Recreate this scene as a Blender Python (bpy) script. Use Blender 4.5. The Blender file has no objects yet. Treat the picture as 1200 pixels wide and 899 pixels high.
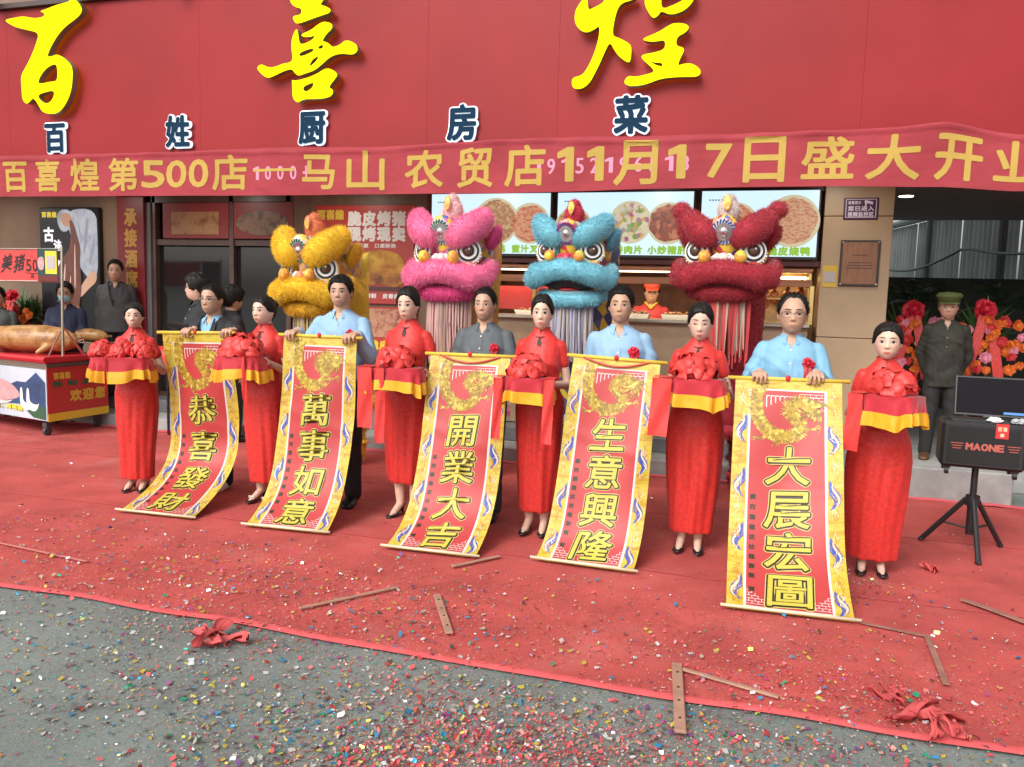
import bpy, math, random
import numpy as np
from mathutils import Vector, Matrix, Euler
from mathutils.bvhtree import BVHTree

scene = bpy.context.scene
COL = scene.collection
PI = math.pi
rad = math.radians

# ---------------------------------------------------------------- camera, sky, sun, exposure
def setup_camera():
    yaw, p, r = rad(17.0), rad(6.0), rad(1.6)
    F = Vector((-math.sin(yaw) * math.cos(p), math.cos(yaw) * math.cos(p), -math.sin(p)))
    R0 = Vector((math.cos(yaw), math.sin(yaw), 0))
    U0 = R0.cross(F)
    R = R0 * math.cos(r) + U0 * math.sin(r)
    U = U0 * math.cos(r) - R0 * math.sin(r)
    cd = bpy.data.cameras.new('camera')
    cd.sensor_width = 36.0
    cd.lens = 950.0 / 1200.0 * 36.0
    cd.clip_start = 0.05
    cd.clip_end = 2000.0
    c = bpy.data.objects.new('camera', cd)
    COL.objects.link(c)
    m = Matrix((R, U, -F)).transposed().to_4x4()
    m.translation = Vector((0, 0, 1.65))
    c.matrix_world = m
    scene.camera = c

setup_camera()
SUN_EL, SUN_AZ = rad(40), rad(198)          # azimuth clockwise from +Y (the street side, slightly left)
world = bpy.data.worlds.new('World')
scene.world = world
world.use_nodes = True
wn = world.node_tree.nodes
wl = world.node_tree.links
sky = wn.new('ShaderNodeTexSky')
sky.sky_type = 'NISHITA'
sky.sun_disc = False
sky.sun_elevation = SUN_EL
sky.sun_rotation = SUN_AZ
sky.air_density = 1.0
sky.dust_density = 5.0
sky.ozone_density = 1.0
hsv = wn.new('ShaderNodeHueSaturation')
hsv.inputs['Saturation'].default_value = 0.22
wl.new(sky.outputs['Color'], hsv.inputs['Color'])
wl.new(hsv.outputs['Color'], wn['Background'].inputs['Color'])
wn['Background'].inputs['Strength'].default_value = 0.15
sd = bpy.data.lights.new('sun', 'SUN')
sd.energy = 1.05
sd.angle = rad(28)
sd.color = (1.0, 0.965, 0.91)
so = bpy.data.objects.new('sun', sd)
COL.objects.link(so)
sdir = Vector((math.sin(SUN_AZ) * math.cos(SUN_EL), math.cos(SUN_AZ) * math.cos(SUN_EL), math.sin(SUN_EL)))
so.rotation_euler = sdir.to_track_quat('Z', 'Y').to_euler()
so.location = sdir * 30
scene.view_settings.view_transform = 'Standard'
scene.view_settings.look = 'None'
scene.view_settings.gamma = 1.0
scene.view_settings.use_curve_mapping = False
scene.view_settings.exposure = 0.48

# ---------------------------------------------------------------- helpers
MATS = {}

def mat(name, col, rough=0.6, metal=0.0, var=0.0, vscale=8.0, bump=0.0, bscale=40.0, emit=None, estr=0.0,
        spec=0.5, island=0.0, sheen=0.0, stretch=None, col2=None, attr=None, sss=0.0, detail=4.0):
    """A procedural material: base colour, noise variation, optional second colour, bump, per-piece variation."""
    if name in MATS:
        return MATS[name]
    m = bpy.data.materials.new(name)
    m.use_nodes = True
    n, l = m.node_tree.nodes, m.node_tree.links
    b = n['Principled BSDF']
    b.inputs['Roughness'].default_value = rough
    b.inputs['Metallic'].default_value = metal
    b.inputs['Specular IOR Level'].default_value = spec
    if sheen:
        b.inputs['Sheen Weight'].default_value = sheen
    if sss:
        b.inputs['Subsurface Weight'].default_value = sss
        b.inputs['Subsurface Radius'].default_value = (0.012, 0.005, 0.003)
    c4 = (*col, 1)
    b.inputs['Base Color'].default_value = c4
    tc = n.new('ShaderNodeTexCoord')
    mp = n.new('ShaderNodeMapping')
    if stretch:
        mp.inputs['Scale'].default_value = stretch
    l.new(tc.outputs['Object'], mp.inputs['Vector'])
    src = None
    if attr:
        a = n.new('ShaderNodeVertexColor')
        a.layer_name = attr
        src = a.outputs['Color']
    if var > 0 or col2 is not None:
        nz = n.new('ShaderNodeTexNoise')
        nz.inputs['Scale'].default_value = vscale
        nz.inputs['Detail'].default_value = detail
        nz.inputs['Roughness'].default_value = 0.62
        l.new(mp.outputs['Vector'], nz.inputs['Vector'])
        rp = n.new('ShaderNodeValToRGB')
        rp.color_ramp.elements[0].position = 0.33
        rp.color_ramp.elements[1].position = 0.67
        if col2 is not None:
            rp.color_ramp.elements[0].color = c4
            rp.color_ramp.elements[1].color = (*col2, 1)
        else:
            rp.color_ramp.elements[0].color = (*[x * (1 - var) for x in col], 1)
            rp.color_ramp.elements[1].color = (*[min(1, x * (1 + var)) for x in col], 1)
        l.new(nz.outputs['Fac'], rp.inputs['Fac'])
        if src is not None:
            mx = n.new('ShaderNodeMix')
            mx.data_type = 'RGBA'
            mx.blend_type = 'MULTIPLY'
            mx.inputs[0].default_value = 1.0
            l.new(src, mx.inputs[6])
            l.new(rp.outputs['Color'], mx.inputs[7])
            src = mx.outputs[2]
        else:
            src = rp.outputs['Color']
    if island > 0:
        g = n.new('ShaderNodeNewGeometry')
        mr = n.new('ShaderNodeMapRange')
        mr.inputs['To Min'].default_value = 1 - island
        mr.inputs['To Max'].default_value = 1 + island
        l.new(g.outputs['Random Per Island'], mr.inputs['Value'])
        h = n.new('ShaderNodeHueSaturation')
        l.new(mr.outputs['Result'], h.inputs['Value'])
        if src is not None:
            l.new(src, h.inputs['Color'])
        else:
            h.inputs['Color'].default_value = c4
        src = h.outputs['Color']
    if src is not None:
        l.new(src, b.inputs['Base Color'])
    if bump > 0:
        bz = n.new('ShaderNodeTexNoise')
        bz.inputs['Scale'].default_value = bscale
        bz.inputs['Detail'].default_value = 5
        l.new(mp.outputs['Vector'], bz.inputs['Vector'])
        bm = n.new('ShaderNodeBump')
        bm.inputs['Strength'].default_value = bump
        bm.inputs['Distance'].default_value = 0.01
        l.new(bz.outputs['Fac'], bm.inputs['Height'])
        l.new(bm.outputs['Normal'], b.inputs['Normal'])
    if emit:
        b.inputs['Emission Color'].default_value = (*emit, 1)
        b.inputs['Emission Strength'].default_value = estr
    MATS[name] = m
    return m

def ramp_mat(name, stops, scale=6.0, rough=0.6, emit=0.0, kind='noise', metal=0.0, island=False, detail=6.0, bump=0.0, stretch=None):
    """Several colours mixed by noise, voronoi cells, or one at random per loose piece."""
    if name in MATS:
        return MATS[name]
    m = bpy.data.materials.new(name)
    m.use_nodes = True
    n, l = m.node_tree.nodes, m.node_tree.links
    b = n['Principled BSDF']
    b.inputs['Roughness'].default_value = rough
    b.inputs['Metallic'].default_value = metal
    tc = n.new('ShaderNodeTexCoord')
    mp = n.new('ShaderNodeMapping')
    if stretch:
        mp.inputs['Scale'].default_value = stretch
    l.new(tc.outputs['Object'], mp.inputs['Vector'])
    rp = n.new('ShaderNodeValToRGB')
    e = rp.color_ramp.elements
    for i, (p, c) in enumerate(stops):
        el = e[i] if i < 2 else e.new(p)
        el.position = p
        el.color = (*c, 1)
    if island:
        g = n.new('ShaderNodeNewGeometry')
        rp.color_ramp.interpolation = 'CONSTANT'
        l.new(g.outputs['Random Per Island'], rp.inputs['Fac'])
    elif kind == 'noise':
        t = n.new('ShaderNodeTexNoise')
        t.inputs['Scale'].default_value = scale
        t.inputs['Detail'].default_value = detail
        t.inputs['Roughness'].default_value = 0.65
        l.new(mp.outputs['Vector'], t.inputs['Vector'])
        l.new(t.outputs['Fac'], rp.inputs['Fac'])
        if bump:
            bm = n.new('ShaderNodeBump'); bm.inputs['Strength'].default_value = bump; bm.inputs['Distance'].default_value = .01
            l.new(t.outputs['Fac'], bm.inputs['Height']); l.new(bm.outputs['Normal'], b.inputs['Normal'])
    else:
        t = n.new('ShaderNodeTexVoronoi')
        t.inputs['Scale'].default_value = scale
        l.new(mp.outputs['Vector'], t.inputs['Vector'])
        sp = n.new('ShaderNodeSeparateColor')
        l.new(t.outputs['Color'], sp.inputs['Color'])
        l.new(sp.outputs[0], rp.inputs['Fac'])
        if bump:
            bm = n.new('ShaderNodeBump')
            bm.inputs['Strength'].default_value = bump
            bm.inputs['Distance'].default_value = 0.01
            l.new(t.outputs['Distance'], bm.inputs['Height'])
            l.new(bm.outputs['Normal'], b.inputs['Normal'])
    if emit:
        b.inputs['Base Color'].default_value = (.04, .04, .04, 1)
    else:
        l.new(rp.outputs['Color'], b.inputs['Base Color'])
    if emit:
        l.new(rp.outputs['Color'], b.inputs['Emission Color'])
        b.inputs['Emission Strength'].default_value = emit
    MATS[name] = m
    return m

def empty(name, loc=(0, 0, 0), rz=0.0, s=1.0):
    o = bpy.data.objects.new(name, None)
    o.location = loc
    o.rotation_euler = (0, 0, rz)
    o.scale = (s, s, s)
    o.empty_display_size = 0.1
    COL.objects.link(o)
    return o

def tag(o, label=None, cat=None, group=None, kind=None):
    if label: o['label'] = label
    if cat: o['category'] = cat
    if group: o['group'] = group
    if kind: o['kind'] = kind
    return o

def link(name, me, mats, parent=None, smooth=False):
    for m in (mats if isinstance(mats, (list, tuple)) else [mats]):
        me.materials.append(m)
    if smooth:
        me.polygons.foreach_set('use_smooth', [True] * len(me.polygons))
    o = bpy.data.objects.new(name, me)
    COL.objects.link(o)
    if parent: o.parent = parent
    return o

class MB:
    """Collects shapes and links them as one mesh object."""
    def __init__(s):
        s.V, s.F, s.M, s.mi = [], [], [], 0
        s.X = None
    def add(s, vs, fs, mi=None):
        o = len(s.V)
        if s.X is not None:
            vs = [s.X @ Vector(v) for v in vs]
        s.V += [tuple(v) for v in vs]
        s.F += [tuple(i + o for i in f) for f in fs]
        s.M += [s.mi if mi is None else mi] * len(fs)
        return s
    def box(s, c, d, rot=None, mi=None):
        x, y, z = d[0] / 2, d[1] / 2, d[2] / 2
        vs = [Vector((a, b, e)) for a in (-x, x) for b in (-y, y) for e in (-z, z)]
        if rot is not None:
            R = Euler(rot).to_matrix() if not isinstance(rot, Matrix) else rot
            vs = [R @ v for v in vs]
        vs = [v + Vector(c) for v in vs]
        return s.add(vs, [(0, 1, 3, 2), (4, 6, 7, 5), (0, 4, 5, 1), (2, 3, 7, 6), (0, 2, 6, 4), (1, 5, 7, 3)], mi)
    def rbox(s, c, d, b=0.01, rot=None, mi=None):
        """box with chamfered edges"""
        x, y, z = d[0] / 2, d[1] / 2, d[2] / 2
        b = min(b, x * .9, y * .9, z * .9)
        vs, idx = [], {}
        for sx in (-1, 1):
            for sy in (-1, 1):
                for sz in (-1, 1):
                    for k in range(3):
                        p = [sx * (x - b), sy * (y - b), sz * (z - b)]
                        p[k] += (sx, sy, sz)[k] * b
                        idx[(sx, sy, sz, k)] = len(vs)
                        vs.append(Vector(p))
        fs = []
        for k in range(3):
            o1, o2 = (k + 1) % 3, (k + 2) % 3
            for sg in (-1, 1):
                q = []
                for a, e in ((-1, -1), (1, -1), (1, 1), (-1, 1)):
                    t = [0, 0, 0]; t[k] = sg; t[o1] = a; t[o2] = e
                    q.append(idx[(*t, k)])
                fs.append(tuple(q if sg > 0 else q[::-1]))
        for k in range(3):
            o1, o2 = (k + 1) % 3, (k + 2) % 3
            for a in (-1, 1):
                for e in (-1, 1):
                    t1 = [0, 0, 0]; t1[o1] = a; t1[o2] = e; t1[k] = -1
                    t2 = list(t1); t2[k] = 1
                    q = (idx[(*t1, o1)], idx[(*t2, o1)], idx[(*t2, o2)], idx[(*t1, o2)])
                    fs.append(q if a * e > 0 else q[::-1])
        for sx in (-1, 1):
            for sy in (-1, 1):
                for sz in (-1, 1):
                    q = tuple(idx[(sx, sy, sz, k)] for k in range(3))
                    fs.append(q if sx * sy * sz > 0 else q[::-1])
        if rot is not None:
            R = Euler(rot).to_matrix() if not isinstance(rot, Matrix) else rot
            vs = [R @ v for v in vs]
        return s.add([v + Vector(c) for v in vs], fs, mi)
    def tube(s, pts, r, n=8, mi=None, cap=True):
        pts = [Vector(p) for p in pts]
        rs = r if isinstance(r, (list, tuple)) else [r] * len(pts)
        vs, fs = [], []
        up = None
        for i, p in enumerate(pts):
            t = (pts[min(i + 1, len(pts) - 1)] - pts[max(i - 1, 0)])
            t = t.normalized() if t.length > 1e-9 else Vector((0, 0, 1))
            if up is None:
                a = Vector((0, 0, 1)) if abs(t.z) < 0.9 else Vector((1, 0, 0))
                u = t.cross(a).normalized()
            else:
                u = (up - t * up.dot(t)).normalized()
            up = u
            w = t.cross(u)
            for k in range(n):
                a = 2 * PI * k / n
                vs.append(p + (u * math.cos(a) + w * math.sin(a)) * rs[i])
        for i in range(len(pts) - 1):
            for k in range(n):
                k2 = (k + 1) % n
                fs.append((i * n + k, i * n + k2, (i + 1) * n + k2, (i + 1) * n + k))
        if cap:
            fs.append(tuple(range(n - 1, -1, -1)))
            fs.append(tuple((len(pts) - 1) * n + k for k in range(n)))
        return s.add(vs, fs, mi)
    def loft(s, rings, mi=None, cap=True, close=True):
        n = len(rings[0])
        vs = [v for r in rings for v in r]
        fs = []
        for i in range(len(rings) - 1):
            for k in range(n if close else n - 1):
                k2 = (k + 1) % n
                fs.append((i * n + k, i * n + k2, (i + 1) * n + k2, (i + 1) * n + k))
        if cap:
            fs.append(tuple(range(n - 1, -1, -1)))
            fs.append(tuple((len(rings) - 1) * n + k for k in range(n)))
        return s.add(vs, fs, mi)
    def ell(s, c, r, n=16, m=10, rot=None, mi=None):
        """ellipsoid"""
        if not isinstance(r, (list, tuple)): r = (r, r, r)
        R = None
        if rot is not None: R = Euler(rot).to_matrix() if not isinstance(rot, Matrix) else rot
        vs = [Vector((0, 0, -r[2]))]
        for i in range(1, m):
            a = -PI / 2 + PI * i / m
            for k in range(n):
                b = 2 * PI * k / n
                vs.append(Vector((r[0] * math.cos(a) * math.cos(b), r[1] * math.cos(a) * math.sin(b), r[2] * math.sin(a))))
        vs.append(Vector((0, 0, r[2])))
        fs = []
        for k in range(n):
            fs.append((0, 1 + (k + 1) % n, 1 + k))
            fs.append((len(vs) - 1, 1 + (m - 2) * n + k, 1 + (m - 2) * n + (k + 1) % n))
        for i in range(m - 2):
            for k in range(n):
                k2 = (k + 1) % n
                fs.append((1 + i * n + k, 1 + i * n + k2, 1 + (i + 1) * n + k2, 1 + (i + 1) * n + k))
        if R is not None: vs = [R @ v for v in vs]
        return s.add([v + Vector(c) for v in vs], fs, mi)
    def cap(s, p0, r0, p1, r1, n=12, mi=None):
        """tapered capsule"""
        p0, p1 = Vector(p0), Vector(p1)
        d = p1 - p0
        L = max(d.length, 1e-6)
        t = d / L
        a = Vector((0, 0, 1)) if abs(t.z) < 0.9 else Vector((1, 0, 0))
        u = t.cross(a).normalized(); w = t.cross(u)
        prof = []
        m = 4
        for i in range(m + 1):
            g = PI / 2 * i / m
            prof.append((-math.cos(g) * r0, math.sin(g) * r0))
        for i in range(m + 1):
            g = PI / 2 * i / m
            prof.append((L + math.sin(g) * r1, math.cos(g) * r1))
        rings = []
        for (h, rr) in prof[1:-1]:
            rings.append([p0 + t * h + (u * math.cos(2 * PI * k / n) + w * math.sin(2 * PI * k / n)) * rr for k in range(n)])
        return s.loft(rings, mi)
    def grid(s, fn, nu, nv, mi=None):
        vs = [fn(i / nu, j / nv) for j in range(nv + 1) for i in range(nu + 1)]
        fs = [(j * (nu + 1) + i, j * (nu + 1) + i + 1, (j + 1) * (nu + 1) + i + 1, (j + 1) * (nu + 1) + i) for j in range(nv) for i in range(nu)]
        return s.add(vs, fs, mi)
    def prism(s, poly, y0, y1, mi=None):
        """polygon in x,z extruded from y0 to y1"""
        n = len(poly)
        vs = [(p[0], y0, p[1]) for p in poly] + [(p[0], y1, p[1]) for p in poly]
        fs = [tuple(range(n)), tuple(range(2 * n - 1, n - 1, -1))]
        fs += [(k, n + k, n + (k + 1) % n, (k + 1) % n) for k in range(n)]
        return s.add(vs, fs, mi)
    def mesh(s, name='m'):
        me = bpy.data.meshes.new(name)
        me.from_pydata(s.V, [], s.F)
        if any(s.M):
            me.polygons.foreach_set('material_index', s.M)
        me.update()
        return me
    def build(s, name, mats, parent=None, smooth=False):
        return link(name, s.mesh(name), mats, parent, smooth)

def np_mesh(name, V, F, mi=None):
    """V Nx3, F Mx3 or Mx4 numpy"""
    me = bpy.data.meshes.new(name)
    k = F.shape[1]
    me.vertices.add(len(V))
    me.vertices.foreach_set('co', np.asarray(V, np.float32).ravel())
    me.loops.add(F.size)
    me.loops.foreach_set('vertex_index', F.astype(np.int32).ravel())
    me.polygons.add(len(F))
    me.polygons.foreach_set('loop_start', np.arange(0, F.size, k, dtype=np.int32))
    me.polygons.foreach_set('loop_total', np.full(len(F), k, np.int32))
    if mi is not None:
        me.polygons.foreach_set('material_index', mi.astype(np.int32))
    me.update()
    me.validate()
    return me

def remesh(mb, voxel, smooth=3, factor=0.5):
    """union of all shapes in mb as one continuous skin"""
    me = mb.mesh('tmp')
    o = bpy.data.objects.new('tmp', me)
    COL.objects.link(o)
    a = o.modifiers.new('r', 'REMESH'); a.mode = 'VOXEL'; a.voxel_size = voxel
    if smooth:
        b = o.modifiers.new('s', 'SMOOTH'); b.iterations = smooth; b.factor = factor
    dg = bpy.context.evaluated_depsgraph_get()
    out = bpy.data.meshes.new_from_object(o.evaluated_get(dg))
    bpy.data.objects.remove(o)
    bpy.data.meshes.remove(me)
    return out

def coords(me):
    a = np.empty(len(me.vertices) * 3, np.float32)
    me.vertices.foreach_get('co', a)
    return a.reshape(-1, 3)

def set_coords(me, V):
    me.vertices.foreach_set('co', np.asarray(V, np.float32).ravel())
    me.update()

def normals(me):
    a = np.empty(len(me.vertices) * 3, np.float32)
    me.vertices.foreach_get('normal', a)
    return a.reshape(-1, 3)

def drop_faces(me, test):
    """remove faces whose centre passes test(c) (numpy mask)"""
    c = np.empty(len(me.polygons) * 3, np.float32)
    me.polygons.foreach_get('center', c)
    kill = set(np.nonzero(test(c.reshape(-1, 3)))[0].tolist())
    import bmesh
    bm = bmesh.new(); bm.from_mesh(me)
    bm.faces.ensure_lookup_table()
    bmesh.ops.delete(bm, geom=[bm.faces[i] for i in kill], context='FACES')
    bm.to_mesh(me); bm.free()

# ---- lettering: the built-in font, turned into plain mesh data
GLY = {'1': (np.array([(.0, .60), (.0, .50), (.13, .55), (.13, .0), (.24, .0), (.24, .70), (.15, .70)]), [(0, 1, 2, 6), (2, 3, 4, 5, 6)], np.array([0., 0.]), np.array([.24, .70]))}
def glyph(ch):
    """(verts 2D normalised to the glyph's own box in 0..1, faces, aspect)"""
    if ch in GLY: return GLY[ch]
    c = bpy.data.curves.new('g', 'FONT')
    c.body = ch; c.size = 1; c.resolution_u = 3
    o = bpy.data.objects.new('g', c)
    COL.objects.link(o)
    dg = bpy.context.evaluated_depsgraph_get()
    me = bpy.data.meshes.new_from_object(o.evaluated_get(dg))
    bpy.data.objects.remove(o); bpy.data.curves.remove(c)
    V = coords(me)[:, :2].copy()
    Fs = [tuple(p.vertices) for p in me.polygons]
    bpy.data.meshes.remove(me)
    if len(V):
        lo, hi = V.min(0), V.max(0)
    else:
        lo, hi = np.zeros(2), np.ones(2)
    GLY[ch] = (V, Fs, lo, hi)
    return GLY[ch]

def split_glyph(V, Fs, limit=.16):
    """cut long triangles so that lettering can follow a wavy cloth"""
    V = [tuple(v) for v in V]
    T = [(f[0], f[i], f[i + 1]) for f in Fs for i in range(1, len(f) - 1)]
    for _ in range(4):
        mid, out, cut = {}, [], False
        def m_(a, b):
            if math.dist(V[a], V[b]) <= limit: return None
            k = (min(a, b), max(a, b))
            if k not in mid:
                mid[k] = len(V); V.append(((V[a][0] + V[b][0]) / 2, (V[a][1] + V[b][1]) / 2))
            return mid[k]
        for a, b, c in T:
            p, q, r = m_(a, b), m_(b, c), m_(c, a)
            n_ = sum(x is not None for x in (p, q, r))
            if n_ == 0: out.append((a, b, c)); continue
            cut = True
            if n_ == 3: out += [(a, p, r), (p, b, q), (r, q, c), (p, q, r)]
            elif n_ == 2:
                if p is None: a, b, c, p, q, r = b, c, a, q, r, p
                elif q is None: a, b, c, p, q, r = c, a, b, r, p, q
                if r is None: out += [(a, p, c), (p, q, c), (p, b, q)]
                elif q is None: out += [(a, p, r), (p, b, c), (p, c, r)]
                else: out += [(a, b, r), (b, q, r), (q, c, r)]
            else:
                if q is not None: a, b, c, p = b, c, a, q
                elif r is not None: a, b, c, p = c, a, b, r
                out += [(a, p, c), (p, b, c)]
        T = out
        if not cut: break
    return np.array(V), T

def put_glyph(mb, ch, cx, cz, w, h, fn, bold=0.0, d0=0.0, mi=0, n=8, warp=0.0, step=0.00005, em=True, asp=1.0, fine=False):
    """place a glyph centred at (cx,cz) in a 2D plane, size w x h, mapped by fn(x, z, d) -> point; bold = stroke growth"""
    V, Fs, lo, hi = glyph(ch)
    if len(V) == 0: return
    if fine: V, Fs = split_glyph(V, Fs)
    if em and ord(ch) > 0x2E80:            # CJK: keep the em square
        c = np.array([0.5, 0.38]); ext = np.array([1.0, 1.0])
    else:
        c = (lo + hi) / 2; ext = np.maximum(hi - lo, 0.05)
    P = (V - c) / ext
    if warp:
        P = P + warp * np.stack([0.10 * np.sin(3.1 * P[:, 1] + 0.6) + 0.16 * P[:, 1], 0.13 * np.sin(2.6 * P[:, 0] + 0.4) + 0.10 * P[:, 0]], 1)
    offs = [(0, 0)]
    if bold:
        offs += [(bold * math.cos(2 * PI * k / n), bold / asp * math.sin(2 * PI * k / n)) for k in range(n)]
        if bold > 0.02:
            offs += [(bold * .5 * math.cos(2 * PI * k / 6), bold / asp * .5 * math.sin(2 * PI * k / 6)) for k in range(6)]
    for i, (a, b) in enumerate(offs):
        mb.add([fn(cx + p[0] * w + a, cz + p[1] * h + b, d0 + i * step) for p in P], Fs, mi)

def text_row(mb, s, x0, x1, zc, h, fn, bold=0.0, d0=0.0, mi=0, n=6, fill=0.92):
    """characters spread evenly between x0 and x1"""
    k = len(s)
    p = (x1 - x0) / k
    for i, ch in enumerate(s):
        if ch == ' ' or ch == '\u3000': continue
        cjk = ord(ch) > 0x2E80
        put_glyph(mb, ch, x0 + p * (i + .5), zc, p * (fill if cjk else fill * .72), h * (1 if cjk else .85), fn, bold, d0, mi, n)

def wall_fn(Y, toward=-1):
    return lambda x, z, d: (x, Y + toward * d, z)

def fur(base_tris, count, length, width, seed, droop=0.3, jitter=0.5):
    """thin blades over a list of triangles (numpy T x 3 x 3): returns verts, tris"""
    rng = np.random.default_rng(seed)
    T = np.asarray(base_tris, np.float64)
    N = np.cross(T[:, 1] - T[:, 0], T[:, 2] - T[:, 0])
    A = np.linalg.norm(N, axis=1)
    N = N / np.maximum(A, 1e-12)[:, None]
    idx = rng.choice(len(T), count, p=A / A.sum())
    u, v = rng.random(count), rng.random(count)
    f = u + v > 1
    u[f], v[f] = 1 - u[f], 1 - v[f]
    P = T[idx, 0] + (T[idx, 1] - T[idx, 0]) * u[:, None] + (T[idx, 2] - T[idx, 0]) * v[:, None]
    D = N[idx] + rng.normal(0, jitter, (count, 3))
    D[:, 2] -= droop
    D /= np.linalg.norm(D, axis=1)[:, None]
    L = length * (0.6 + 0.7 * rng.random(count))
    S = np.cross(D, rng.normal(0, 1, (count, 3)))
    S /= np.linalg.norm(S, axis=1)[:, None]
    P0 = P - N[idx] * 0.004
    V = np.stack([P0 + S * width / 2, P0 - S * width / 2, P0 + D * L[:, None]], 1).reshape(-1, 3)
    F = np.arange(count * 3).reshape(-1, 3)
    return V, F

def mb_tris(mb):
    T = []
    V = mb.V
    for f in mb.F:
        for i in range(1, len(f) - 1):
            T.append((V[f[0]], V[f[i]], V[f[i + 1]]))
    return np.array(T)

def furry(mb, name, m, parent, count, length, width, seed, droop=0.3, jitter=0.5):
    """a fur-covered part: the base skin and its blades in one mesh"""
    T = mb_tris(mb)
    V, F = fur(T, count, length, width, seed, droop, jitter)
    B = np.array(mb.V)
    BF = np.array([(f[0], f[i], f[i + 1]) for f in mb.F for i in range(1, len(f) - 1)])
    me = np_mesh(name, np.concatenate([B, V]), np.concatenate([BF, F + len(B)]))
    me.polygons.foreach_set('use_smooth', np.arange(len(me.polygons)) < len(BF))
    return link(name, me, m, parent)

def chaikin(p, it=1):
    for _ in range(it):
        q = []
        for i in range(len(p)):
            a, b = p[i], p[(i + 1) % len(p)]
            q += [(a[0] * .75 + b[0] * .25, a[1] * .75 + b[1] * .25), (a[0] * .25 + b[0] * .75, a[1] * .25 + b[1] * .75)]
        p = q
    return p

def lerp(a, b, t): return a + (b - a) * t
def smooth01(t):
    t = max(0.0, min(1.0, t)); return t * t * (3 - 2 * t)
# ================================================================ THE SETTING
def m_asphalt():
    m = mat('asphalt', (0.168, 0.195, 0.180), 0.85, var=0.20, vscale=1.3, bump=0.3, bscale=160)
    n, l = m.node_tree.nodes, m.node_tree.links
    b = n['Principled BSDF']
    tc = n.new('ShaderNodeTexCoord')
    big = n.new('ShaderNodeTexNoise'); big.inputs['Scale'].default_value = 60; big.inputs['Detail'].default_value = 6
    l.new(tc.outputs['Object'], big.inputs['Vector'])
    mr = n.new('ShaderNodeMapRange'); mr.inputs[1].default_value = .3; mr.inputs[2].default_value = .7
    mr.inputs['To Min'].default_value = 0.84; mr.inputs['To Max'].default_value = 1.16
    l.new(big.outputs['Fac'], mr.inputs['Value'])
    v = n.new('ShaderNodeTexVoronoi'); v.feature = 'DISTANCE_TO_EDGE'; v.inputs['Scale'].default_value = 0.9
    wv = n.new('ShaderNodeTexNoise'); wv.inputs['Scale'].default_value = 3.0
    l.new(tc.outputs['Object'], wv.inputs['Vector'])
    mxv = n.new('ShaderNodeMix'); mxv.data_type = 'VECTOR'; mxv.inputs[0].default_value = 0.25
    l.new(tc.outputs['Object'], mxv.inputs[4]); l.new(wv.outputs['Color'], mxv.inputs[5])
    l.new(mxv.outputs[1], v.inputs['Vector'])
    cr = n.new('ShaderNodeMapRange'); cr.inputs[1].default_value = 0.0; cr.inputs[2].default_value = 0.012
    cr.inputs['To Min'].default_value = 0.72; cr.inputs['To Max'].default_value = 1.0
    l.new(v.outputs['Distance'], cr.inputs['Value'])
    mu = n.new('ShaderNodeMath'); mu.operation = 'MULTIPLY'
    l.new(mr.outputs['Result'], mu.inputs[0]); l.new(cr.outputs['Result'], mu.inputs[1])
    h = n.new('ShaderNodeHueSaturation')
    src = b.inputs['Base Color'].links[0].from_socket
    l.new(src, h.inputs['Color']); l.new(mu.outputs[0], h.inputs['Value'])
    l.new(h.outputs['Color'], b.inputs['Base Color'])
    return m

road = MB().add([(-200, -200, 0), (200, -200, 0), (200, 200, 0), (-200, 200, 0)], [(0, 1, 2, 3)]).build('road', m_asphalt())
tag(road, kind='structure')

m_carpet = mat('red_carpet', (0.44, 0.080, 0.072), 0.9, var=0.18, vscale=2.2, bump=0.35, bscale=120, spec=0.2, detail=8)
def carpet_dust(m):
    n, l = m.node_tree.nodes, m.node_tree.links
    b = n['Principled BSDF']
    src = b.inputs['Base Color'].links[0].from_socket
    tc = n.new('ShaderNodeTexCoord')
    for sc_, lo, hi, amt, c in ((1.1, .52, .80, .38, (.50, .27, .24)), (5.0, .60, .78, .45, (.46, .24, .20)), (3.2, .60, .74, .5, (.20, .03, .03))):
        t = n.new('ShaderNodeTexNoise'); t.inputs['Scale'].default_value = sc_; t.inputs['Detail'].default_value = 8; t.inputs['Roughness'].default_value = .7; t.inputs['Distortion'].default_value = .6
        l.new(tc.outputs['Object'], t.inputs['Vector'])
        mr = n.new('ShaderNodeMapRange'); mr.inputs[1].default_value = lo; mr.inputs[2].default_value = hi; mr.inputs[3].default_value = 0; mr.inputs[4].default_value = amt
        l.new(t.outputs['Fac'], mr.inputs[0])
        mx = n.new('ShaderNodeMix'); mx.data_type = 'RGBA'; mx.inputs[7].default_value = (*c, 1)
        l.new(mr.outputs[0], mx.inputs[0]); l.new(src, mx.inputs[6]); src = mx.outputs[2]
    l.new(src, b.inputs['Base Color'])
carpet_dust(m_carpet)
m_tape = mat('carpet_hem', (0.62, 0.10, 0.105), 0.7, var=0.12, vscale=14, spec=0.3)
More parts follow.
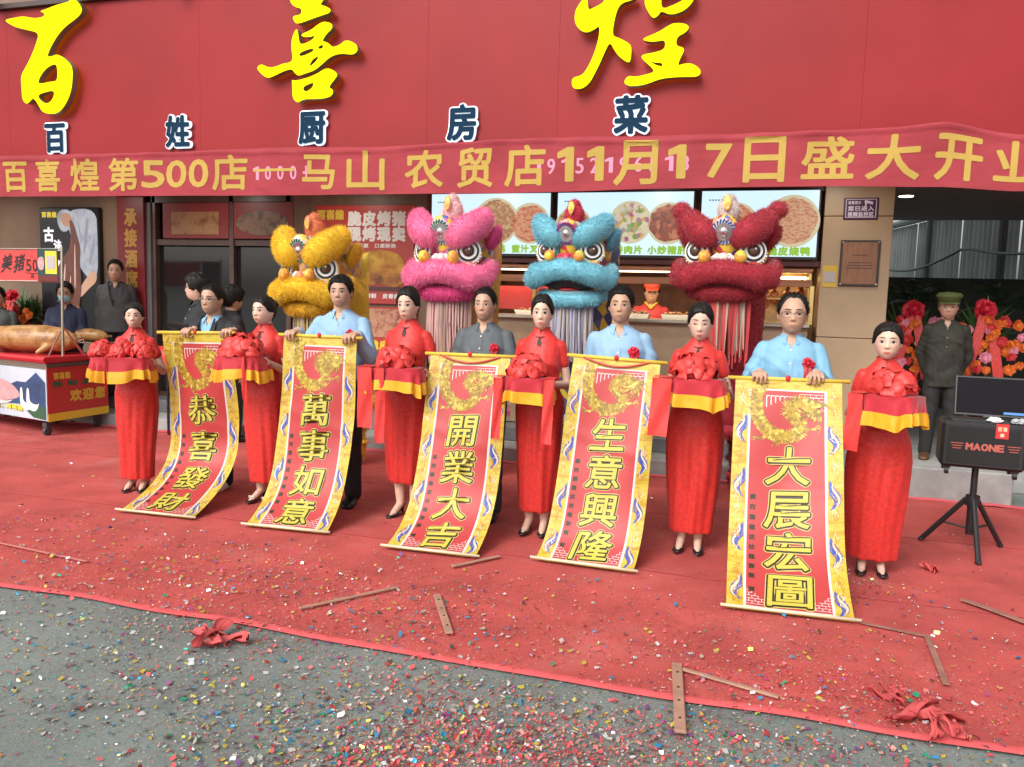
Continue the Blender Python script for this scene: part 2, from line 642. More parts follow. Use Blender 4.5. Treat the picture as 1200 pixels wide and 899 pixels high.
def carpet():
    rng = random.Random(4)
    mb = MB()
    X0, X1, Y0, Y1 = -14.0, 7.0, 3.33, 7.66
    def edge(x): return 0.012 * math.sin(1.7 * x) + 0.008 * math.sin(5.3 * x + 1)
    def rz(x, y):
        a = math.sin(x * 2.1 + 0.6 * math.sin(y * 3)) * math.sin(y * 4.3 + x * .7)
        w = max(0, math.sin(x * 0.9 + y * 5.7 + 1.3 * math.sin(x * .6))) ** 14
        return 0.007 + 0.002 * a + 0.011 * w
    def fn(u, v):
        x = lerp(X0, X1, u); y = lerp(Y0, Y1, v)
        return (x, y + edge(x) * (1 - v), rz(x, y))
    root = empty('red_carpet', (0, 0, 0))
    mb.grid(fn, 260, 64).build('carpet_sheet', m_carpet, root, True)
    hb = MB()
    def hn(u, v):
        x = lerp(X0, X1, u)
        return (x, 3.285 + v * 0.062 + edge(x) + .006 * math.sin(7 * x), 0.011 + .006 * math.sin(v * PI) + rz(x, 3.35) * .3)
    hb.grid(hn, 300, 4)
    hb.build('front_hem', m_tape, root, True)
    sb = MB()
    for ys in (4.86, 6.3):
        sb.grid(lambda u, v, ys=ys: (lerp(X0, X1, u), ys + v * .012 + .01 * math.sin(lerp(X0, X1, u) * 1.3), rz(lerp(X0, X1, u), ys) + .004), 200, 1)
    sb.grid(lambda u, v: (lerp(X0, X1, u), 7.62 + v * .05, 0.014 + .012 * v + .004 * math.sin(u * 300)), 200, 2)
    sb.build('seam', mat('seam_red', (0.6, 0.085, 0.1), 0.7), root)
    tag(root, 'wide red carpet laid over the pavement with confetti on it', 'carpet')
carpet()

m_conc = mat('concrete_step', (0.30, 0.30, 0.29), 0.8, var=0.2, vscale=4, bump=0.2, bscale=60)
m_tile = mat('dark_tile', (0.16, 0.16, 0.165), 0.4, var=0.2, vscale=3)
st = MB()
st.rbox((-6.55, 10.4, 0.075), (15.3, 5.4, 0.15), 0.008)
st.rbox((-6.55, 10.7, 0.225), (15.3, 5.2, 0.15), 0.008, mi=1)
tag(st.build('entrance_step', [m_conc, m_tile]), kind='structure')
st = MB()
st.rbox((1.61, 10.6, 0.145), (0.98, 5.86, 0.29), 0.01)
st.rbox((4.6, 11.0, 0.13), (4.98, 5.4, 0.26), 0.01)
tag(st.build('side_pavement', m_conc), kind='structure')

# ---------------------------------------------------------------- the restaurant
YW = 8.4
m_brown = mat('brown_panel', (0.17, 0.095, 0.06), 0.45, var=0.2, vscale=5, stretch=(1, 1, 0.2))
m_tan = mat('tan_panel', (0.40, 0.29, 0.175), 0.42, var=0.06, vscale=3)
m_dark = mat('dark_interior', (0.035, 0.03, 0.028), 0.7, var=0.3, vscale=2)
m_frame = mat('dark_bronze_frame', (0.05, 0.042, 0.038), 0.35, 0.6)
m_soffit = mat('soffit', (0.12, 0.10, 0.085), 0.6, var=0.1)
m_steel = mat('brushed_steel', (0.55, 0.50, 0.42), 0.3, 0.9, var=0.1, vscale=6, stretch=(1, 1, 20))
m_gold = mat('gold_trim', (0.75, 0.52, 0.2), 0.25, 0.95)
m_glass = mat('dark_glass', (0.02, 0.02, 0.022), 0.06, spec=0.6)
m_redpanel = mat('red_lacquer', (0.33, 0.03, 0.03), 0.4, var=0.1, vscale=4)
m_black = mat('black_plastic', (0.015, 0.015, 0.016), 0.4)
m_white = mat('white_print', (0.8, 0.8, 0.78), 0.5)

bld = empty('restaurant_building', (-3.4, 8.4, 0.3))
tag(bld, 'restaurant shopfront with brown and tan panels, glass doorway and open serving window', 'building')
def bpart(name, mb, m, sm=False):
    o = mb.build(name, m, None, sm)
    o.parent = bld
    o.matrix_parent_inverse = Matrix.Translation(-Vector(bld.location))
    return o
w = MB()
w.box((-10.2, YW + .1, 1.6), (4.8, .2, 2.6))            # left of the lightbox up to the vertical sign
bpart('left_wall', w, mat('left_wall_paint', (0.22, 0.15, 0.10), 0.6, var=0.15, vscale=2))
w = MB(); w.box((-4.43, YW + .1, 1.6), (1.7, .2, 2.6)); bpart('poster_wall', w, m_brown)
w = MB()
for z0, z1 in ((.3, 1.36), (1.366, 2.5), (2.506, 2.84)):
    w.rbox((0.80, YW + .05, (z0 + z1) / 2), (0.6, .3, z1 - z0), .004)
    w.rbox((0.80, YW + 2.0, (z0 + z1) / 2), (0.6, 3.59, z1 - z0), .004)
bpart('tan_pillar', w, m_tan)
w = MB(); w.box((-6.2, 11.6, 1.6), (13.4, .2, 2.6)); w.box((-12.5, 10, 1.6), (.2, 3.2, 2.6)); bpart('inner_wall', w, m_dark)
w = MB(); w.box((-6.2, 9.78, 2.90), (14.6, 5.5, .08)); bpart('soffit', w, m_soffit)
w = MB(); w.box((-4.5, 10.0, 3.74), (19.6, 5.5, 1.58)); w.box((-4.5, 10.2, 7.5), (19.6, 5.4, 5.8)); bpart('upper_storey', w, mat('upper_wall', (0.2, 0.12, 0.09), 0.6, var=.1))
# doorway: frame, posters above it are separate things
w = MB()
for x in (-7.27, -6.14, -5.36, -5.24):
    w.box((x, YW + .06, 1.55), (.06, .1, 2.5))
w.box((-6.24, YW + .06, 2.75), (2.1, .1, .1)); w.box((-6.24, YW + .07, 2.22), (2.0, .08, .07)); w.box((-6.24, YW + .07, .33), (2.0, .08, .06))
bpart('door_frame', w, mat('doorframe_brown', (0.09, 0.05, 0.04), 0.35, var=.2))
for x0, x1 in ((-7.24, -6.17), (-6.11, -5.39)):
    w = MB(); w.box(((x0 + x1) / 2, YW + .09, 1.27), (x1 - x0, .012, 1.8))
    g = bpart('door_glass', w, m_glass)
w = MB(); w.box((-7.33, YW + .05, 1.5), (.07, .12, 2.4)); w.box((-6.98, YW + .2, 1.5), (.04, .2, 2.4)); bpart('grey_column', w, mat('grey_trim', (0.13, 0.13, 0.13), .5))

# serving window
w = MB()
w.box((-1.55, YW + .30, .875), (3.95, .56, 1.13))
bpart('counter_front', w, mat('counter_front', (0.36, 0.26, 0.17), .4, var=.15, vscale=3))
w = MB(); w.rbox((-1.55, YW + .28, 1.46), (3.98, .66, .035), .006); bpart('counter_top', w, m_steel)
w = MB(); w.box((-1.55, 10.05, 1.6), (4.1, .06, 2.6)); bpart('kitchen_back_wall', w, mat('kitchen_wall', (0.30, .12, .07), .5, var=.4, vscale=3))
w = MB(); w.rbox((-1.55, YW + .2, 1.995), (3.98, .42, .03), .004); w.rbox((-1.55, YW + .03, 1.87), (3.98, .05, .07), .004)
bpart('wooden_shelf', w, mat('shelf_wood', (0.36, .15, .07), .4, var=.25, vscale=4, stretch=(.4, 1, 6)))
for x, wv in ((-2.78, .9), (-1.85, .35)):
    w = MB(); w.box((x, YW + .5, 1.66), (wv, .03, .26)); bpart('red_valance', w, m_redpanel)
for x in (-3.5, -2.35, -.55, 0.44):
    w = MB(); w.rbox((x, YW + .02, 1.66), (.045, .05, .38), .004); bpart('window_post', w, m_gold)
w = MB(); w.box((-1.55, YW + .05, 2.8), (4.1, .1, .1)); w.box((-3.57, YW + .03, 2.43), (.05, .08, .7)); w.box((-1.55, YW + .05, 2.06), (4.1, .08, .05))
bpart('screen_rail', w, mat('maroon_trim', (.14, .02, .02), .4))
w = MB(); w.rbox((-1.6, YW + .36, 1.972), (3.2, .03, .012), .003); bpart('added_shelf_light', w, mat('warm_strip', (1, .85, .6), emit=(1, .80, .5), estr=5))  # unseen glowing strip and area light, added to warm the dark kitchen
ld = bpy.data.lights.new('added_shelf_light', 'AREA'); ld.shape = 'RECTANGLE'; ld.size = 3.2; ld.size_y = .03; ld.energy = 18; ld.color = (1, .8, .55)
lo_ = bpy.data.objects.new('lamp', ld); COL.objects.link(lo_); lo_.parent = bld; lo_.location = (1.8, .36, 1.66)
# roast cabinet in the window's right bay
w = MB()
for x in (-.12, .42): w.rbox((x, YW + .1, 1.72), (.03, .03, .56), .003)
w.rbox((.15, YW + .1, 1.985), (.57, .04, .03), .003); w.rbox((.15, YW + .1, 1.72), (.57, .02, .02), .003)
bpart('cabinet_frame', w, m_gold)
w = MB(); w.box((.15, YW + .38, 1.72), (.56, .02, .52)); bpart('cabinet_mirror', w, mat('warm_back', (.5, .32, .14), .25, .6, var=.4, vscale=9))
w = MB(); w.tube([(-.08, YW + .3, 1.93), (.4, YW + .3, 1.93)], .012, 8)
bpart('cabinet_lamp', w, mat('warm_tube', (1, .8, .5), emit=(1, .72, .36), estr=14))

m_duck = ramp_mat('roast_skin', [(.3, (.12, .03, .01)), (.5, (.4, .13, .03)), (.7, (.62, .3, .08))], 14, .25)
for i in range(4):
    d = MB()
    x = -.03 + i * .125
    d.ell((0, 0, 0), (.05, .055, .085), 12, 10)
    d.cap((0, 0, .07), .025, (0.01, .01, .17), .012); d.cap((.04, -.02, .0), .018, (.05, -.03, -.1), .012); d.cap((-.04, -.02, 0), .018, (-.05, -.03, -.1), .012)
    d.tube([(0.01, .01, .17), (0.01, .01, .2)], .003, 5)
    o = d.build('roast_duck', m_duck, None, True)
    o.location = (x, YW + .22, 1.73 + .01 * (i % 2))
    tag(o, ['roast duck hanging at the left end of the glass cabinet', 'roast duck hanging second from left in the glass cabinet', 'roast duck hanging third from left in the glass cabinet', 'roast duck hanging at the right end of the glass cabinet beside the tan pillar'][i], 'roast duck', 'roast ducks hanging in the serving window')

for i, (x, mt) in enumerate(((-2.45, 0), (-2.0, 1), (-1.28, 2), (-.86, 0), (-.45, 1))):
    tr_ = empty('food_tray', (x, YW + .2, 1.478))
    tag(tr_, ['steel tray of roast meat on the counter behind the man in grey', 'steel tray of red food on the counter behind the cyan lion', 'steel tray of dark food on the counter before the kitchen worker', 'steel tray of roast meat on the counter right of the kitchen worker', 'steel tray of red food on the counter behind the red lion'][i], 'food tray', 'food trays on the serving counter')
    b = MB(); b.loft([[Vector((sx_ * .15 * k, sy_ * .10 * k, z)) for sx_, sy_ in ((-1, -1), (1, -1), (1, 1), (-1, 1))] for k, z in ((.85, 0), (1, .05), (.97, .05), (.84, .012))]); b.build('pan', m_steel, tr_)
    rg = random.Random(i); b = MB()
    for q in range(26): b.ell((rg.uniform(-.11, .11), rg.uniform(-.07, .07), .035 + rg.uniform(0, .03)), (rg.uniform(.018, .035), rg.uniform(.015, .03), rg.uniform(.012, .022)), 8, 6, rot=(rg.uniform(-.5, .5), rg.uniform(-.5, .5), rg.uniform(0, 3)))
    b.build('food', ramp_mat('food_%d' % mt, [[(.3, (.2, .06, .02)), (.6, (.5, .22, .06))], [(.3, (.4, .05, .03)), (.6, (.6, .2, .1))], [(.3, (.08, .03, .02)), (.6, (.3, .14, .06))]][mt], 20, .35), tr_, True)
m_box = mat('gift_box', (0.55, .2, .16), .5, var=.3, vscale=20)
for i, (x, wd, lb) in enumerate(((-2.75, .42, 'long pink box on the shelf right of the pink lion head'), (-1.95, .2, 'small pink box on the shelf behind the cyan lion head'), (-.75, .16, 'small pink box on the shelf left of the red lion head'))):
    b = MB(); b.rbox((0, 0, .03), (wd, .2, .06), .005); b.rbox((0, 0, .068), (wd + .008, .208, .014), .004)
    o = b.build('food_box', m_box); o.location = (x, YW + .22, 2.0115)
    tag(o, lb, 'box', 'boxes on the window shelf')

# ---------------------------------------------------------------- shop sign
m_fascia = mat('red_sign_panel', (0.275, 0.018, 0.020), 0.45, var=0.10, vscale=0.8, bump=0.05, bscale=2, spec=0.2)
m_lit = mat('lit_yellow_face', (0.45, 0.42, 0.0), 0.6, spec=.05, emit=(1.0, 0.95, 0.0), estr=0.72)
m_side = mat('letter_side', (0.28, 0.32, 0.22), 0.4, 0.5)
m_navy = mat('navy_face', (0.012, 0.035, 0.07), 0.8, spec=.05)
m_halo = mat('white_acrylic', (0.8, 0.88, 0.92), 0.3, emit=(0.75, 0.88, 1.0), estr=0.35)
sign = empty('shop_sign', (-4.5, 7.0, 2.86))
def spart(name, me, mats, parent=sign, smooth=False):
    o = link(name, me, mats, None, smooth)
    o.parent = parent
    o.matrix_parent_inverse = Matrix.Translation(-Vector(sign.location))
    return o
w = MB()
xs = [-14.0, -11.56, -9.12, -7.9, -5.46, -3.02, -1.8, 0.64, 1.86, 4.3]
for a, b in zip(xs[:-1], xs[1:]):
    w.rbox(((a + b) / 2, 7.12, 3.70), (b - a - .0008, .24, 1.70), .0006)
spart('sign_board', w.mesh(), m_fascia)
w = MB(); w.box((-4.85, 7.1, 4.58), (18.5, .3, .05)); spart('top_trim', w.mesh(), mat('dark_trim', (.06, .035, .03), .5))
for i in range(9):
    w = MB(); w.tube([(-9.1 + i * 1.15, 6.9, 4.66), (-9.1 + i * 1.15, 6.78, 4.62)], [.04, .055], 10); w.tube([(-9.1 + i * 1.15, 7.0, 4.58), (-9.1 + i * 1.15, 6.92, 4.66)], .012, 6)
    spart('spotlight', w.mesh(), m_steel)
BIG = {'百':[[(-7.816,4.417),(-7.695,4.427),(-7.551,4.436),(-7.409,4.403),(-7.286,4.408),(-7.266,4.447),(-7.34,4.469),(-7.246,4.485),(-7.142,4.511),(-7.012,4.529),(-6.948,4.536),(-6.919,4.582),(-6.848,4.535),(-6.786,4.468),(-6.797,4.406),(-6.891,4.349),(-6.984,4.307),(-7.079,4.242),(-7.156,4.162),(-7.215,4.087),(-7.256,4.007),(-7.19,4.012),(-7.124,4.028),(-7.042,3.992),(-6.961,3.93),(-6.926,3.871),(-6.934,3.744),(-6.962,3.631),(-7.031,3.519),(-7.118,3.443),(-7.222,3.428),(-7.335,3.451),(-7.38,3.511),(-7.425,3.579),(-7.466,3.602),(-7.502,3.568),(-7.552,3.543),(-7.607,3.594),(-7.608,3.718),(-7.616,3.836),(-7.534,3.933),(-7.463,4.03),(-7.391,4.155),(-7.353,4.253),(-7.471,4.287),(-7.623,4.321),(-7.727,4.362)],[(-7.389,3.749),(-7.358,3.815),(-7.279,3.89),(-7.203,3.922),(-7.137,3.933),(-7.122,3.839),(-7.138,3.757),(-7.228,3.758),(-7.323,3.745)],[(-7.398,3.629),(-7.308,3.654),(-7.171,3.669),(-7.187,3.598),(-7.236,3.549),(-7.294,3.537),(-7.359,3.573)]],'喜':[[(-4.381,4.366),(-4.355,4.314),(-4.309,4.283),(-4.25,4.268),(-4.254,4.213),(-4.341,4.208),(-4.341,4.18),(-4.309,4.134),(-4.23,4.145),(-4.113,4.175),(-4.01,4.196),(-3.952,4.211),(-3.946,4.24),(-3.997,4.269),(-4.055,4.286),(-4.036,4.312),(-4.01,4.338),(-4.023,4.366),(-4.101,4.377),(-4.127,4.445),(-4.101,4.519),(-4.204,4.528),(-4.23,4.42),(-4.269,4.38),(-4.348,4.391)],[(-4.309,4.095),(-4.355,4.009),(-4.359,3.908),(-4.342,3.84),(-4.361,3.791),(-4.455,3.785),(-4.535,3.759),(-4.616,3.76),(-4.684,3.797),(-4.738,3.766),(-4.698,3.713),(-4.616,3.657),(-4.535,3.682),(-4.441,3.716),(-4.355,3.734),(-4.322,3.693),(-4.282,3.663),(-4.216,3.682),(-4.112,3.705),(-4.034,3.756),(-3.944,3.823),(-3.829,3.844),(-3.727,3.821),(-3.671,3.845),(-3.671,3.9),(-3.728,3.942),(-3.798,3.957),(-3.842,3.921),(-3.931,3.899),(-3.957,3.934),(-4.009,3.959),(-4.035,3.961),(-3.996,4.019),(-3.926,4.069),(-3.933,4.113),(-4.01,4.138),(-4.074,4.118),(-4.152,4.068),(-4.263,4.036),(-4.23,4.012),(-4.151,4.007),(-4.106,4.021),(-4.132,3.984),(-4.203,3.955),(-4.269,3.948),(-4.282,4.015),(-4.289,4.071)],[(-4.276,3.87),(-4.19,3.898),(-4.119,3.905),(-4.132,3.873),(-4.269,3.834)],[(-4.086,3.898),(-4.047,3.932),(-4.019,3.923),(-4.034,3.895)],[(-4.174,3.736),(-4.138,3.806),(-4.063,3.835),(-4.099,3.782)],[(-4.355,3.639),(-4.328,3.62),(-4.19,3.642),(-4.085,3.675),(-3.995,3.721),(-3.93,3.706),(-3.866,3.659),(-3.904,3.611),(-3.968,3.547),(-3.914,3.522),(-3.929,3.467),(-4.007,3.448),(-4.111,3.447),(-4.229,3.452),(-4.295,3.416),(-4.348,3.469),(-4.348,3.559)],[(-4.236,3.56),(-4.177,3.585),(-4.118,3.599),(-4.131,3.555),(-4.19,3.518),(-4.223,3.525)]],'煌':[[(-1.579,4.151),(-1.558,4.169),(-1.54,4.117),(-1.535,4.055),(-1.495,4.067),(-1.441,4.089),(-1.399,4.116),(-1.397,4.198),(-1.39,4.278),(-1.298,4.271),(-1.284,4.178),(-1.22,4.168),(-1.123,4.136),(-1.154,4.118),(-1.175,4.104),(-1.238,4.094),(-1.279,4.066),(-1.303,3.997),(-1.316,3.926),(-1.325,3.835),(-1.258,3.81),(-1.17,3.759),(-1.158,3.712),(-1.164,3.62),(-1.185,3.611),(-1.251,3.656),(-1.297,3.71),(-1.343,3.79),(-1.383,3.705),(-1.422,3.614),(-1.463,3.533),(-1.499,3.467),(-1.557,3.422),(-1.624,3.42),(-1.653,3.448),(-1.655,3.516),(-1.572,3.528),(-1.53,3.578),(-1.479,3.679),(-1.441,3.801),(-1.429,3.929),(-1.488,3.887),(-1.552,3.872),(-1.609,3.905),(-1.65,3.97),(-1.647,4.053),(-1.616,4.107)],[(-1.065,4.111),(-1.068,4.071),(-1.045,4.019),(-1.011,3.966),(-0.984,3.949),(-0.949,3.972),(-0.93,4.005),(-0.856,3.965),(-0.764,3.983),(-0.705,4.024),(-0.668,4.08),(-0.662,4.179),(-0.807,4.24),(-0.949,4.202),(-1.063,4.191)],[(-0.935,4.121),(-0.93,4.015),(-0.839,4.039),(-0.754,4.077),(-0.73,4.105),(-0.752,4.146),(-0.926,4.15)],[(-1.077,3.793),(-1.015,3.815),(-0.933,3.845),(-0.872,3.881),(-0.822,3.903),(-0.729,3.891),(-0.697,3.859),(-0.726,3.821),(-0.796,3.791),(-0.798,3.721),(-0.741,3.707),(-0.729,3.681),(-0.757,3.628),(-0.78,3.563),(-0.724,3.58),(-0.663,3.577),(-0.605,3.539),(-0.587,3.498),(-0.616,3.469),(-0.709,3.474),(-0.801,3.476),(-0.915,3.469),(-1.029,3.429),(-1.145,3.419),(-1.199,3.437),(-1.211,3.468),(-1.176,3.508),(-1.116,3.494),(-1.032,3.509),(-0.96,3.527),(-0.993,3.57),(-1.048,3.614),(-1.079,3.651),(-1.061,3.67),(-0.967,3.68),(-0.884,3.701),(-0.888,3.776),(-0.95,3.765),(-1.034,3.77)],[(-1.006,3.616),(-0.963,3.599),(-0.906,3.596),(-0.894,3.564),(-0.952,3.578)]]}
def big_letter(polys, n):
    c = bpy.data.curves.new('letter', 'CURVE')
    c.dimensions = '2D'; c.fill_mode = 'BOTH'; c.extrude = 0.035
    for p in polys:
        p = chaikin(p, 2)
        s = c.splines.new('POLY')
        s.points.add(len(p) - 1)
        for q, (x, z) in zip(s.points, p): q.co = (x, z, 0, 1)
        s.use_cyclic_u = True
    o = bpy.data.objects.new('letter', c); COL.objects.link(o)
    dg = bpy.context.evaluated_depsgraph_get()
    me = bpy.data.meshes.new_from_object(o.evaluated_get(dg))
    bpy.data.objects.remove(o)
    V = coords(me).copy()
    set_coords(me, np.stack([V[:, 0], 6.93 - V[:, 2], V[:, 1]], 1))
    nz = np.empty(len(me.polygons) * 3, np.float32); me.polygons.foreach_get('normal', nz)
    nz = nz.reshape(-1, 3)
    me.polygons.foreach_set('material_index', (np.abs(nz[:, 1]) < .7).astype(np.int32))
    return me
for ch, polys in BIG.items():
    a = spart('yellow_character', big_letter(polys, ch), [m_lit, m_side])
    cx = sum(p[0] for p in polys[0]) / len(polys[0]); cz = sum(p[1] for p in polys[0]) / len(polys[0])
    k = MB(); 
    for dx, dz in ((-.1, .05), (.12, -.1)): k.tube([(cx + dx, 7.02, cz + dz), (cx + dx, 6.95, cz + dz)], .02, 8)
    spart('mount', k.mesh(), m_side)
for ch, x, z in (('百', -7.24, 3.205), ('姓', -5.69, 3.215), ('厨', -4.17, 3.205), ('房', -2.655, 3.195), ('菜', -1.148, 3.205)):
    mb = MB()
    put_glyph(mb, ch, x, z, .29, .32, wall_fn(6.975), .025, 0, 0, 12)
    put_glyph(mb, ch, x, z, .29, .32, wall_fn(6.955), .025, 0, 0, 12)
    o = spart('blue_character', mb.mesh(), m_halo)
    mb = MB()
    put_glyph(mb, ch, x, z, .29, .32, wall_fn(6.945), .0125, 0, 0, 10)
    f = link('face', mb.mesh(), m_navy); f.parent = o
    mb = MB(); mb.tube([(x, 7.0, z), (x, 6.98, z)], .05, 8)
    f = link('mount', mb.mesh(), m_side); f.parent = o
tag(sign, 'long red fascia sign with big yellow brush characters and small blue characters', 'shop sign')

# ---------------------------------------------------------------- opening banner
def pw(x, P):
    for (a, va), (b, vb) in zip(P[:-1], P[1:]):
        if x <= b: return lerp(va, vb, smooth01((x - a) / (b - a)) * .5 + .5 * max(0, min(1, (x - a) / (b - a))))
    return P[-1][1]
ZT = [(-10, 3.03), (-8.1, 3.025), (-5.8, 3.005), (-4.6, 3.02), (-3.4, 2.995), (-2.1, 3.03), (-.75, 3.015), (.9, 3.02), (1.22, 3.045), (1.72, 2.94), (3, 2.98)]
ZB = [(-10, 2.6), (-8.1, 2.592), (-5.8, 2.577), (-3.9, 2.568), (-2.15, 2.567), (-.75, 2.587), (.4, 2.592), (1.22, 2.575), (1.72, 2.535), (3, 2.55)]
def ban(x, t, d=0.0):
    """t 0 bottom .. 1 top"""
    z = lerp(pw(x, ZB), pw(x, ZT), t)
    y = 6.90 + .010 * math.sin(2.3 * x + 1.2 * t) + .006 * math.sin(7.1 * x - 3 * t) + .012 * (t ** 3) * math.sin(11 * x + 2 * math.sin(3 * x))
    y -= .02 * math.exp(-((x - 1.22) * 4 + (1 - t) * 1.2) ** 2) * (t)
    y -= .016 * math.exp(-((t - .93 - .04 * math.sin(1.9 * x)) / .03) ** 2)
    return (x, y - d, z)
bnr = empty('opening_banner', (-3.5, 6.9, 2.57))
m_ban = mat('banner_cloth', (0.315, 0.040, 0.050), 0.75, spec=.25, var=0.10, vscale=3, bump=0.5, bscale=9, stretch=(1, 1, 1.8))
def npart(name, mb, m, parent, sm=False):
    o = mb.build(name, m, None, sm); o.parent = parent
    o.matrix_parent_inverse = Matrix.Translation(-Vector(parent.location)); return o
mb = MB(); mb.grid(lambda u, v: ban(lerp(-9.6, 3.0, u), v), 420, 22)
npart('cloth', mb, m_ban, bnr, True)
bfn = lambda x, z, d: ban(x, z, d)
mb = MB()
LET = [('百', -7.93, -7.57), ('喜', -7.49, -7.12), ('煌', -7.0, -6.61), ('第', -6.51, -6.11), ('5', -6.08, -5.82), ('0', -5.79, -5.56), ('0', -5.52, -5.3), ('店', -5.26, -4.84), ('—', -4.79, -4.33), ('马', -4.26, -3.87), ('山', -3.76, -3.39), ('农', -3.19, -2.8), ('贸', -2.69, -2.33), ('店', -2.24, -1.85), ('1', -1.75, -1.62), ('1', -1.49, -1.36), ('月', -1.26, -0.91), ('1', -0.81, -0.68), ('7', -0.51, -0.32), ('日', -0.21, 0.09), ('盛', 0.21, 0.62), ('大', 0.68, 1.08), ('开', 1.16, 1.5), ('业', 1.55, 1.93)]
for ch, a, b in LET:
    wd = b - a
    if ch == '—':
        mb.grid(lambda u, v: ban(lerp(a, b, u), .50 + .06 * v, .004), 10, 1)
        continue
    put_glyph(mb, ch, (a + b) / 2, .50, wd, .60 if ord(ch) < 256 else .80, bfn, .0085, .0030, 0, 8, fine=True, asp=.44, em=(ch not in '山日月'), step=.00008)
npart('gold_lettering', mb, mat('gold_letters', (0.46, 0.31, 0.075), 0.75, spec=.15, var=.06, vscale=5), bnr)
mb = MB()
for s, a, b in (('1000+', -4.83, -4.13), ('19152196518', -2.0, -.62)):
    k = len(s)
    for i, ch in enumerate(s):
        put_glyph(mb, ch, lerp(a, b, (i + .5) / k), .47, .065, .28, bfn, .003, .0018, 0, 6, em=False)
npart('painted_led_glow', mb, mat('ghost_pink', (0.55, 0.22, 0.32), 0.6, emit=(.8, .3, .5), estr=.10), bnr)  # LED sign's light through the cloth, painted as faintly glowing pink letters
tag(bnr, 'long red cloth banner with gold lettering hung along the foot of the sign', 'banner')

# ---------------------------------------------------------------- menu screens
m_scr = mat('screen_glow', (0.03, 0.03, 0.03), 0.35, emit=(0.60, 0.79, 0.92), estr=0.86)
def dish_mat(i):
    P = [[(.3, (.5, .42, .2)), (.45, (.35, .1, .04)), (.6, (.65, .4, .18)), (.75, (.3, .4, .08))],
         [(.3, (.35, .06, .03)), (.45, (.6, .16, .08)), (.6, (.75, .4, .22)), (.75, (.4, .05, .03))],
         [(.25, (.75, .65, .4)), (.4, (.35, .08, .25)), (.55, (.7, .35, .1)), (.7, (.15, .35, .06)), (.85, (.7, .62, .5))],
         [(.3, (.22, .05, .03)), (.5, (.5, .14, .07)), (.65, (.6, .24, .12)), (.8, (.3, .06, .03))],
         [(.3, (.5, .12, .05)), (.45, (.75, .45, .25)), (.6, (.45, .1, .06)), (.75, (.8, .65, .4))]]
    return ramp_mat('dish_%s' % 'abcde'[i], P[i], 26, .5, emit=.62, kind='voronoi' if i in (2, 3) else 'noise', stretch=(1, 1, 2.2) if i in (1, 4) else None)
m_capt = mat('caption_green', (0.03, .05, .01), .5, emit=(.32, .60, .03), estr=.62)
m_plate = mat('plate_cream', (.05, .05, .04), .5, emit=(.7, .62, .4), estr=.62)
m_dot = mat('screen_ink', (.03, .05, .12), .5)
def disc(mb, x, z, rx, rz, Y, th=.003, n=36, jag=0.0, seed=0, mi=0):
    rng = random.Random(seed)
    mb.prism([(x + rx * math.cos(2 * PI * k / n) * (1 + jag * rng.uniform(-1, 1)), z + rz * math.sin(2 * PI * k / n) * (1 + jag * rng.uniform(-1, 1))) for k in range(n)], Y - th, Y, mi)
TV = [(-3.54, -2.165, [(-2.78, 2.46, .25, 0), (-2.40, 2.44, .215, 1)], [(-2.86, '白切土鸡'), (-2.40, '蜜汁叉烧')], 'leftmost of the three glowing menu screens, above the pink lion head'),
      (-2.125, -.70, [(-1.93, 2.40, .2, 0), (-1.34, 2.45, .215, 2), (-.96, 2.44, .21, 3)], [(-1.40, '五香肉片'), (-.96, '小炒猪肝')], 'middle of the three glowing menu screens, behind the cyan lion head'),
      (-.66, .47, [(-.3, 2.44, .2, 1), (.22, 2.46, .25, 4)], [(.2, '脆皮烧鸭')], 'rightmost of the three glowing menu screens, beside the tan pillar')]
for x0, x1, dishes, caps, lb in TV:
    t = empty('menu_screen', ((x0 + x1) / 2, 8.33, 2.1))
    tag(t, lb, 'screen', 'menu screens over the serving window')
    cx = (x0 + x1) / 2
    mb = MB(); mb.rbox((cx, 8.37, 2.43), (x1 - x0, .05, .68), .006); npart('housing', mb, m_black, t)
    mb = MB(); mb.box((cx, 8.342, 2.437), (x1 - x0 - .04, .006, .63)); npart('display', mb, m_scr, t)
    for i, (dx, dz, r, k) in enumerate(dishes):
        mb = MB()
        disc(mb, dx, dz, r, r, 8.338, .002, mi=0)
        disc(mb, dx, dz, r * .9, r * .88, 8.335, .002, jag=.05, seed=i + k, mi=1)
        npart('dish_picture', mb, [m_plate, dish_mat(k)], t)
    mb = MB()
    for dx, s in caps: text_row(mb, s, dx - .2, dx + .2, 2.175, .085, wall_fn(8.337), .006, .001)
    npart('caption', mb, m_capt, t)
    mb = MB()
    for k in range(5): mb.box((x0 + .1 + k * .028, 8.336, 2.665), (.016, .003, .012))
    mb.tube([(x0 + .2, 8.336, 2.635), (x0 + .26, 8.336, 2.645)], .003, 5)
    npart('screen_mark', mb, m_dot, t)

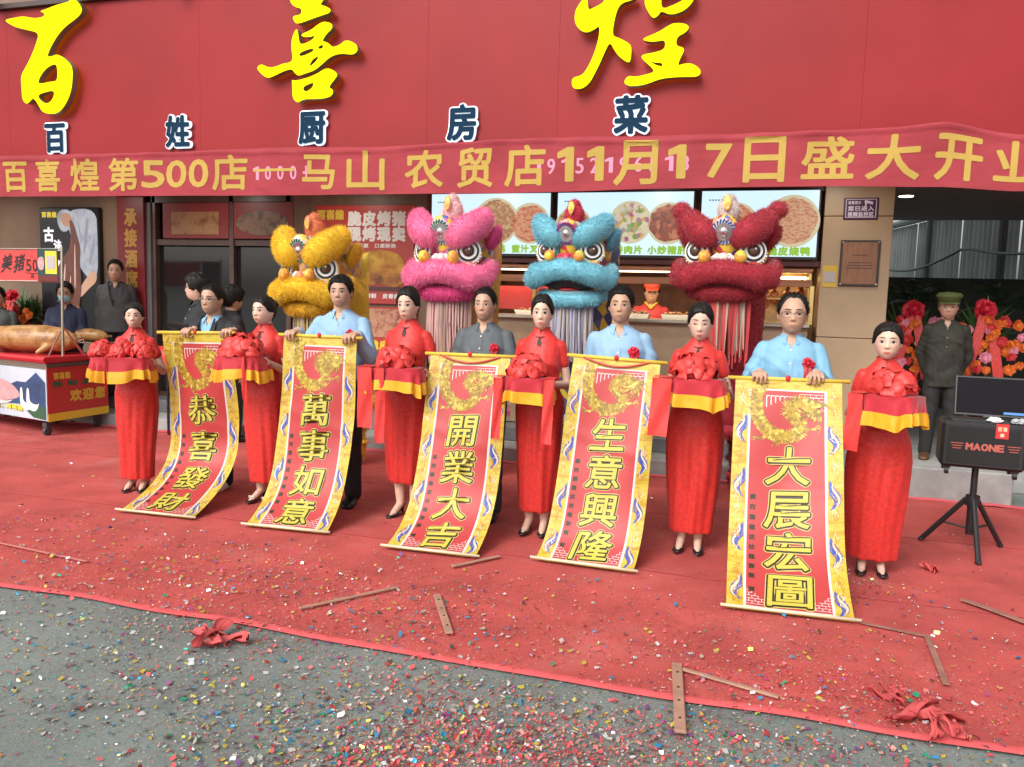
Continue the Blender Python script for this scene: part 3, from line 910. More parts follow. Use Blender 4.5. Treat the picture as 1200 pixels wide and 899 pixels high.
# ---------------------------------------------------------------- posters and signs on the front
m_pred = mat('poster_red', (0.46, 0.045, 0.035), 0.35, var=.05, vscale=2)
t = empty('pork_poster', (-4.35, 8.36, 1.55))
tag(t, 'large red wall poster with white characters and a picture of roast pork', 'poster')
mb = MB(); mb.rbox((-4.355, 8.375, 2.095), (1.23, .03, 1.10), .004); npart('panel', mb, m_pred, t)
mb = MB()
fn = wall_fn(8.359)
text_row(mb, '脆皮烤猪', -4.56, -3.83, 2.495, .165, fn, .011, .001)
text_row(mb, '现烤现卖', -4.56, -3.83, 2.325, .165, fn, .011, .001)
text_row(mb, '肥而不腻 口感酥脆', -4.56, -3.95, 2.195, .05, fn, .002, .001)
text_row(mb, '专业烤制 皮香肉嫩', -4.47, -3.83, 1.635, .055, fn, .003, .001)
npart('white_lettering', mb, m_white, t)
mb = MB(); text_row(mb, '百喜煌', -4.98 + .03, -4.6, 2.54, .11, fn, .009, .001); npart('gold_lettering', mb, mat('logo_gold', (.7, .5, .05), .5), t)
mb = MB()
mb.prism(chaikin([(-4.52, 2.1), (-4.3, 2.15), (-4.05, 2.15), (-3.86, 2.08), (-3.83, 1.9), (-3.86, 1.76), (-4.0, 1.73), (-4.12, 1.78), (-4.3, 1.74), (-4.5, 1.73), (-4.62, 1.8), (-4.6, 2.0)], 2), 8.352, 8.358)
npart('pork_picture', mb, ramp_mat('crackling', [(.32, (.16, .05, .015)), (.47, (.48, .2, .03)), (.62, (.66, .42, .05)), (.8, (.4, .14, .04))], 4.5, .5), t)
mb = MB(); mb.box((-4.2, 8.3565, 1.715), (.75, .005, .05)); npart('tray_picture', mb, mat('tray_brown', (.09, .02, .02), .4), t)

t = empty('meat_poster', (-4.0, 8.36, .95))
tag(t, 'small poster of sliced roast meat below the red pork poster', 'poster')
mb = MB(); mb.rbox((-4.01, 8.375, 1.22), (.62, .03, .58), .004); npart('panel', mb, m_pred, t)
mb = MB(); mb.box((-4.01, 8.357, 1.33), (.58, .004, .32)); npart('meat_picture', mb, ramp_mat('meat_mix', [(.3, (.16, .04, .03)), (.45, (.42, .16, .1)), (.6, (.55, .32, .2)), (.75, (.3, .08, .05))], 18, .5, kind='noise'), t)
mb = MB(); text_row(mb, '脆皮烧肉', -4.28, -3.76, 1.08, .11, wall_fn(8.359), .008, .001); npart('yellow_lettering', mb, mat('yellow_print', (.75, .55, .03), .5), t)

for x0, x1, st_, lb in ((-7.12, -6.17, [(.35, (.3, .14, .05)), (.5, (.36, .2, .09)), (.65, (.2, .07, .03))], 'left red food board over the doorway with a tan picture'),
                       (-6.10, -5.27, [(.35, (.07, .06, .04)), (.5, (.26, .16, .1)), (.65, (.05, .04, .03))], 'right red food board over the doorway with a dark round picture')):
    t = empty('food_board', ((x0 + x1) / 2, 8.4, 2.27))
    tag(t, lb, 'poster', 'red food boards over the doorway')
    mb = MB(); mb.rbox(((x0 + x1) / 2, 8.415, 2.48), (x1 - x0, .03, .43), .004); npart('panel', mb, mat('board_maroon', (.22, .03, .03), .4), t)
    mb = MB(); 
    if 'left' in lb: mb.box(((x0 + x1) / 2, 8.397, 2.45), ((x1 - x0) * .72, .004, .27))
    else: disc(mb, (x0 + x1) / 2 - .02, 2.45, .36, .14, 8.398, .003)
    npart('picture', mb, ramp_mat('board_' + ('tan' if 'left' in lb else 'dish'), st_, 5, .4), t)

t = empty('roast_goose_lightbox', (-8.5, 8.36, 1.1))
tag(t, 'black illuminated poster of a cook in white holding a roast goose', 'poster')
mb = MB(); mb.rbox((-8.5, 8.36, 1.87), (.95, .07, 1.54), .012); npart('panel', mb, mat('lightbox_black', (.012, .012, .016), .25), t)
def flat(name, poly, m, d, it=2):
    mb = MB(); mb.prism(chaikin(poly, it), 8.325 - d - .002, 8.325 - d); npart(name, mb, m, t)
m_coat = ramp_mat('coat_white', [(.3, (.32, .34, .42)), (.5, (.6, .62, .68)), (.7, (.75, .76, .8))], 7, .5, emit=.5)
flat('coat_picture', [(-8.5, 2.62), (-8.06, 2.62), (-8.045, 2.3), (-8.05, 1.8), (-8.15, 1.7), (-8.3, 1.85), (-8.42, 2.0), (-8.45, 2.25), (-8.5, 2.4)], m_coat, .001)
flat('sleeve_picture', [(-8.66, 2.6), (-8.48, 2.62), (-8.4, 2.5), (-8.47, 2.36), (-8.6, 2.32), (-8.68, 2.45)], m_coat, .004)
flat('arm_picture', [(-8.08, 1.86), (-8.2, 1.8), (-8.36, 1.6), (-8.4, 1.52), (-8.33, 1.5), (-8.2, 1.62), (-8.06, 1.72)], mat('lit_skin', (.55, .33, .22), .5, emit=(.55, .33, .22), estr=.3), .004)
flat('hand_picture', [(-8.63, 2.55), (-8.5, 2.58), (-8.42, 2.5), (-8.47, 2.4), (-8.58, 2.4)], mat('lit_skin', (.55, .33, .22)), .007)
flat('goose_picture', [(-8.48, 2.5), (-8.41, 2.46), (-8.36, 2.3), (-8.3, 2.12), (-8.33, 1.95), (-8.3, 1.75), (-8.33, 1.5), (-8.37, 1.28), (-8.5, 1.2), (-8.63, 1.35), (-8.68, 1.6), (-8.7, 1.85), (-8.6, 2.0), (-8.48, 2.12), (-8.45, 2.3)],
     ramp_mat('goose_glaze', [(.3, (.10, .02, .01)), (.5, (.32, .06, .025)), (.62, (.5, .14, .06)), (.75, (.7, .42, .3))], 5, .3, emit=.3, stretch=(2.5, 1, .5)), .010)
for q, (x0, z0, x1, z1) in enumerate(((-8.2, 2.55, -8.28, 2.05), (-8.1, 2.3, -8.2, 1.9), (-8.35, 2.5, -8.32, 2.2), (-8.45, 2.55, -8.40, 2.3))):
    flat('coat_fold', [(x0, z0), (x0 + .03, z0 - .1), (x1 + .035, z1), (x1, z1 + .05)], mat('coat_grey', (.2, .22, .28), .5, emit=(.22, .24, .3), estr=.5), .0026)
for x0, z0, x1, z1 in ((-8.56, 1.95, -8.62, 1.5), (-8.40, 2.2, -8.42, 1.6), (-8.48, 1.8, -8.52, 1.35)):
    flat('goose_gloss', [(x0, z0), (x0 + .014, z0 - .05), (x1 + .02, z1), (x1, z1 + .06)], mat('gloss_print', (.7, .45, .38), .4, emit=(.7, .45, .38), estr=.3), .0125)
flat('rack_picture', [(-8.66, 1.45), (-8.3, 1.40), (-8.28, 1.22), (-8.45, 1.15), (-8.66, 1.2)], ramp_mat('rack_print', [(.35, (.02, .015, .01)), (.55, (.2, .09, .03)), (.7, (.4, .2, .08))], 9, .5), .0128)
mb = MB(); text_row(mb, '百喜煌', -8.93, -8.68, 2.55, .07, wall_fn(8.323), .006, .001); npart('gold_logo', mb, mat('lit_gold', (.7, .6, .1), .5, emit=(.6, .5, .05), estr=.5), t)
mb = MB()
for k, ch in enumerate('古烧'): put_glyph(mb, ch, -8.82, 2.30 - k * .27, .17, .19, wall_fn(8.323), .008, .001)
for k, ch in enumerate('法腊'): put_glyph(mb, ch, -8.68, 2.16 - k * .26, .13, .15, wall_fn(8.323), .007, .001)
npart('white_lettering', mb, mat('lit_white', (.8, .8, .85), .5, emit=(.8, .85, .95), estr=.6), t)

t = empty('vertical_sign', (-7.57, 8.36, .9))
tag(t, 'tall narrow dark red sign with a column of gold characters beside the doorway', 'sign')
mb = MB(); mb.rbox((-7.57, 8.375, 1.84), (.41, .04, 1.86), .006); npart('panel', mb, mat('sign_maroon', (.21, .018, .022), .4), t)
mb = MB()
for k, ch in enumerate('承接酒席一桌起'): put_glyph(mb, ch, -7.56, 2.52 - k * .255, .19, .23, wall_fn(8.353), .009, .001)
npart('gold_lettering', mb, mat('dull_gold', (.5, .28, .05), .5), t)

# on the tan pillar
t = empty('camera_notice', (.815, 8.28, 2.47)); tag(t, 'dark purple notice with a camera symbol high on the tan pillar', 'notice')
mb = MB(); mb.rbox((.815, 8.293, 2.57), (.30, .012, .2), .004); npart('plate', mb, mat('notice_purple', (.06, .02, .07), .35), t)
mb = MB()
fr = [(.815 - .13, 2.49), (.815 + .13, 2.49), (.815 + .13, 2.655), (.815 - .13, 2.655), (.815 - .13, 2.49)]
for a, b in zip(fr[:-1], fr[1:]): mb.tube([(a[0], 8.286, a[1]), (b[0], 8.286, b[1])], .004, 6)
f2 = wall_fn(8.286)
text_row(mb, '温馨提示', .70, .815, 2.625, .03, f2, .001, .001)
text_row(mb, '您已进入', .70, .93, 2.572, .046, f2, .002, .001)
text_row(mb, '视频监控区', .70, .93, 2.518, .046, f2, .002, .001)
mb.rbox((.88, 8.285, 2.628), (.075, .004, .026), .002, rot=(0, .25, 0)); mb.rbox((.855, 8.285, 2.607), (.014, .004, .03), .002)
npart('white_print', mb, mat('notice_white', (.62, .55, .65), .5), t)
t = empty('wooden_plaque', (.835, 8.28, 1.86)); tag(t, 'wooden plaque in a dark frame on the tan pillar', 'plaque')
mb = MB(); mb.rbox((.835, 8.29, 2.065), (.345, .018, .43), .004); npart('frame', mb, mat('plaque_frame', (.03, .02, .015), .3), t)
mb = MB(); mb.rbox((.835, 8.281, 2.065), (.305, .012, .39), .003); npart('board', mb, mat('plaque_wood', (.25, .11, .05), .35, var=.2, vscale=6, stretch=(8, 1, 1)), t)
mb = MB(); 
for k, (wd, z) in enumerate(((.12, 2.14), (.2, 2.07), (.22, 2.045), (.22, 2.02))): mb.box((.835, 8.2745, z), (wd, .002, .007))
npart('engraving', mb, mat('engraving', (.06, .03, .02), .5), t)
for dx in (-.155, .155):
    for dz in (-.195, .195):
        mb = MB(); mb.ell((.835 + dx, 8.279, 2.065 + dz), (.01, .006, .01), 10, 6); npart('stud', mb, m_steel, t, True)
t = empty('payment_sticker', (.585, 8.29, 1.83)); tag(t, 'small yellow payment sticker at the left edge of the tan pillar', 'sticker')
mb = MB(); mb.rbox((.585, 8.297, 1.94), (.13, .004, .205), .001); npart('card', mb, mat('sticker_yellow', (.62, .42, .04), .4), t)
mb = MB(); mb.box((.585, 8.2935, 1.935), (.1, .003, .1)); npart('pale_panel', mb, mat('sticker_pale', (.42, .4, .4), .5), t)

# ---------------------------------------------------------------- the covered passage on the right
t = empty('downlight', (1.36, 9.6, 2.85)); tag(t, 'small round lit downlight in the passage ceiling', 'ceiling lamp', 'round downlights in the soffit')
mb = MB(); mb.tube([(1.38, 9.6, 2.861), (1.38, 9.6, 2.842)], .09, 20); npart('trim_ring', mb, m_steel, t)
mb = MB(); mb.tube([(1.38, 9.6, 2.845), (1.38, 9.6, 2.838)], .07, 20); npart('diffuser', mb, mat('lamp_glow', (1, .95, .85), emit=(1, .93, .8), estr=6), t)
ps = MB(); ps.box((4.6, 9.7, 2.90), (7.0, 5.3, .08)); o = bpart('passage_ceiling', ps, m_soffit)
for i, x in enumerate((-9.6, -7.9, -6.2, -4.5, -2.8, -1.1, .6, 2.2)):
    t2 = empty('downlight', (x, 7.75, 2.85)); tag(t2, 'round lit downlight in the soffit behind the red banner', 'ceiling lamp', 'round downlights in the soffit')
    mb = MB(); mb.tube([(x, 7.75, 2.861), (x, 7.75, 2.842)], .09, 20); npart('trim_ring', mb, m_steel, t2)
    mb = MB(); mb.tube([(x, 7.75, 2.845), (x, 7.75, 2.838)], .07, 20); npart('diffuser', mb, mat('lamp_glow', (1, .95, .85)), t2)
    ld = bpy.data.lights.new('downlight_lamp', 'AREA'); ld.shape = 'DISK'; ld.size = .14; ld.energy = 4.5; ld.color = (1, .93, .82)
    lo_ = bpy.data.objects.new('lamp', ld); COL.objects.link(lo_); lo_.parent = t2; lo_.location = (0, 0, -.02)
t = empty('alley_shelter', (3.2, 15, 0)); tag(t, 'grey corrugated alley shelter with posts and a sagging cable behind the passage', 'shelter')
m_corr = mat('corrugated_grey', (.40, .44, .43), .5, var=.25, vscale=2, stretch=(1, 1, .3))
A, B = Vector((2.45, 20.0)), Vector((5.2, 5.0 + 1.2))
def onl(s): 
    q = A.lerp(B, s); return q
for i in range(7):
    s0, s1 = i / 7 + .004, (i + 1) / 7 - .004
    mb = MB()
    mb.grid(lambda u, v: (onl(lerp(s0, s1, u)).x + .03 * math.sin(u * 70), onl(lerp(s0, s1, u)).y, lerp(2.15, 3.35, v)), 90, 1)
    npart('corrugated_panel', mb, m_corr, t)
mb = MB(); mb.tube([(A.x - .05, A.y, 3.42), (B.x - .05, B.y, 3.42)], .07, 8); mb.tube([(A.x - .05, A.y, 2.12), (B.x - .05, B.y, 2.12)], .03, 8)
npart('beam', mb, mat('beam_grey', (.2, .22, .21), .5), t)
for s in (0, .2, .4, .58, .75, .9):
    mb = MB(); q = onl(s); mb.tube([(q.x - .08, q.y, 0), (q.x - .08, q.y, 3.4)], .05, 8); npart('post', mb, mat('beam_grey', (.2, .22, .21)), t)
mb = MB(); mb.tube([(lerp(A.x, B.x, s) - .2, lerp(A.y, B.y, s), 2.62 + .25 * s - .25 * math.sin(PI * ((s * 3) % 1))) for s in [k / 40 for k in range(41)]], .025, 6)
npart('cable', mb, m_black, t)
t = MB(); t.box((4.5, 12.8, 1.05), (7.0, .2, 2.1)); o = t.build('low_wall', mat('shade_dark_wall', (.035, .042, .036), .9, var=.4, vscale=2))  # backdrop wall: shade under the passage cover is put into its dark colour
tag(o, 'wall coloured dark as deep shade at the back of the passage behind the flower stands', 'wall')
m_leaf = mat('dark_leaf', (.03, .06, .025), .5, var=.3, vscale=6, island=.4)
def palm(x, y, z, h, seed, lb):
    rng = random.Random(seed)
    root = empty('potted_palm', (x, y, z)); tag(root, lb, 'plant', 'potted palms in the passage')
    mb = MB(); mb.tube([(0, 0, 0), (0, 0, .3), (0, 0, .32)], [.14, .18, .17], 16); mb.build('pot', mat('pot_clay', (.1, .05, .03), .7), root)
    mb = MB(); mb.tube([(0, 0, .3), (.02, 0, h * .7)], [.04, .025], 8); mb.build('stem', mat('stem_brown', (.08, .06, .03), .8), root)
    mb = MB()
    for k in range(16):
        a = rng.uniform(0, 2 * PI); el = rng.uniform(.3, 1.2); L = rng.uniform(.5, .9) * h * .5
        base = Vector((.02, 0, h * .7)); pts = []
        for j in range(9):
            s = j / 8; pts.append(base + Vector((math.cos(a) * math.cos(el) * L * s, math.sin(a) * math.cos(el) * L * s, math.sin(el) * L * s - .5 * L * s * s)))
        mb.tube(pts, [.008 * (1 - s / 9) + .002 for s in range(9)], 4)
        for j in range(2, 9):
            for sg in (-1, 1):
                d = (pts[j] - pts[j - 1]).normalized(); sd_ = d.cross(Vector((0, 0, 1))).normalized() * sg
                for q in (0, .5):
                    p = pts[j - 1].lerp(pts[j], q); tip = p + sd_ * .2 * (1 - j / 12) + d * .12 - Vector((0, 0, .06))
                    mb.add([p - d * .012, p + d * .012, tip], [(0, 1, 2)])
    mb.build('fronds', m_leaf, root)
palm(1.75, 11.2, .26, 2.1, 3, 'dark potted palm beside the tan pillar behind the flowers')
palm(2.55, 10.6, .26, 2.0, 5, 'dark potted palm behind the old man in the green cap')
palm(3.35, 10.0, .26, 2.2, 8, 'dark potted palm at the right edge behind the red bow')
# ================================================================ PEOPLE
m_skinF = mat('skin_fair', (0.66, 0.44, 0.335), 0.5, attr='Col', var=0.05, vscale=30, sss=0.06, spec=.4)
m_skinM = mat('skin_tan', (0.50, 0.30, 0.205), 0.5, attr='Col', var=0.06, vscale=30, sss=0.05, spec=.4)
m_hair = mat('black_hair', (0.009, 0.008, 0.007), 0.5, spec=.25, var=.4, vscale=30, bump=.5, bscale=90, stretch=(1, 1, .25))
m_grey_hair = mat('grey_hair', (0.10, 0.09, 0.085), 0.5, var=.4, vscale=30, bump=.5, bscale=90)
m_eyew = mat('eye_white', (0.62, 0.58, 0.55), .3)
m_iris = mat('eye_dark', (0.02, 0.012, 0.01), .2)
m_lash = mat('lash', (0.03, 0.02, 0.018), .6)
m_dress = mat('red_satin_dress', (0.56, 0.030, 0.024), 0.46, var=.15, vscale=46, bump=.22, bscale=34, spec=.35, sheen=.06, detail=2)
m_piping = mat('gold_piping', (.55, .22, .08), .4)
m_shoe = mat('black_shoe', (.012, .011, .012), .35)
m_lens = mat('glasses_black', (.015, .015, .017), .3)

def ik(S, W, l1, l2, pole):
    S, W, pole = Vector(S), Vector(W), Vector(pole)
    d = W - S
    L = min(d.length, (l1 + l2) * .995)
    t = d.normalized()
    W2 = S + t * L if d.length > L else W
    a = (l1 * l1 - l2 * l2 + L * L) / (2 * L)
    h = math.sqrt(max(1e-6, l1 * l1 - a * a))
    p = (pole - t * pole.dot(t)).normalized()
    return S + t * a + p * h, W2

def hand(mb, W, d, n, side, curl=(.3, .4, .3), s=1.0, thumb=.5):
    """palm with four separate fingers and a thumb; d = finger direction, n = palm normal, side = +1/-1 which way the thumb lies"""
    W, d, n = Vector(W), Vector(d).normalized(), Vector(n)
    n = (n - d * n.dot(d)).normalized()
    a = d.cross(n) * side
    kn = []
    for k, off in enumerate((.033, .0115, -.010, -.031)):
        K = W + (d * (.088, .092, .088, .08)[k] + a * off) * s
        mb.cap(W + a * off * .55 * s, .015 * s, K, .0115 * s, 8)
        kn.append(K)
    mb.ell(W + d * .045 * s, (.02 * s, .02 * s, .02 * s), 8, 6)
    for k, K in enumerate(kn):
        Ls = [(.038, .026, .02), (.043, .028, .021), (.039, .026, .02), (.03, .02, .017)][k]
        p = K; ang = 0
        dd = (d + a * (.10, .03, -.04, -.12)[k]).normalized()
        for j in range(3):
            ang += curl[j]
            v = dd * math.cos(ang) + n * math.sin(ang)
            q = p + v * Ls[j] * s
            mb.cap(p, (.0098, .0088, .0078)[j] * s, q, (.0088, .0078, .0068)[j] * s, 8)
            p = q
    b0 = W + (d * .02 + a * .022) * s
    b1 = b0 + (d * .034 + a * .026 + n * .014 * (1 + thumb)) * s
    b2 = b1 + (d * .028 + a * (.012 - .02 * thumb) + n * .016 * (1 + thumb)) * s
    mb.cap(b0, .015 * s, b1, .0115 * s, 8); mb.cap(b1, .0105 * s, b2, .008 * s, 8)
    b3 = b2 + (d * .018 + n * .006) * s
    mb.cap(b2, .0085 * s, b3, .007 * s, 8)

H0 = 1.688
HF = 1.655
SMILE = 0.0
JAW = .30
HEAD_A, HEAD_B, HEAD_C = .0735, .093, .110
def skull_r(nx, ny, nz, g=0.0):
    """point on the skull in head-local axes for a unit direction (face looks to -y)"""
    x, y, z = nx * (HEAD_A + g), ny * (HEAD_B + g), nz * (HEAD_C + g)
    if nz > 0:
        c = max(1e-4, math.sqrt(1 - nz * nz))
        f = min(1.22, math.sqrt(max(0, 1 - nz ** 2.7)) / c)
        x *= f; y *= f
        z *= 1 - .035 * nz
    if nz < 0:
        k = (-nz) ** 1.4
        c = max(1e-4, math.sqrt(max(0, 1 - nz * nz)))
        x *= (1 - JAW * k) * min(1.35, math.sqrt(max(0, 1 - (-nz) ** 3)) / c)
        if ny > 0: y *= 1 - .55 * k
        else: y *= min(1.5, math.sqrt(max(0, 1 - (-nz) ** 4)) / c) * (1 - .03 * k)
    if ny < 0:
        y *= 1 - .05 * (1 - abs(nz)) * (1 - min(1, abs(nx) * 1.6))
    else:
        x *= 1 + .03 * ny
    return Vector((x, y, z))

def face_bump(x, z, seed, female):
    """how far the front of the face stands out (+) or lies back (-) at x, z"""
    g = lambda u, w: math.exp(-(u / w) ** 2)
    ax = abs(x)
    j = ((seed * 37) % 11 - 5) / 5.0
    z0 = z
    d = 0.0
    if -.040 < z < .022:
        t = (.020 - z) / .046
        A = (.0035 + (.0150 + .0012 * j) * max(0, min(1, t)) ** 1.5) * smooth01((z + .038) / .010) * smooth01((.024 - z) / .012)
        d += A * g(x, .0075 + .0045 * max(0, min(1, t)))
    d += .0042 * g(ax - .0115, .0060) * g(z + .0285, .0062)                 # wings of the nose
    z = z0 - .0035 * SMILE * (x / .022) ** 2 if ax < .04 else z0
    d += .0040 * g(x, .027) * g(z + .061, .017)                             # round of the mouth
    d += (.0024 if female else .0020) * g(x, .023) * g(z + .0568, .0042) + (.0026 if female else .0022) * g(x, .019) * g(z + .0662, .0050)
    d -= .0026 * g(x, .022) * g(z + .0612, .0022) + .0020 * g(x, .016) * g(z + .0760, .0045)
    z = z0
    d += (.0040 if female else .0055) * g(x, .018 + (0 if female else .006)) * g(z + .093, .012)
    d += (.0016 if female else .0034) * g(ax - .028, .018) * g(z - .026, .0075)
    d -= .0052 * g(ax - .031, .017) * g(z - .004, .0105)                    # eye sockets
    d += .0026 * g(ax - .0315, .013) * g(z - .002, .0065)                   # lids
    d += .0030 * g(ax - .042, .018) * g(z + .022, .018)                     # cheeks
    d -= .0012 * g(ax - .030 - .002, .006) * g(z + .045, .014)
    return d

def head_shapes(mb, X, female, seed):
    global JAW
    JAW = .31 if female else .21
    mb.X = X
    n, m = 72, 56
    rings = []
    for i in range(1, m):
        a = -PI / 2 + PI * i / m
        ring_ = []
        for k in range(n):
            b = 2 * PI * k / n
            p = skull_r(math.cos(a) * math.cos(b), math.cos(a) * math.sin(b), math.sin(a))
            if p.y < 0:
                w = smooth01(-p.y / .045)
                p.y -= face_bump(p.x, p.z, seed, female) * w
            ring_.append(p)
        rings.append(ring_)
    mb.loft(rings)
    for s in (-1, 1):
        mb.ell((s * .0755, .008, -.006), (.008, .016, .028), 10, 8, rot=(0, 0, s * -.35))           # ears
    mb.X = None

def hair_mesh(X, style):
    """hair cap: the skull swollen where hair grows and sunk where it does not"""
    mb = MB(); mb.X = X
    n, m = 56, 40
    thick = dict(bun=.011, short=.011, crop=.009, receding=.010, fringe=.018).get(style, .012)
    rings = []
    tv = []
    for i in range(1, m):
        a = -PI / 2 + PI * i / m
        ring = []
        for k in range(n):
            b = 2 * PI * k / n
            nx, ny, nz = math.cos(a) * math.cos(b), math.cos(a) * math.sin(b), math.sin(a)
            az = abs(math.atan2(nx, -ny))          # 0 front .. pi back
            P = {'bun': [(0, .60), (.45, .56), (.9, .30), (1.15, .0), (1.45, -.12), (1.9, -.25), (2.4, -.62), (3.2, -.70)],
                 'short': [(0, .60), (.55, .60), (.85, .42), (1.1, .10), (1.35, -.12), (1.5, .1), (1.85, -.1), (2.3, -.5), (3.2, -.58)],
                 'crop': [(0, .66), (.55, .64), (.85, .5), (1.1, .18), (1.35, -.08), (1.5, .12), (1.85, -.1), (2.3, -.48), (3.2, -.55)],
                 'receding': [(0, .82), (.35, .86), (.7, .80), (.95, .45), (1.2, .15), (1.35, -.08), (1.5, .1), (1.85, -.1), (2.3, -.5), (3.2, -.56)],
                 'fringe': [(0, .42), (.5, .40), (.85, .3), (1.1, -.1), (1.35, -.2), (1.6, -.1), (1.9, -.3), (2.3, -.6), (3.2, -.65)]}[style]
            lim = np.interp(az, [p[0] for p in P], [p[1] for p in P])
            t = smooth01((nz - lim) / .07 + .5)
            wob = .0025 * math.sin(9 * b + 4 * a) + .002 * math.sin(23 * b)
            top = thick * (1.0 + (.5 * max(0, nz) if style in ('short', 'fringe') else .1 * max(0, nz)))
            if style == 'bun': top -= .004 * math.exp(-(nx / .05) ** 2) * (nz > .5)
            ring.append(skull_r(nx, ny, nz, lerp(-.016, top + wob, t)))
            tv.append(t)
        rings.append(ring)
    mb.loft(rings)
    mb.grown = [f for f in mb.F if len(f) == 4 and all(tv[i] > .75 for i in f)]
    if style == 'bun':
        mb.ell((0, .100, .035), (.040, .030, .040), 16, 12)
        mb.tube([(.042 * math.cos(q * .5), .104 + .012 * math.sin(q * .5), .035 + .04 * math.sin(q * .5)) for q in range(13)], .009, 6)
    mb.X = None
    return mb

TORSO_F = [(.80, .156, .112, .0), (.88, .162, .118, .0), (.96, .142, .104, 0), (1.04, .114, .086, 0), (1.12, .120, .094, -.008), (1.19, .133, .114, -.018), (1.25, .134, .100, -.010), (1.31, .128, .080, 0), (1.355, .104, .064, .006), (1.39, .070, .055, .008), (1.415, .050, .050, .008)]
TORSO_M = [(.80, .155, .112, 0), (.88, .162, .118, 0), (.96, .160, .116, -.004), (1.04, .158, .116, -.006), (1.12, .164, .116, -.006), (1.20, .168, .118, -.006), (1.27, .170, .110, 0), (1.33, .158, .088, .004), (1.37, .128, .072, .008), (1.40, .080, .062, .01), (1.42, .058, .056, .01)]
def ring(z, rx, ry, yo, g=0.0, n=28, e=2.3, xo=0.0):
    out = []
    for k in range(n):
        a = 2 * PI * k / n
        c, s = math.cos(a), math.sin(a)
        out.append(Vector((xo + math.copysign(abs(c) ** (2 / e), c) * (rx + g), yo + math.copysign(abs(s) ** (2 / e), s) * (ry + g), z)))
    return out

def fold(me, seed, amp, zlo=-9, zhi=9, vertical=True, k=1.0):
    V = coords(me).copy(); N = normals(me)
    rng = np.random.default_rng(seed)
    ph = rng.random(6) * 6.28
    x, y, z = V[:, 0], V[:, 1], V[:, 2]
    a = np.arctan2(y, x)
    if vertical:
        d = np.sin(6 * a + 2.2 * np.sin(3.1 * z + ph[0]) + ph[1]) * .6 + np.sin(13 * a + 3 * np.sin(2.3 * z + ph[2]) + ph[3]) * .4
    else:
        d = np.sin((38 * z + 14 * x) * k + 2.5 * np.sin(9 * x + 7 * z + ph[0]) + ph[1]) * .6 + np.sin((24 * z - 30 * x) * k + 2 * np.sin(11 * y + ph[2]) + ph[3]) * .4 + np.abs(np.sin((30 * z + 44 * x) * k + 3 * np.sin(7 * x - 9 * z + ph[4]) + ph[5])) * .55
    w = np.clip((z - zlo) / .15, 0, 1) * np.clip((zhi - z) / .15, 0, 1)
    set_coords(me, V + N * (d * amp * w)[:, None])

def shoe_shape(mb, x, y, yaw, kind):
    """y = heel-to-toe centre, toe to -y"""
    R = Matrix.Translation((x, y, 0)) @ Matrix.Rotation(yaw, 4, 'Z')
    old = mb.X; mb.X = R
    if kind == 'pump':
        prof = [(.085, .022, .058, .020), (.06, .026, .050, .024), (.02, .026, .030, .024), (-.03, .032, .010, .026), (-.075, .036, .008, .024), (-.115, .030, .008, .018), (-.145, .012, .009, .010)]
        rings = []
        for yy, hw, zb, hh in prof:
            rings.append([Vector((hw * math.cos(2 * PI * k / 14), yy, zb + hh * (.5 + .5 * math.sin(2 * PI * k / 14)))) for k in range(14)])
        mb.loft(rings)
        mb.cap((0, .07, .055), .018, (0, .078, .006), .008, 8)
    else:
        h = .075 if kind == 'leather' else .085
        prof = [(.115, .030, h * .9), (.09, .038, h), (.04, .040, h * 1.05), (-.02, .044, h * .85), (-.08, .050, h * .62), (-.13, .046, h * .52), (-.16, .028, h * .36)]
        rings = []
        for yy, hw, hh in prof:
            rings.append([Vector((math.copysign(abs(math.cos(q)) ** .7, math.cos(q)) * hw, yy, hh * (.5 + .5 * math.copysign(abs(math.sin(q)) ** .7, math.sin(q))))) for q in [2 * PI * k / 16 for k in range(16)]])
        mb.loft(rings)
    mb.X = old

def cloth_flower(name, R, seed, m, layers=((1.0, 9, .2), (.75, 8, .6), (.45, 6, 1.05)), parent=None):
    """ruffled fabric rosette facing +z, radius R"""
    rng = random.Random(seed)
    mb = MB()
    for (rr, k, tilt) in layers:
        for i in range(k):
            a = 2 * PI * (i + rng.uniform(-.25, .25)) / k
            t = tilt + rng.uniform(-.2, .25)
            L = R * rr * rng.uniform(.8, 1.12); wd = R * rr * rng.uniform(.5, .75)
            ph = rng.uniform(0, 6)
            def fn(u, v, a=a, t=t, L=L, wd=wd, ph=ph):
                s = v; wv = math.sin(u * 3 * PI + ph) * .11 * R * s + .22 * R * s * (2 * u - 1) ** 2
                r0 = L * s * (1 - .22 * (2 * u - 1) ** 2 * s); zz = r0 * math.sin(t) - .35 * L * s * s * math.cos(t) + wv + .02 * R
                rad_ = r0 * math.cos(t * .8) - .18 * L * max(0, s - .7)
                w_ = (u - .5) * wd * 1.5 * math.sin(PI * (.12 + .56 * s)) ** .8
                return (rad_ * math.cos(a) - w_ * math.sin(a), rad_ * math.sin(a) + w_ * math.cos(a), zz)
            mb.grid(fn, 8, 7)
    mb.ell((0, 0, R * .3), (R * .28, R * .28, R * .25), 10, 8)
    return mb

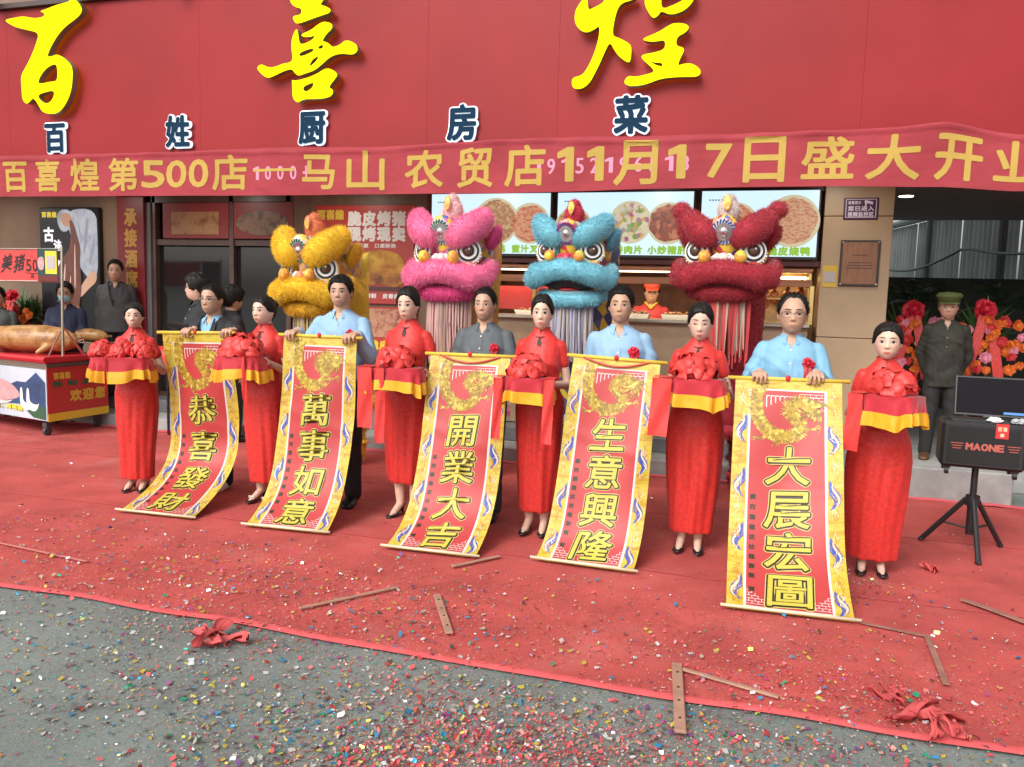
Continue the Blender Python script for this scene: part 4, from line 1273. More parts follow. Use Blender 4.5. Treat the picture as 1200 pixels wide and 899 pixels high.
def cloth_ball(R, h, seed, n=34):
    """puffed bow of bunched satin: cupped loops over a dome"""
    rng = random.Random(seed); mb = MB()
    mb.ell((0, 0, h * .25), (R * .55, R * .55, h * .45), 14, 10)
    for i in range(n):
        q = (i + .5) / n
        z = 1 - q * 1.0; r = math.sqrt(max(0, 1 - z * z)); a = i * 2.39996 + rng.uniform(-.3, .3)
        d = Vector((r * math.cos(a), r * math.sin(a), z))
        t = Vector((rng.uniform(-1, 1), rng.uniform(-1, 1), rng.uniform(-.6, .6))); t = (t - d * t.dot(d)).normalized()
        ax = (t + d * rng.uniform(.15, .55)).normalized(); w_ = ax.cross(d).normalized()
        p = Vector((d.x * R * .58, d.y * R * .58, d.z * h * .55 + h * .12)) - ax * R * .22
        L = R * rng.uniform(.55, .8); wd = R * rng.uniform(.45, .75); ph = rng.uniform(0, 6)
        def fn(u, v):
            x = (u - .5) * 2
            lift = .16 * R * math.sin(PI * (.1 + .8 * v)) + .13 * R * (1 - x * x) * math.sin(PI * min(1, .15 + v * .9)) + .035 * R * math.sin(7 * u + 5 * v + ph)
            pt = p + ax * L * v + w_ * wd * .5 * x * math.sin(PI * (.18 + .55 * v)) ** .7 + d * lift
            return (pt.x, pt.y, max(pt.z, -.004))
        mb.grid(fn, 8, 7)
    return mb

def person(label, loc, rz, h, sex, outfit, arms, head=(0, 0), style='bun', seed=1, glasses=False, group=None, voxel=.0062,
           skin=None, mask=False, smile=.4, eyes='open', bg=False, legs_x=.085, hair_mat=None, lean=0.0, corsage=False):
    """arms: {-1: (wrist, finger dir, palm normal, curl), +1: ...} in body axes at a 1.65 m scale"""
    s = h / (HF if sex == 'f' else H0)
    root = empty('person', loc, rz, s)
    tag(root, label, 'person', group)
    fem = sex == 'f'
    T = TORSO_F if fem else TORSO_M
    sk = skin or (m_skinF if fem else m_skinM)
    hx = Matrix.Translation((0, -.014, 1.531 if fem else 1.546)) @ Matrix.Rotation(head[0], 4, 'Z') @ Matrix.Rotation(head[1], 4, 'X')
    hs = 1.12 if fem else 1.18
    vr = random.Random(seed * 13 + 5)
    wide, tall, fs = outfit.get('face', (vr.uniform(.88, .94), vr.uniform(.97, 1.02), 1.0))
    hs *= fs
    hx = hx @ Matrix.Diagonal((hs * wide, hs, hs * tall, 1))
    b = MB()
    b.loft([ring(z, rx - .004, ry - .004, yo) for z, rx, ry, yo in T])
    b.cap((0, .012, 1.38), .054 if fem else .062, (0, .002, 1.47), .047 if fem else .056, 16)
    global SMILE
    SMILE = smile
    head_shapes(b, hx, fem, seed)
    shx, shz = (.127, 1.308) if fem else (.158, 1.318)
    el = {}
    oc_pole = outfit.get('pole', .30)
    for sx in (-1, 1):
        S = Vector((sx * shx, .005, shz))
        W, fd, pn, curl = arms[sx]
        E_, W = ik(S, W, .275, .245, (sx * oc_pole, .45, -1.0))
        el[sx] = (S, E_, W)
        r = (.034, .032, .033, .022) if fem else (.044, .039, .040, .027)
        b.cap(S, r[0], E_, r[1], 12); b.cap(E_, r[2], W, r[3], 12)
        hand(b, W, fd, pn, -sx if False else hand_side(fd, pn, sx), curl, .92 if fem else 1.03)
    skirt = outfit['kind'] == 'dress'
    for sx in (-1, 1): b.cap((sx * .03, .012, 1.375), .036, el[sx][0] + Vector((-sx * .03, .004, .004)), .034, 10)
    for sx in (-1, 1):
        hipx = .085
        A, K, F_ = Vector((sx * hipx, 0, .84)), Vector((sx * (legs_x * .9), -.01, .46)), Vector((sx * legs_x * (.62 if skirt else 1.1), .012, .085))
        b.cap(A, .085, K, .052, 12); b.cap(K, .052, K.lerp(F_, .35) + Vector((0, .012, 0)), .050, 12); b.cap(K.lerp(F_, .35) + Vector((0, .012, 0)), .049, F_, .030, 12)
        if skirt:
            fx, fy = F_.x, F_.y
            b.cap((fx, fy + .02, .085), .030, (fx + sx * .008, fy - .10, .030), .024, 10)
            b.cap((fx + sx * .008, fy - .09, .026), .024, (fx + sx * .012, fy - .135, .022), .014, 10)
    me = remesh(b, voxel, 3, .5)
    # colour: lips, cheeks and a little redness, as the skin itself has
    V = coords(me)
    inv = np.array(hx.inverted())
    H = V @ inv[:3, :3].T + inv[:3, 3]
    col = np.ones((len(V), 4), np.float32)
    def tint(mask, c):
        col[:, :3] = col[:, :3] * (1 - mask[:, None]) + np.array(c) * mask[:, None]
    front = (H[:, 1] < -.05)
    Hz = H[:, 2] - .0035 * smile * (np.clip(H[:, 0], -.03, .03) / .022) ** 2
    lipm = np.clip(1.6 - 1.6 * np.sqrt((H[:, 0] / .025) ** 2 + ((Hz + .060) / .0125) ** 2), 0, 1) * front
    tint(lipm * (1.0 if fem else .45), (.78, .26, .26) if fem else (.72, .5, .48))
    slit = np.clip(1.5 - 1.5 * np.sqrt((H[:, 0] / .024) ** 2 + ((Hz + .0605) / .0035) ** 2), 0, 1) * front
    tint(slit * .75, (.30, .12, .11) if smile < 1 else (1.25, 1.5, 1.7))
    for sg in (-1, 1):
        ck = np.exp(-(((H[:, 0] - sg * .042) / .02) ** 2 + ((H[:, 2] + .022) / .018) ** 2)) * (H[:, 1] < -.03)
        tint(ck * (.35 if fem else .2), (1.0, .72, .68))
        ns = np.exp(-(((H[:, 0] - sg * .008) / .005) ** 2 + ((H[:, 2] + .037) / .004) ** 2)) * (H[:, 1] < -.075)
        tint(ns * .75, (.35, .2, .18))
        ey = np.exp(-(((H[:, 0] - sg * .031) / .021) ** 2 + ((H[:, 2] - .004) / .011) ** 2)) * (H[:, 1] < -.04)
        tint(ey * .18, (.6, .42, .38))
    if not fem:
        bd = np.clip(1.3 - np.sqrt((H[:, 0] / .055) ** 2 + ((H[:, 2] + .075) / .04) ** 2), 0, 1) * (H[:, 1] < -.02)
        tint(bd * .08, (.6, .56, .54))
    ca = me.color_attributes.new('Col', 'FLOAT_COLOR', 'POINT')
    ca.data.foreach_set('color', col.ravel())
    bvh = BVHTree.FromPolygons([tuple(v) for v in V], [tuple(p.vertices) for p in me.polygons])
    body = link('body', me, sk, root, True)
    inv4 = hx.inverted(); fwd = (hx.to_3x3() @ Vector((0, 1, 0))).normalized()
    def onface(x, z, lift=.001):
        o = hx @ Vector((x, -.3, z))
        hit = bvh.ray_cast(o, fwd, 1.0)
        p = hit[0] if hit[0] is not None else hx @ Vector((x, -.085, z))
        return p - fwd * lift
    # eyes and brows
    if not mask or True:
        for sx in (-1, 1):
            e = MB()
            op = {'open': .0064, 'narrow': .0048, 'down': .0026}[eyes]
            for j in range(5):
                pass
            def efn(u, v, sx=sx, op=op):
                x = (u - .5) * .030
                k = max(0.0, 1 - (2 * u - 1) ** 2) ** .8
                z = lerp(-op * .9, op * 1.1, v) * k + .0016 * (u - .5) * sx * 2
                return onface(sx * .0315 + x, .002 + z, .0018)
            e.grid(efn, 12, 4, 0)
            for fi in range(len(e.F)):
                c = Vector((0, 0, 0))
                for vi in e.F[fi]: c += Vector(e.V[vi])
                c = inv4 @ (c / 4)
                if abs(c.x - sx * .0315 + .002 * 0) < .0074: e.M[fi] = 1
            lp = [onface(sx * .0315 + (u - .5) * .034, .002 + op * 1.15 * max(0, 1 - (2 * u - 1) ** 2) ** .7 + .0014 * (u - .5) * sx * 2, .002) for u in [k / 8 for k in range(9)]]
            e.tube(lp, [.0008, .0014, .0018, .002, .002, .002, .0018, .0014, .0008], 5, 2)
            e.build('eye', [m_eyew, m_iris, m_lash], root)
            br = MB()
            bp = [onface(sx * (.0125 + .037 * u), .0255 + .0035 * math.sin(u * 2.7) - .002 * u, .001) for u in [k / 6 for k in range(7)]]
            br.tube(bp, [.0022, .0032, .0034, .0032, .0026, .002, .001] if not fem else [.0020, .0029, .0030, .0028, .0024, .0018, .0009], 5)
            br.build('eyebrow', hair_mat or m_hair, root)
    if glasses:
        g = MB()
        for sx in (-1, 1):
            c = [onface(sx * .033, .0, 0)]
            yy = (inv4 @ c[0]).y - .012
            P = []
            for k in range(25):
                q = 2 * PI * k / 24
                P.append(hx @ Vector((sx * .034 + .0265 * math.copysign(abs(math.cos(q)) ** .7, math.cos(q)), yy + .006 * abs(math.cos(q)) ** 2, -.001 + .0165 * math.copysign(abs(math.sin(q)) ** .75, math.sin(q)))))
            g.tube(P, [.0022 if math.sin(2 * PI * k / 24) > -.2 else .0012 for k in range(25)], 6)
            g.tube([hx @ Vector((sx * .0605, yy + .004, .006)), hx @ Vector((sx * .079, -.03, .006)), hx @ Vector((sx * .081, .015, .004))], .0018, 6)
        g.tube([hx @ Vector((-.009, yy, .004)), hx @ Vector((0, yy - .003, .006)), hx @ Vector((.009, yy, .004))], .0016, 6)
        g.build('glasses', m_lens, root)
    if mask:
        mk = MB()
        mk.grid(lambda u, v: (hx @ (lambda q: q)(inv4 @ onface((u - .5) * .125 * (1 - .25 * abs(v - .5)), -.085 + v * .068, .004) - Vector((0, .012 * math.sin(u * PI) * math.sin(v * PI), 0)))), 12, 8)
        mk.build('face_mask', mat('mask_blue', (.35, .6, .68), .7), root, True)
    hm = hair_mesh(hx, style)
    if style != 'bun':
        sub_ = MB(); sub_.V, sub_.F = hm.V, hm.grown
        Vf, Ff = fur(mb_tris(sub_), 2600 if not bg else 800, .017, .0032, seed, -.25, .55)
        hm.add([tuple(v) for v in Vf], [tuple(int(q) for q in f) for f in Ff])
    else:
        sub_ = MB(); sub_.V, sub_.F = hm.V, hm.grown
        Vf, Ff = fur(mb_tris(sub_), 260, .016, .0016, seed, .2, 1.2)
        hm.add([tuple(v) for v in Vf], [tuple(int(q) for q in f) for f in Ff])
    hm.build('hair', hair_mat or m_hair, root, True)
    # clothes
    oc = outfit
    k = oc['kind']
    if k == 'dress':
        d = MB()
        hem = oc.get('hem', .11)
        kw = oc.get('wide', 1.0)
        R_ = [(hem, .142 * kw, .108, 0), (.30, .154 * kw, .112, 0), (.46, .168 * kw, .118, 0), (.62, .180 * kw, .124, 0), (.76, .186 * kw, .130, .004), (.86, .182 * (.5 + .5 * kw), .130, .004), (.95, .165, .116, .002)]
        d.loft([ring(z, rx, ry, yo, 0, 32, 2.2) for z, rx, ry, yo in R_] + [ring(z, rx, ry, yo, .009, 32, 2.2) for z, rx, ry, yo in T[3:]])
        for sx in (-1, 1):
            S, E_, W = el[sx]
            d.cap(S + Vector((0, .0, -.002)), .046, S.lerp(E_, .40), .047, 14)
            d.cap((sx * .03, .012, 1.377), .040, S + Vector((-sx * .03, .004, .004)), .042, 12)
        d.cap((0, .010, 1.385), .058, (0, .006, 1.428), .054, 20)
        dm = remesh(d, .0078, 3, .5)
        fold(dm, seed, .0075, hem - .2, .86, True)
        fold(dm, seed + 7, .0055, .84, 1.33, False)
        if True:   # open the collar top and the hem so that neck and legs come out of them
            drop_faces(dm, lambda c: ((c[:, 2] > 1.428) & (np.abs(c[:, 0]) < .06)))
        do = link('dress', dm, m_dress, root, True)
        f = MB()
        for q in (0, 1): pass
        f.tube([(.056 * math.cos(t), .008 + .056 * math.sin(t), 1.431) for t in [2 * PI * i / 24 for i in range(25)]], .0035, 6)
        f.tube([(0, -.052, 1.43), (0, -.064, 1.395)], .003, 6)
        f.build('collar_piping', mat('dress_trim', (.42, .03, .03), .35), do)
        # keyhole with a knot below the collar
        def chest(x, z, lift):
            zz = [t[0] for t in T]; ry = np.interp(z, zz, [t[2] for t in T]) + .009; yo = np.interp(z, zz, [t[3] for t in T]); rx = np.interp(z, zz, [t[1] for t in T]) + .009
            return (x, yo - ry * max(.05, 1 - abs(x / rx) ** 2.2) ** (1 / 2.2) - lift, z)
        kh = MB()
        kh.grid(lambda u, v: chest((u - .5) * .026 * (math.sin(PI * min(1, v * .9 + .02)) ** .6) * (1.15 - .75 * v), lerp(1.312, 1.362, v), .0035), 6, 8)
        kh.build('keyhole_opening', sk, do)
        kn = MB()
        kn.tube([chest(-.03, 1.373, .005), chest(-.01, 1.368, .008), chest(.01, 1.368, .008), chest(.03, 1.373, .005)], .0035, 6)
        kn.ell(chest(0, 1.366, .009), .007, 8, 6)
        kn.tube([chest(0, 1.366, .006), chest(-.012, 1.335, .006), chest(-.008, 1.305, .006)], .0025, 5); kn.tube([chest(0, 1.366, .006), chest(.012, 1.335, .006), chest(.008, 1.305, .006)], .0025, 5)
        kn.build('knot_button', mat('knot_brown', (.16, .04, .03), .4), do)
        for sx in (-1, 1):
            S, E_, W = el[sx]
            c = S.lerp(E_, .52 + .2); 
        for sx in (-1, 1):
            sh = MB(); shoe_shape(sh, sx * legs_x * .62 + sx * .008, -.02, sx * .06, 'pump')
            so_ = sh.build('shoe', m_shoe, root, True)
            if oc.get('bow'):
                bw = MB(); x = sx * legs_x * .62 + sx * .008
                for q in (-1, 1): bw.tube([(x + q * (.012 + .012 * math.cos(t)), -.105 - .012 * math.sin(t) * .4, .046 + .010 * math.sin(t)) for t in [2 * PI * i / 12 for i in range(13)]], .004, 6)
                bw.build('bow', m_white, so_)
    else:
        # trousers
        p = MB()
        tm = oc.get('trousers', mat('black_trousers', (.014, .014, .017), .7))
        p.loft([ring(z, rx, ry, yo, .010, 24) for z, rx, ry, yo in T[:4]])
        for sx in (-1, 1):
            A, K, F_ = Vector((sx * .085, 0, .84)), Vector((sx * legs_x, -.008, .47)), Vector((sx * legs_x * 1.1, .01, .07))
            p.cap(A, .096, K, .074, 14); p.cap(K, .074, F_, .062, 14)
        pm = remesh(p, .010, 3)
        fold(pm, seed + 3, .004, .03, .8, False)
        link('trousers', pm, tm, root, True)
        for sx in (-1, 1):
            sh = MB(); shoe_shape(sh, sx * legs_x * 1.1, -.03, sx * .12, 'sneaker' if oc.get('sneaker') else 'leather')
            sh.build('shoe', oc.get('shoe', m_shoe), root, True)
        def top(name, m, g, zlo, sleeve, vhalf, vz, vx, amp=.0075):
            d = MB()
            d.loft([ring(zlo, np.interp(zlo, [t[0] for t in T], [t[1] for t in T]), np.interp(zlo, [t[0] for t in T], [t[2] for t in T]), 0, g, 28, 2.3)] + [ring(z, rx, ry, yo, g, 28, 2.3) for z, rx, ry, yo in T if z > zlo + .03])
            for sx in (-1, 1):
                S, E_, W = el[sx]
                q = .010 + g
                d.cap((sx * .035, .012, 1.372), .040 + g * .6, S + Vector((-sx * .03, .004, .004)), .044 + g * .6, 12)
                if sleeve == 'long':
                    d.cap(S, .045 + q * .6, E_, .042 + q * .6, 14); d.cap(E_, .042 + q * .6, E_.lerp(W, .90), .034 + q * .6, 14)
                elif sleeve == 'rolled':
                    d.cap(S, .045 + q * .6, E_, .042 + q * .6, 14); d.cap(E_, .042 + q * .6, E_.lerp(W, .45), .042 + q * .6, 14)
                else:
                    d.cap(S, .045 + q * .8, S.lerp(E_, .72), .050 + q, 14)
            m2 = remesh(d, .0085, 3)
            fold(m2, seed + 11, amp, zlo - .2, 1.36, False)
            drop_faces(m2, lambda c: ((c[:, 2] > 1.405) & (np.abs(c[:, 0]) < .075)) | ((c[:, 1] < -.0) & (c[:, 2] > vz) & (np.abs(c[:, 0]) < vx * (c[:, 2] - vz) / (1.41 - vz))))
            return link(name, m2, m, root, True)
        g0 = .010
        shirt = None
        if k in ('shirt', 'suit', 'polo', 'work'):
            sm = oc['shirt']
            shirt = top('shirt' , sm, g0 if k != 'suit' else .006, oc.get('zlo', .90), oc.get('sleeve', 'long') if k != 'suit' else 'short', 0, 1.335, .042)
            c = MB()
            def cfn(u, v):
                a = lerp(-PI / 2 + .42, 1.5 * PI - .42, u)
                f = abs(u - .5) * 2            # 1 at the front tips
                rr = lerp(.061, .083, v); zz = lerp(1.432 - .012 * f, 1.398 - .040 * f ** 2, v)
                return (rr * math.cos(a) * (1.0 - .0 * f), .012 + rr * math.sin(a) * (1.0 + .10 * f * v) - .018 * f * v, zz)
            c.grid(cfn, 30, 4)
            c.grid(lambda u, v: Vector(cfn(1 - u, v)) + Vector((0, 0, .0015)), 30, 4)
            c.build('collar', sm, shirt, True)
            pl = MB()
            def ch2(x, z, l):
                zz = [t[0] for t in T]; ry = np.interp(z, zz, [t[2] for t in T]) + g0; yo = np.interp(z, zz, [t[3] for t in T])
                return (x, yo - ry - l, z)
            if k != 'suit':
                pl.grid(lambda u, v: ch2((u - .5) * .03, lerp(.98, 1.335, v), .003), 2, 16)
                pl.build('placket', sm, shirt, True)
                if k in ('shirt', 'work'):
                    bt = MB()
                    for z in (1.06, 1.15, 1.24, 1.325): bt.ell(ch2(0, z, .005), (.006, .003, .006), 10, 6)
                    bt.build('buttons', oc.get('button', m_white), shirt)
            if oc.get('pockets'):
                for sx in (-1, 1):
                    pk = MB(); pk.grid(lambda u, v, sx=sx: Vector(ch2(sx * .085 + (u - .5) * .1, lerp(1.185, 1.225, v), -.008 + .004 * (v)))
                                       , 6, 3)
                    pk.ell(ch2(sx * .085, 1.195, -.004), (.007, .004, .007), 8, 6)
                    pk.build('pocket_flap', sm, shirt)
            bl = MB()
            bl.loft([ring(z, np.interp(z, [t[0] for t in T], [t[1] for t in T]), np.interp(z, [t[0] for t in T], [t[2] for t in T]), 0, .017, 28, 2.3) for z in (.90, .935)])
            if k == 'shirt': bl.build('belt', mat('belt_black', (.012, .011, .01), .4), root)
        if k == 'suit':
            jm = oc['jacket']
            j = top('jacket', jm, .022, .80, 'long', 0, 1.12, .085, .004)
            lp = MB()
            for sx in (-1, 1):
                lp.grid(lambda u, v, sx=sx: (sx * (lerp(.012, .075, v) + u * .045 * math.sin(PI * min(1, .15 + v * .8))), -.150 + .085 * max(0, v - .35) ** 1.3 + .01 * u, lerp(1.12, 1.40, v)), 3, 12)
            lp.build('lapel', jm, j)
    if corsage:
        R = Matrix.Translation((.105, -.122, 1.245)) @ Matrix.Rotation(rad(80), 4, 'X')
        fl = cloth_flower('f', .044, seed, None, ((1.0, 9, .2), (.7, 7, .7), (.4, 5, 1.1)))
        fl.V = [tuple(R @ Vector(v)) for v in fl.V]
        fo = fl.build('corsage', m_rosette, root)
        rb = MB()
        for dx in (-.011, .011):
            rb.grid(lambda u, v, dx=dx: (.105 + dx + (u - .5) * .018 + dx * v * .4, -.130 - .004 * math.sin(v * 4), 1.225 - v * .10), 2, 6)
        rb.build('ribbon', m_ribbon, fo)
    return root, el, hx

def hand_side(fd, pn, sx):
    """thumb towards the body's middle or forwards/up, depending on the pose"""
    d, n = Vector(fd).normalized(), Vector(pn)
    n = (n - d * n.dot(d)).normalized()
    a = d.cross(n)
    # right hand (sx=-1): palm down, fingers forward -> thumb towards +x
    want = Vector((-sx, 0, 0)) if n.z < -.3 else (Vector((sx, 0, 0)) if n.z > .3 else Vector((0, -1, 0.3)))
    return 1 if a.dot(want) > 0 else -1

m_rosette = mat('rosette_red', (.50, .010, .03), .5, var=.15, vscale=60)
m_ribbon = mat('ribbon_red', (.52, .04, .03), .45, var=.2, vscale=40)
REST = {-1: ((-.215, -.02, .80), (0, -.1, -1), (1, 0, 0), (.25, .35, .25)), 1: ((.215, -.02, .80), (0, -.1, -1), (-1, 0, 0), (.25, .35, .25))}

def tray_arms(root_loc, rz, h, tray, w, dz=-.035):
    """both hands under the sides of a tray centred at world point tray"""
    s = h / HF
    inv = (Matrix.Translation(root_loc) @ Matrix.Rotation(rz, 4, 'Z') @ Matrix.Scale(s, 4)).inverted()
    out = {}
    for sx in (-1, 1):
        p = inv @ (Vector(tray) + Matrix.Rotation(rz, 3, 'Z') @ Vector((sx * (w / 2 - .035), .10, dz)))
        out[sx] = (p, (-sx * .25, -1, -.02), (0, 0, 1), (.05, .12, .1))
    return out
def rod_arms(root_loc, rz, h, pts, low=False):
    """fists closed over a horizontal rod at world points (image-left, image-right)"""
    s = h / H0
    inv = (Matrix.Translation(root_loc) @ Matrix.Rotation(rz, 4, 'Z') @ Matrix.Scale(s, 4)).inverted()
    i3 = inv.to_3x3()
    out = {}
    for sx, p in zip((-1, 1), pts):
        q = inv @ (Vector(p) + Vector((0, .083, .026)))
        out[sx] = (q, i3 @ Vector((0, -1, -.02)), i3 @ Vector((0, 0, -1)), (.55, 1.25, .9))
    return out

#---------------- the six hostesses: (x, y, height, hem, body turn, head turn, tilt, tray centre, tray width, tray turn)
HOST = [
 (-4.80, 5.33, 1.53, .10, .35, .22, .02, (-4.69, 5.07, 1.10), .46, 'hostess in red cheongsam at the far left, smiling beside the cart'),
 (-3.66, 5.42, 1.61, .16, .02, -.10, .0, (-3.65, 5.12, 1.155), .40, 'hostess in red cheongsam with white bows on her shoes, between the first two scrolls'),
 (-2.47, 5.46, 1.70, .26, .0, .05, .10, (-2.42, 5.14, 1.135), .46, 'tall hostess in red cheongsam looking down to the left, in front of the pork poster'),
 (-1.45, 5.42, 1.67, .16, .05, .10, .03, (-1.46, 5.12, 1.12), .36, 'hostess in red cheongsam facing front under the cyan lion head'),
 (-.385, 5.43, 1.64, .13, .0, .04, .16, (-.38, 5.14, 1.17), .41, 'hostess in red cheongsam with lowered eyes in front of the red lion'),
 (.735, 5.40, 1.555, .09, -.05, -.08, .02, (.745, 5.14, 1.135), .36, 'hostess in red cheongsam at the far right end of the row, before the speaker'),
]
TRAYS = []
for i, (x, y, h, hem, rz, hd, tilt, tr, tw, lb) in enumerate(HOST):
    person(lb, (x, y, .012), rz, h, 'f', dict(kind='dress', hem=hem / (h / HF), bow=(i == 1), face=((.90, .94, .95), (.92, .95, .97), (.85, 1.02, .97), (.84, 1.02, .96), (.88, 1.03, 1.0), (.96, .98, 1.0))[i], wide=(.96, .90, .93, .88, 1.02, 1.10)[i]), tray_arms((x, y, .012), rz, h, tr, tw),
           (hd, tilt), 'bun', 20 + i, group='hostesses in red cheongsams', voxel=.0052, eyes='down' if i == 4 else ('narrow' if i == 0 else 'open'), smile=1.6 if i == 0 else .3)

m_blue = mat('blue_shirt', (.25, .41, .58), .65, var=.06, vscale=8, bump=.6, bscale=13)
m_blue2 = mat('sky_blue_shirt', (.19, .40, .56), .65, var=.06, vscale=8, bump=.6, bscale=13)
m_gshirt = mat('grey_shirt', (.085, .10, .11), .7, var=.08, vscale=8, bump=.6, bscale=13)
m_suit = mat('black_suit', (.016, .017, .022), .75, bump=.1, bscale=200)
m_oldj = mat('olive_jacket', (.024, .024, .018), .8, var=.2, vscale=10, bump=.6, bscale=13)
RY = 5.25
MEN = [
 ((-4.28, 5.62), 1.70, .05, (0.02, 0), 'crop', dict(kind='suit', face=(.92, 1.0, .94), shirt=m_blue2, jacket=m_suit, sneaker=True, shoe=mat('white_sneaker', (.62, .6, .57), .6)), [(-4.24, RY, 1.315), (-3.87, RY, 1.325)], 'man in a black suit and glasses holding the leftmost scroll', True, False),
 ((-3.10, 5.60), 1.80, .15, (.08, .02), 'short', dict(kind='shirt', face=(.96, .96, .88), shirt=m_blue, sleeve='long'), [(-3.32, RY, 1.335), (-2.83, RY, 1.33)], 'tall man in a light blue shirt with a wristwatch, below the yellow lion', False, True),
 ((-1.95, 5.66), 1.73, .05, (.02, 0), 'crop', dict(kind='shirt', face=(.89, 1.0, .91), shirt=m_gshirt, sleeve='rolled', trousers=mat('grey_trousers', (.05, .052, .058), .7)), [(-2.12, RY + .06, 1.17), (-1.72, RY + .06, 1.17)], 'man in a dark grey shirt holding the middle scroll under the pink lion', False, True),
 ((-.94, 5.60), 1.755, .10, (-.02, -.02), 'short', dict(kind='shirt', face=(.93, 1.02, .91), shirt=m_blue, sleeve='long'), [(-1.10, RY + .06, 1.17), (-.70, RY + .06, 1.17)], 'man in light blue shirt with full black hair, holding a scroll beside the cyan lion', False, True),
 ((.185, 5.60), 1.73, 0, (0, 0), 'receding', dict(kind='shirt', face=(.97, .98, .99), pole=.5, shirt=m_blue2, sleeve='long'), [(.0, RY, 1.205), (.335, RY, 1.215)], 'man in sky blue shirt and glasses with receding hair, holding the right end scroll', True, True),
]
for i, ((x, y), h, rz, hd, stl, of, pts, lb, gl, co) in enumerate(MEN):
    r_, el, hx = person(lb, (x, y, .012), rz, h, 'm', of, rod_arms((x, y, .012), rz, h, pts), hd, stl, 40 + i, gl, group='men holding the scrolls', corsage=co, smile=.6, eyes='narrow', voxel=.0047)
    if i == 1:
        S, E_, W = el[1]
        wt = MB(); q = E_.lerp(W, .93); d = (W - E_).normalized()
        wt.tube([q - d * .012, q + d * .012], .038, 14); wt.build('wristwatch', m_black, r_)

# onlookers behind
ARM_FOLD = {-1: ((-.10, -.16, 1.02), (1, -.2, 0), (0, 1, -.2), (.3, .4, .3)), 1: ((.10, -.16, 1.02), (-1, -.2, 0), (0, 1, -.2), (.3, .4, .3))}
ARM_CUT = {-1: ((-.12, -.27, .98), (.2, -1, -.2), (0, 0, -1), (.4, .5, .4)), 1: ((.14, -.27, .98), (-.2, -1, -.2), (0, 0, -1), (.4, .5, .4))}
ARM_BACK = {-1: ((-.12, .13, .84), (.6, .5, -.6), (0, 1, .3), (.3, .4, .3)), 1: ((.12, .13, .84), (-.6, .5, -.6), (0, 1, .3), (.3, .4, .3))}
m_navy_c = mat('navy_polo', (.018, .024, .06), .8); m_gsuit = mat('grey_suit', (.060, .058, .062), .8, var=.1, bump=.5, bscale=14)
person('person in a navy polo and blue face mask behind the roast cart', (-8.04, 7.8, .0), .5, 1.70, 'm', dict(kind='polo', shirt=m_navy_c, sleeve='short'), ARM_CUT, (.1, .05), 'short', 61, mask=True, voxel=.009)
person('man in an open dark grey suit jacket beside the vertical gold sign', (-7.62, 8.16, .3), .5, 1.69, 'm', dict(kind='suit', shirt=mat('dark_shirt', (.035, .035, .045), .8), jacket=m_gsuit), REST, (.1, 0), 'crop', 62, voxel=.009)
person('woman in black with glasses looking left in the dark doorway', (-5.62, 7.15, 0), -.6, 1.80, 'f', dict(kind='work', shirt=mat('black_top', (.014, .014, .016), .8), zlo=.85, sleeve='long'), ARM_FOLD, (-.55, .0), 'fringe', 63, True, voxel=.009)
person('dark haired person in black seen from behind in the doorway', (-5.48, 7.5, 0), 2.6, 1.70, 'm', dict(kind='polo', shirt=mat('black_top', (.014, .014, .016), .8), zlo=.85, sleeve='long'), REST, (.2, .1), 'fringe', 64, voxel=.009)
person('man in grey cut off by the left edge behind the cart', (-9.05, 7.75, 0), .6, 1.62, 'm', dict(kind='polo', shirt=mat('grey_jacket', (.07, .08, .08), .8), sleeve='long'), ARM_CUT, (.1, .1), 'short', 65, voxel=.01)
rt, el, hx = person('kitchen worker in a red shirt and red cap behind the serving counter', (-1.2, 9.15, .3), .1, 1.60, 'm', dict(kind='polo', shirt=mat('uniform_red', (.42, .03, .03), .7), sleeve='short'), ARM_CUT, (.1, .15), 'short', 66, voxel=.009)
cp = MB(); cp.X = hx
cp.loft([[Vector((.088 * r_ * math.cos(t), .004 + .106 * r_ * math.sin(t), z)) for t in [2 * PI * k / 24 for k in range(24)]] for r_, z in ((1, .035), (1.02, .06), (.95, .095), (.7, .125), (.2, .138))])
cp.grid(lambda u, v: ((u - .5) * .15 * (1 - .25 * v), -.08 - .075 * v * math.sin(PI * (.15 + .7 * u)), .042 - .018 * v + .008 * math.sin(PI * u)), 12, 4)
cp.build('cap', mat('cap_red', (.58, .06, .03), .7), rt, True)
cl = MB()
for sg in (-1, 1): cl.tube([(sg * .07, -.03, 1.42), (sg * .045, -.085, 1.40), (0, -.105, 1.35)], .011, 8)
cl.build('yellow_collar', mat('collar_yellow', (.62, .4, .03), .7), rt)
rt, el, hx = person('old man in dark olive jacket and green army cap by the flower stands', (1.60, 8.2, .29), -.12, 1.52, 'm', dict(kind='work', pole=.75, shirt=m_oldj, zlo=.74, sleeve='long', pockets=True, button=mat('brass', (.5, .38, .15), .3, .8), trousers=mat('dark_trousers', (.016, .016, .016), .8), shoe=mat('brown_shoe', (.09, .04, .015), .5)), ARM_BACK, (-.05, .08), 'crop', 67, hair_mat=m_grey_hair, voxel=.0075, eyes='down', legs_x=.10)
cp = MB(); cp.X = hx
cp.loft([[Vector((.090 * a_ * math.cos(t), .002 + .110 * b_ * math.sin(t) + yo, z + .018 * -math.sin(t) * zs)) for t in [2 * PI * k / 28 for k in range(28)]] for a_, b_, yo, z, zs in ((1, 1, 0, .040, 0), (1.02, 1.02, 0, .068, 0), (1.22, 1.16, -.004, .085, .1), (1.24, 1.18, -.004, .098, .2), (1.0, 1.0, 0, .118, .3), (.3, .3, 0, .124, .2))])
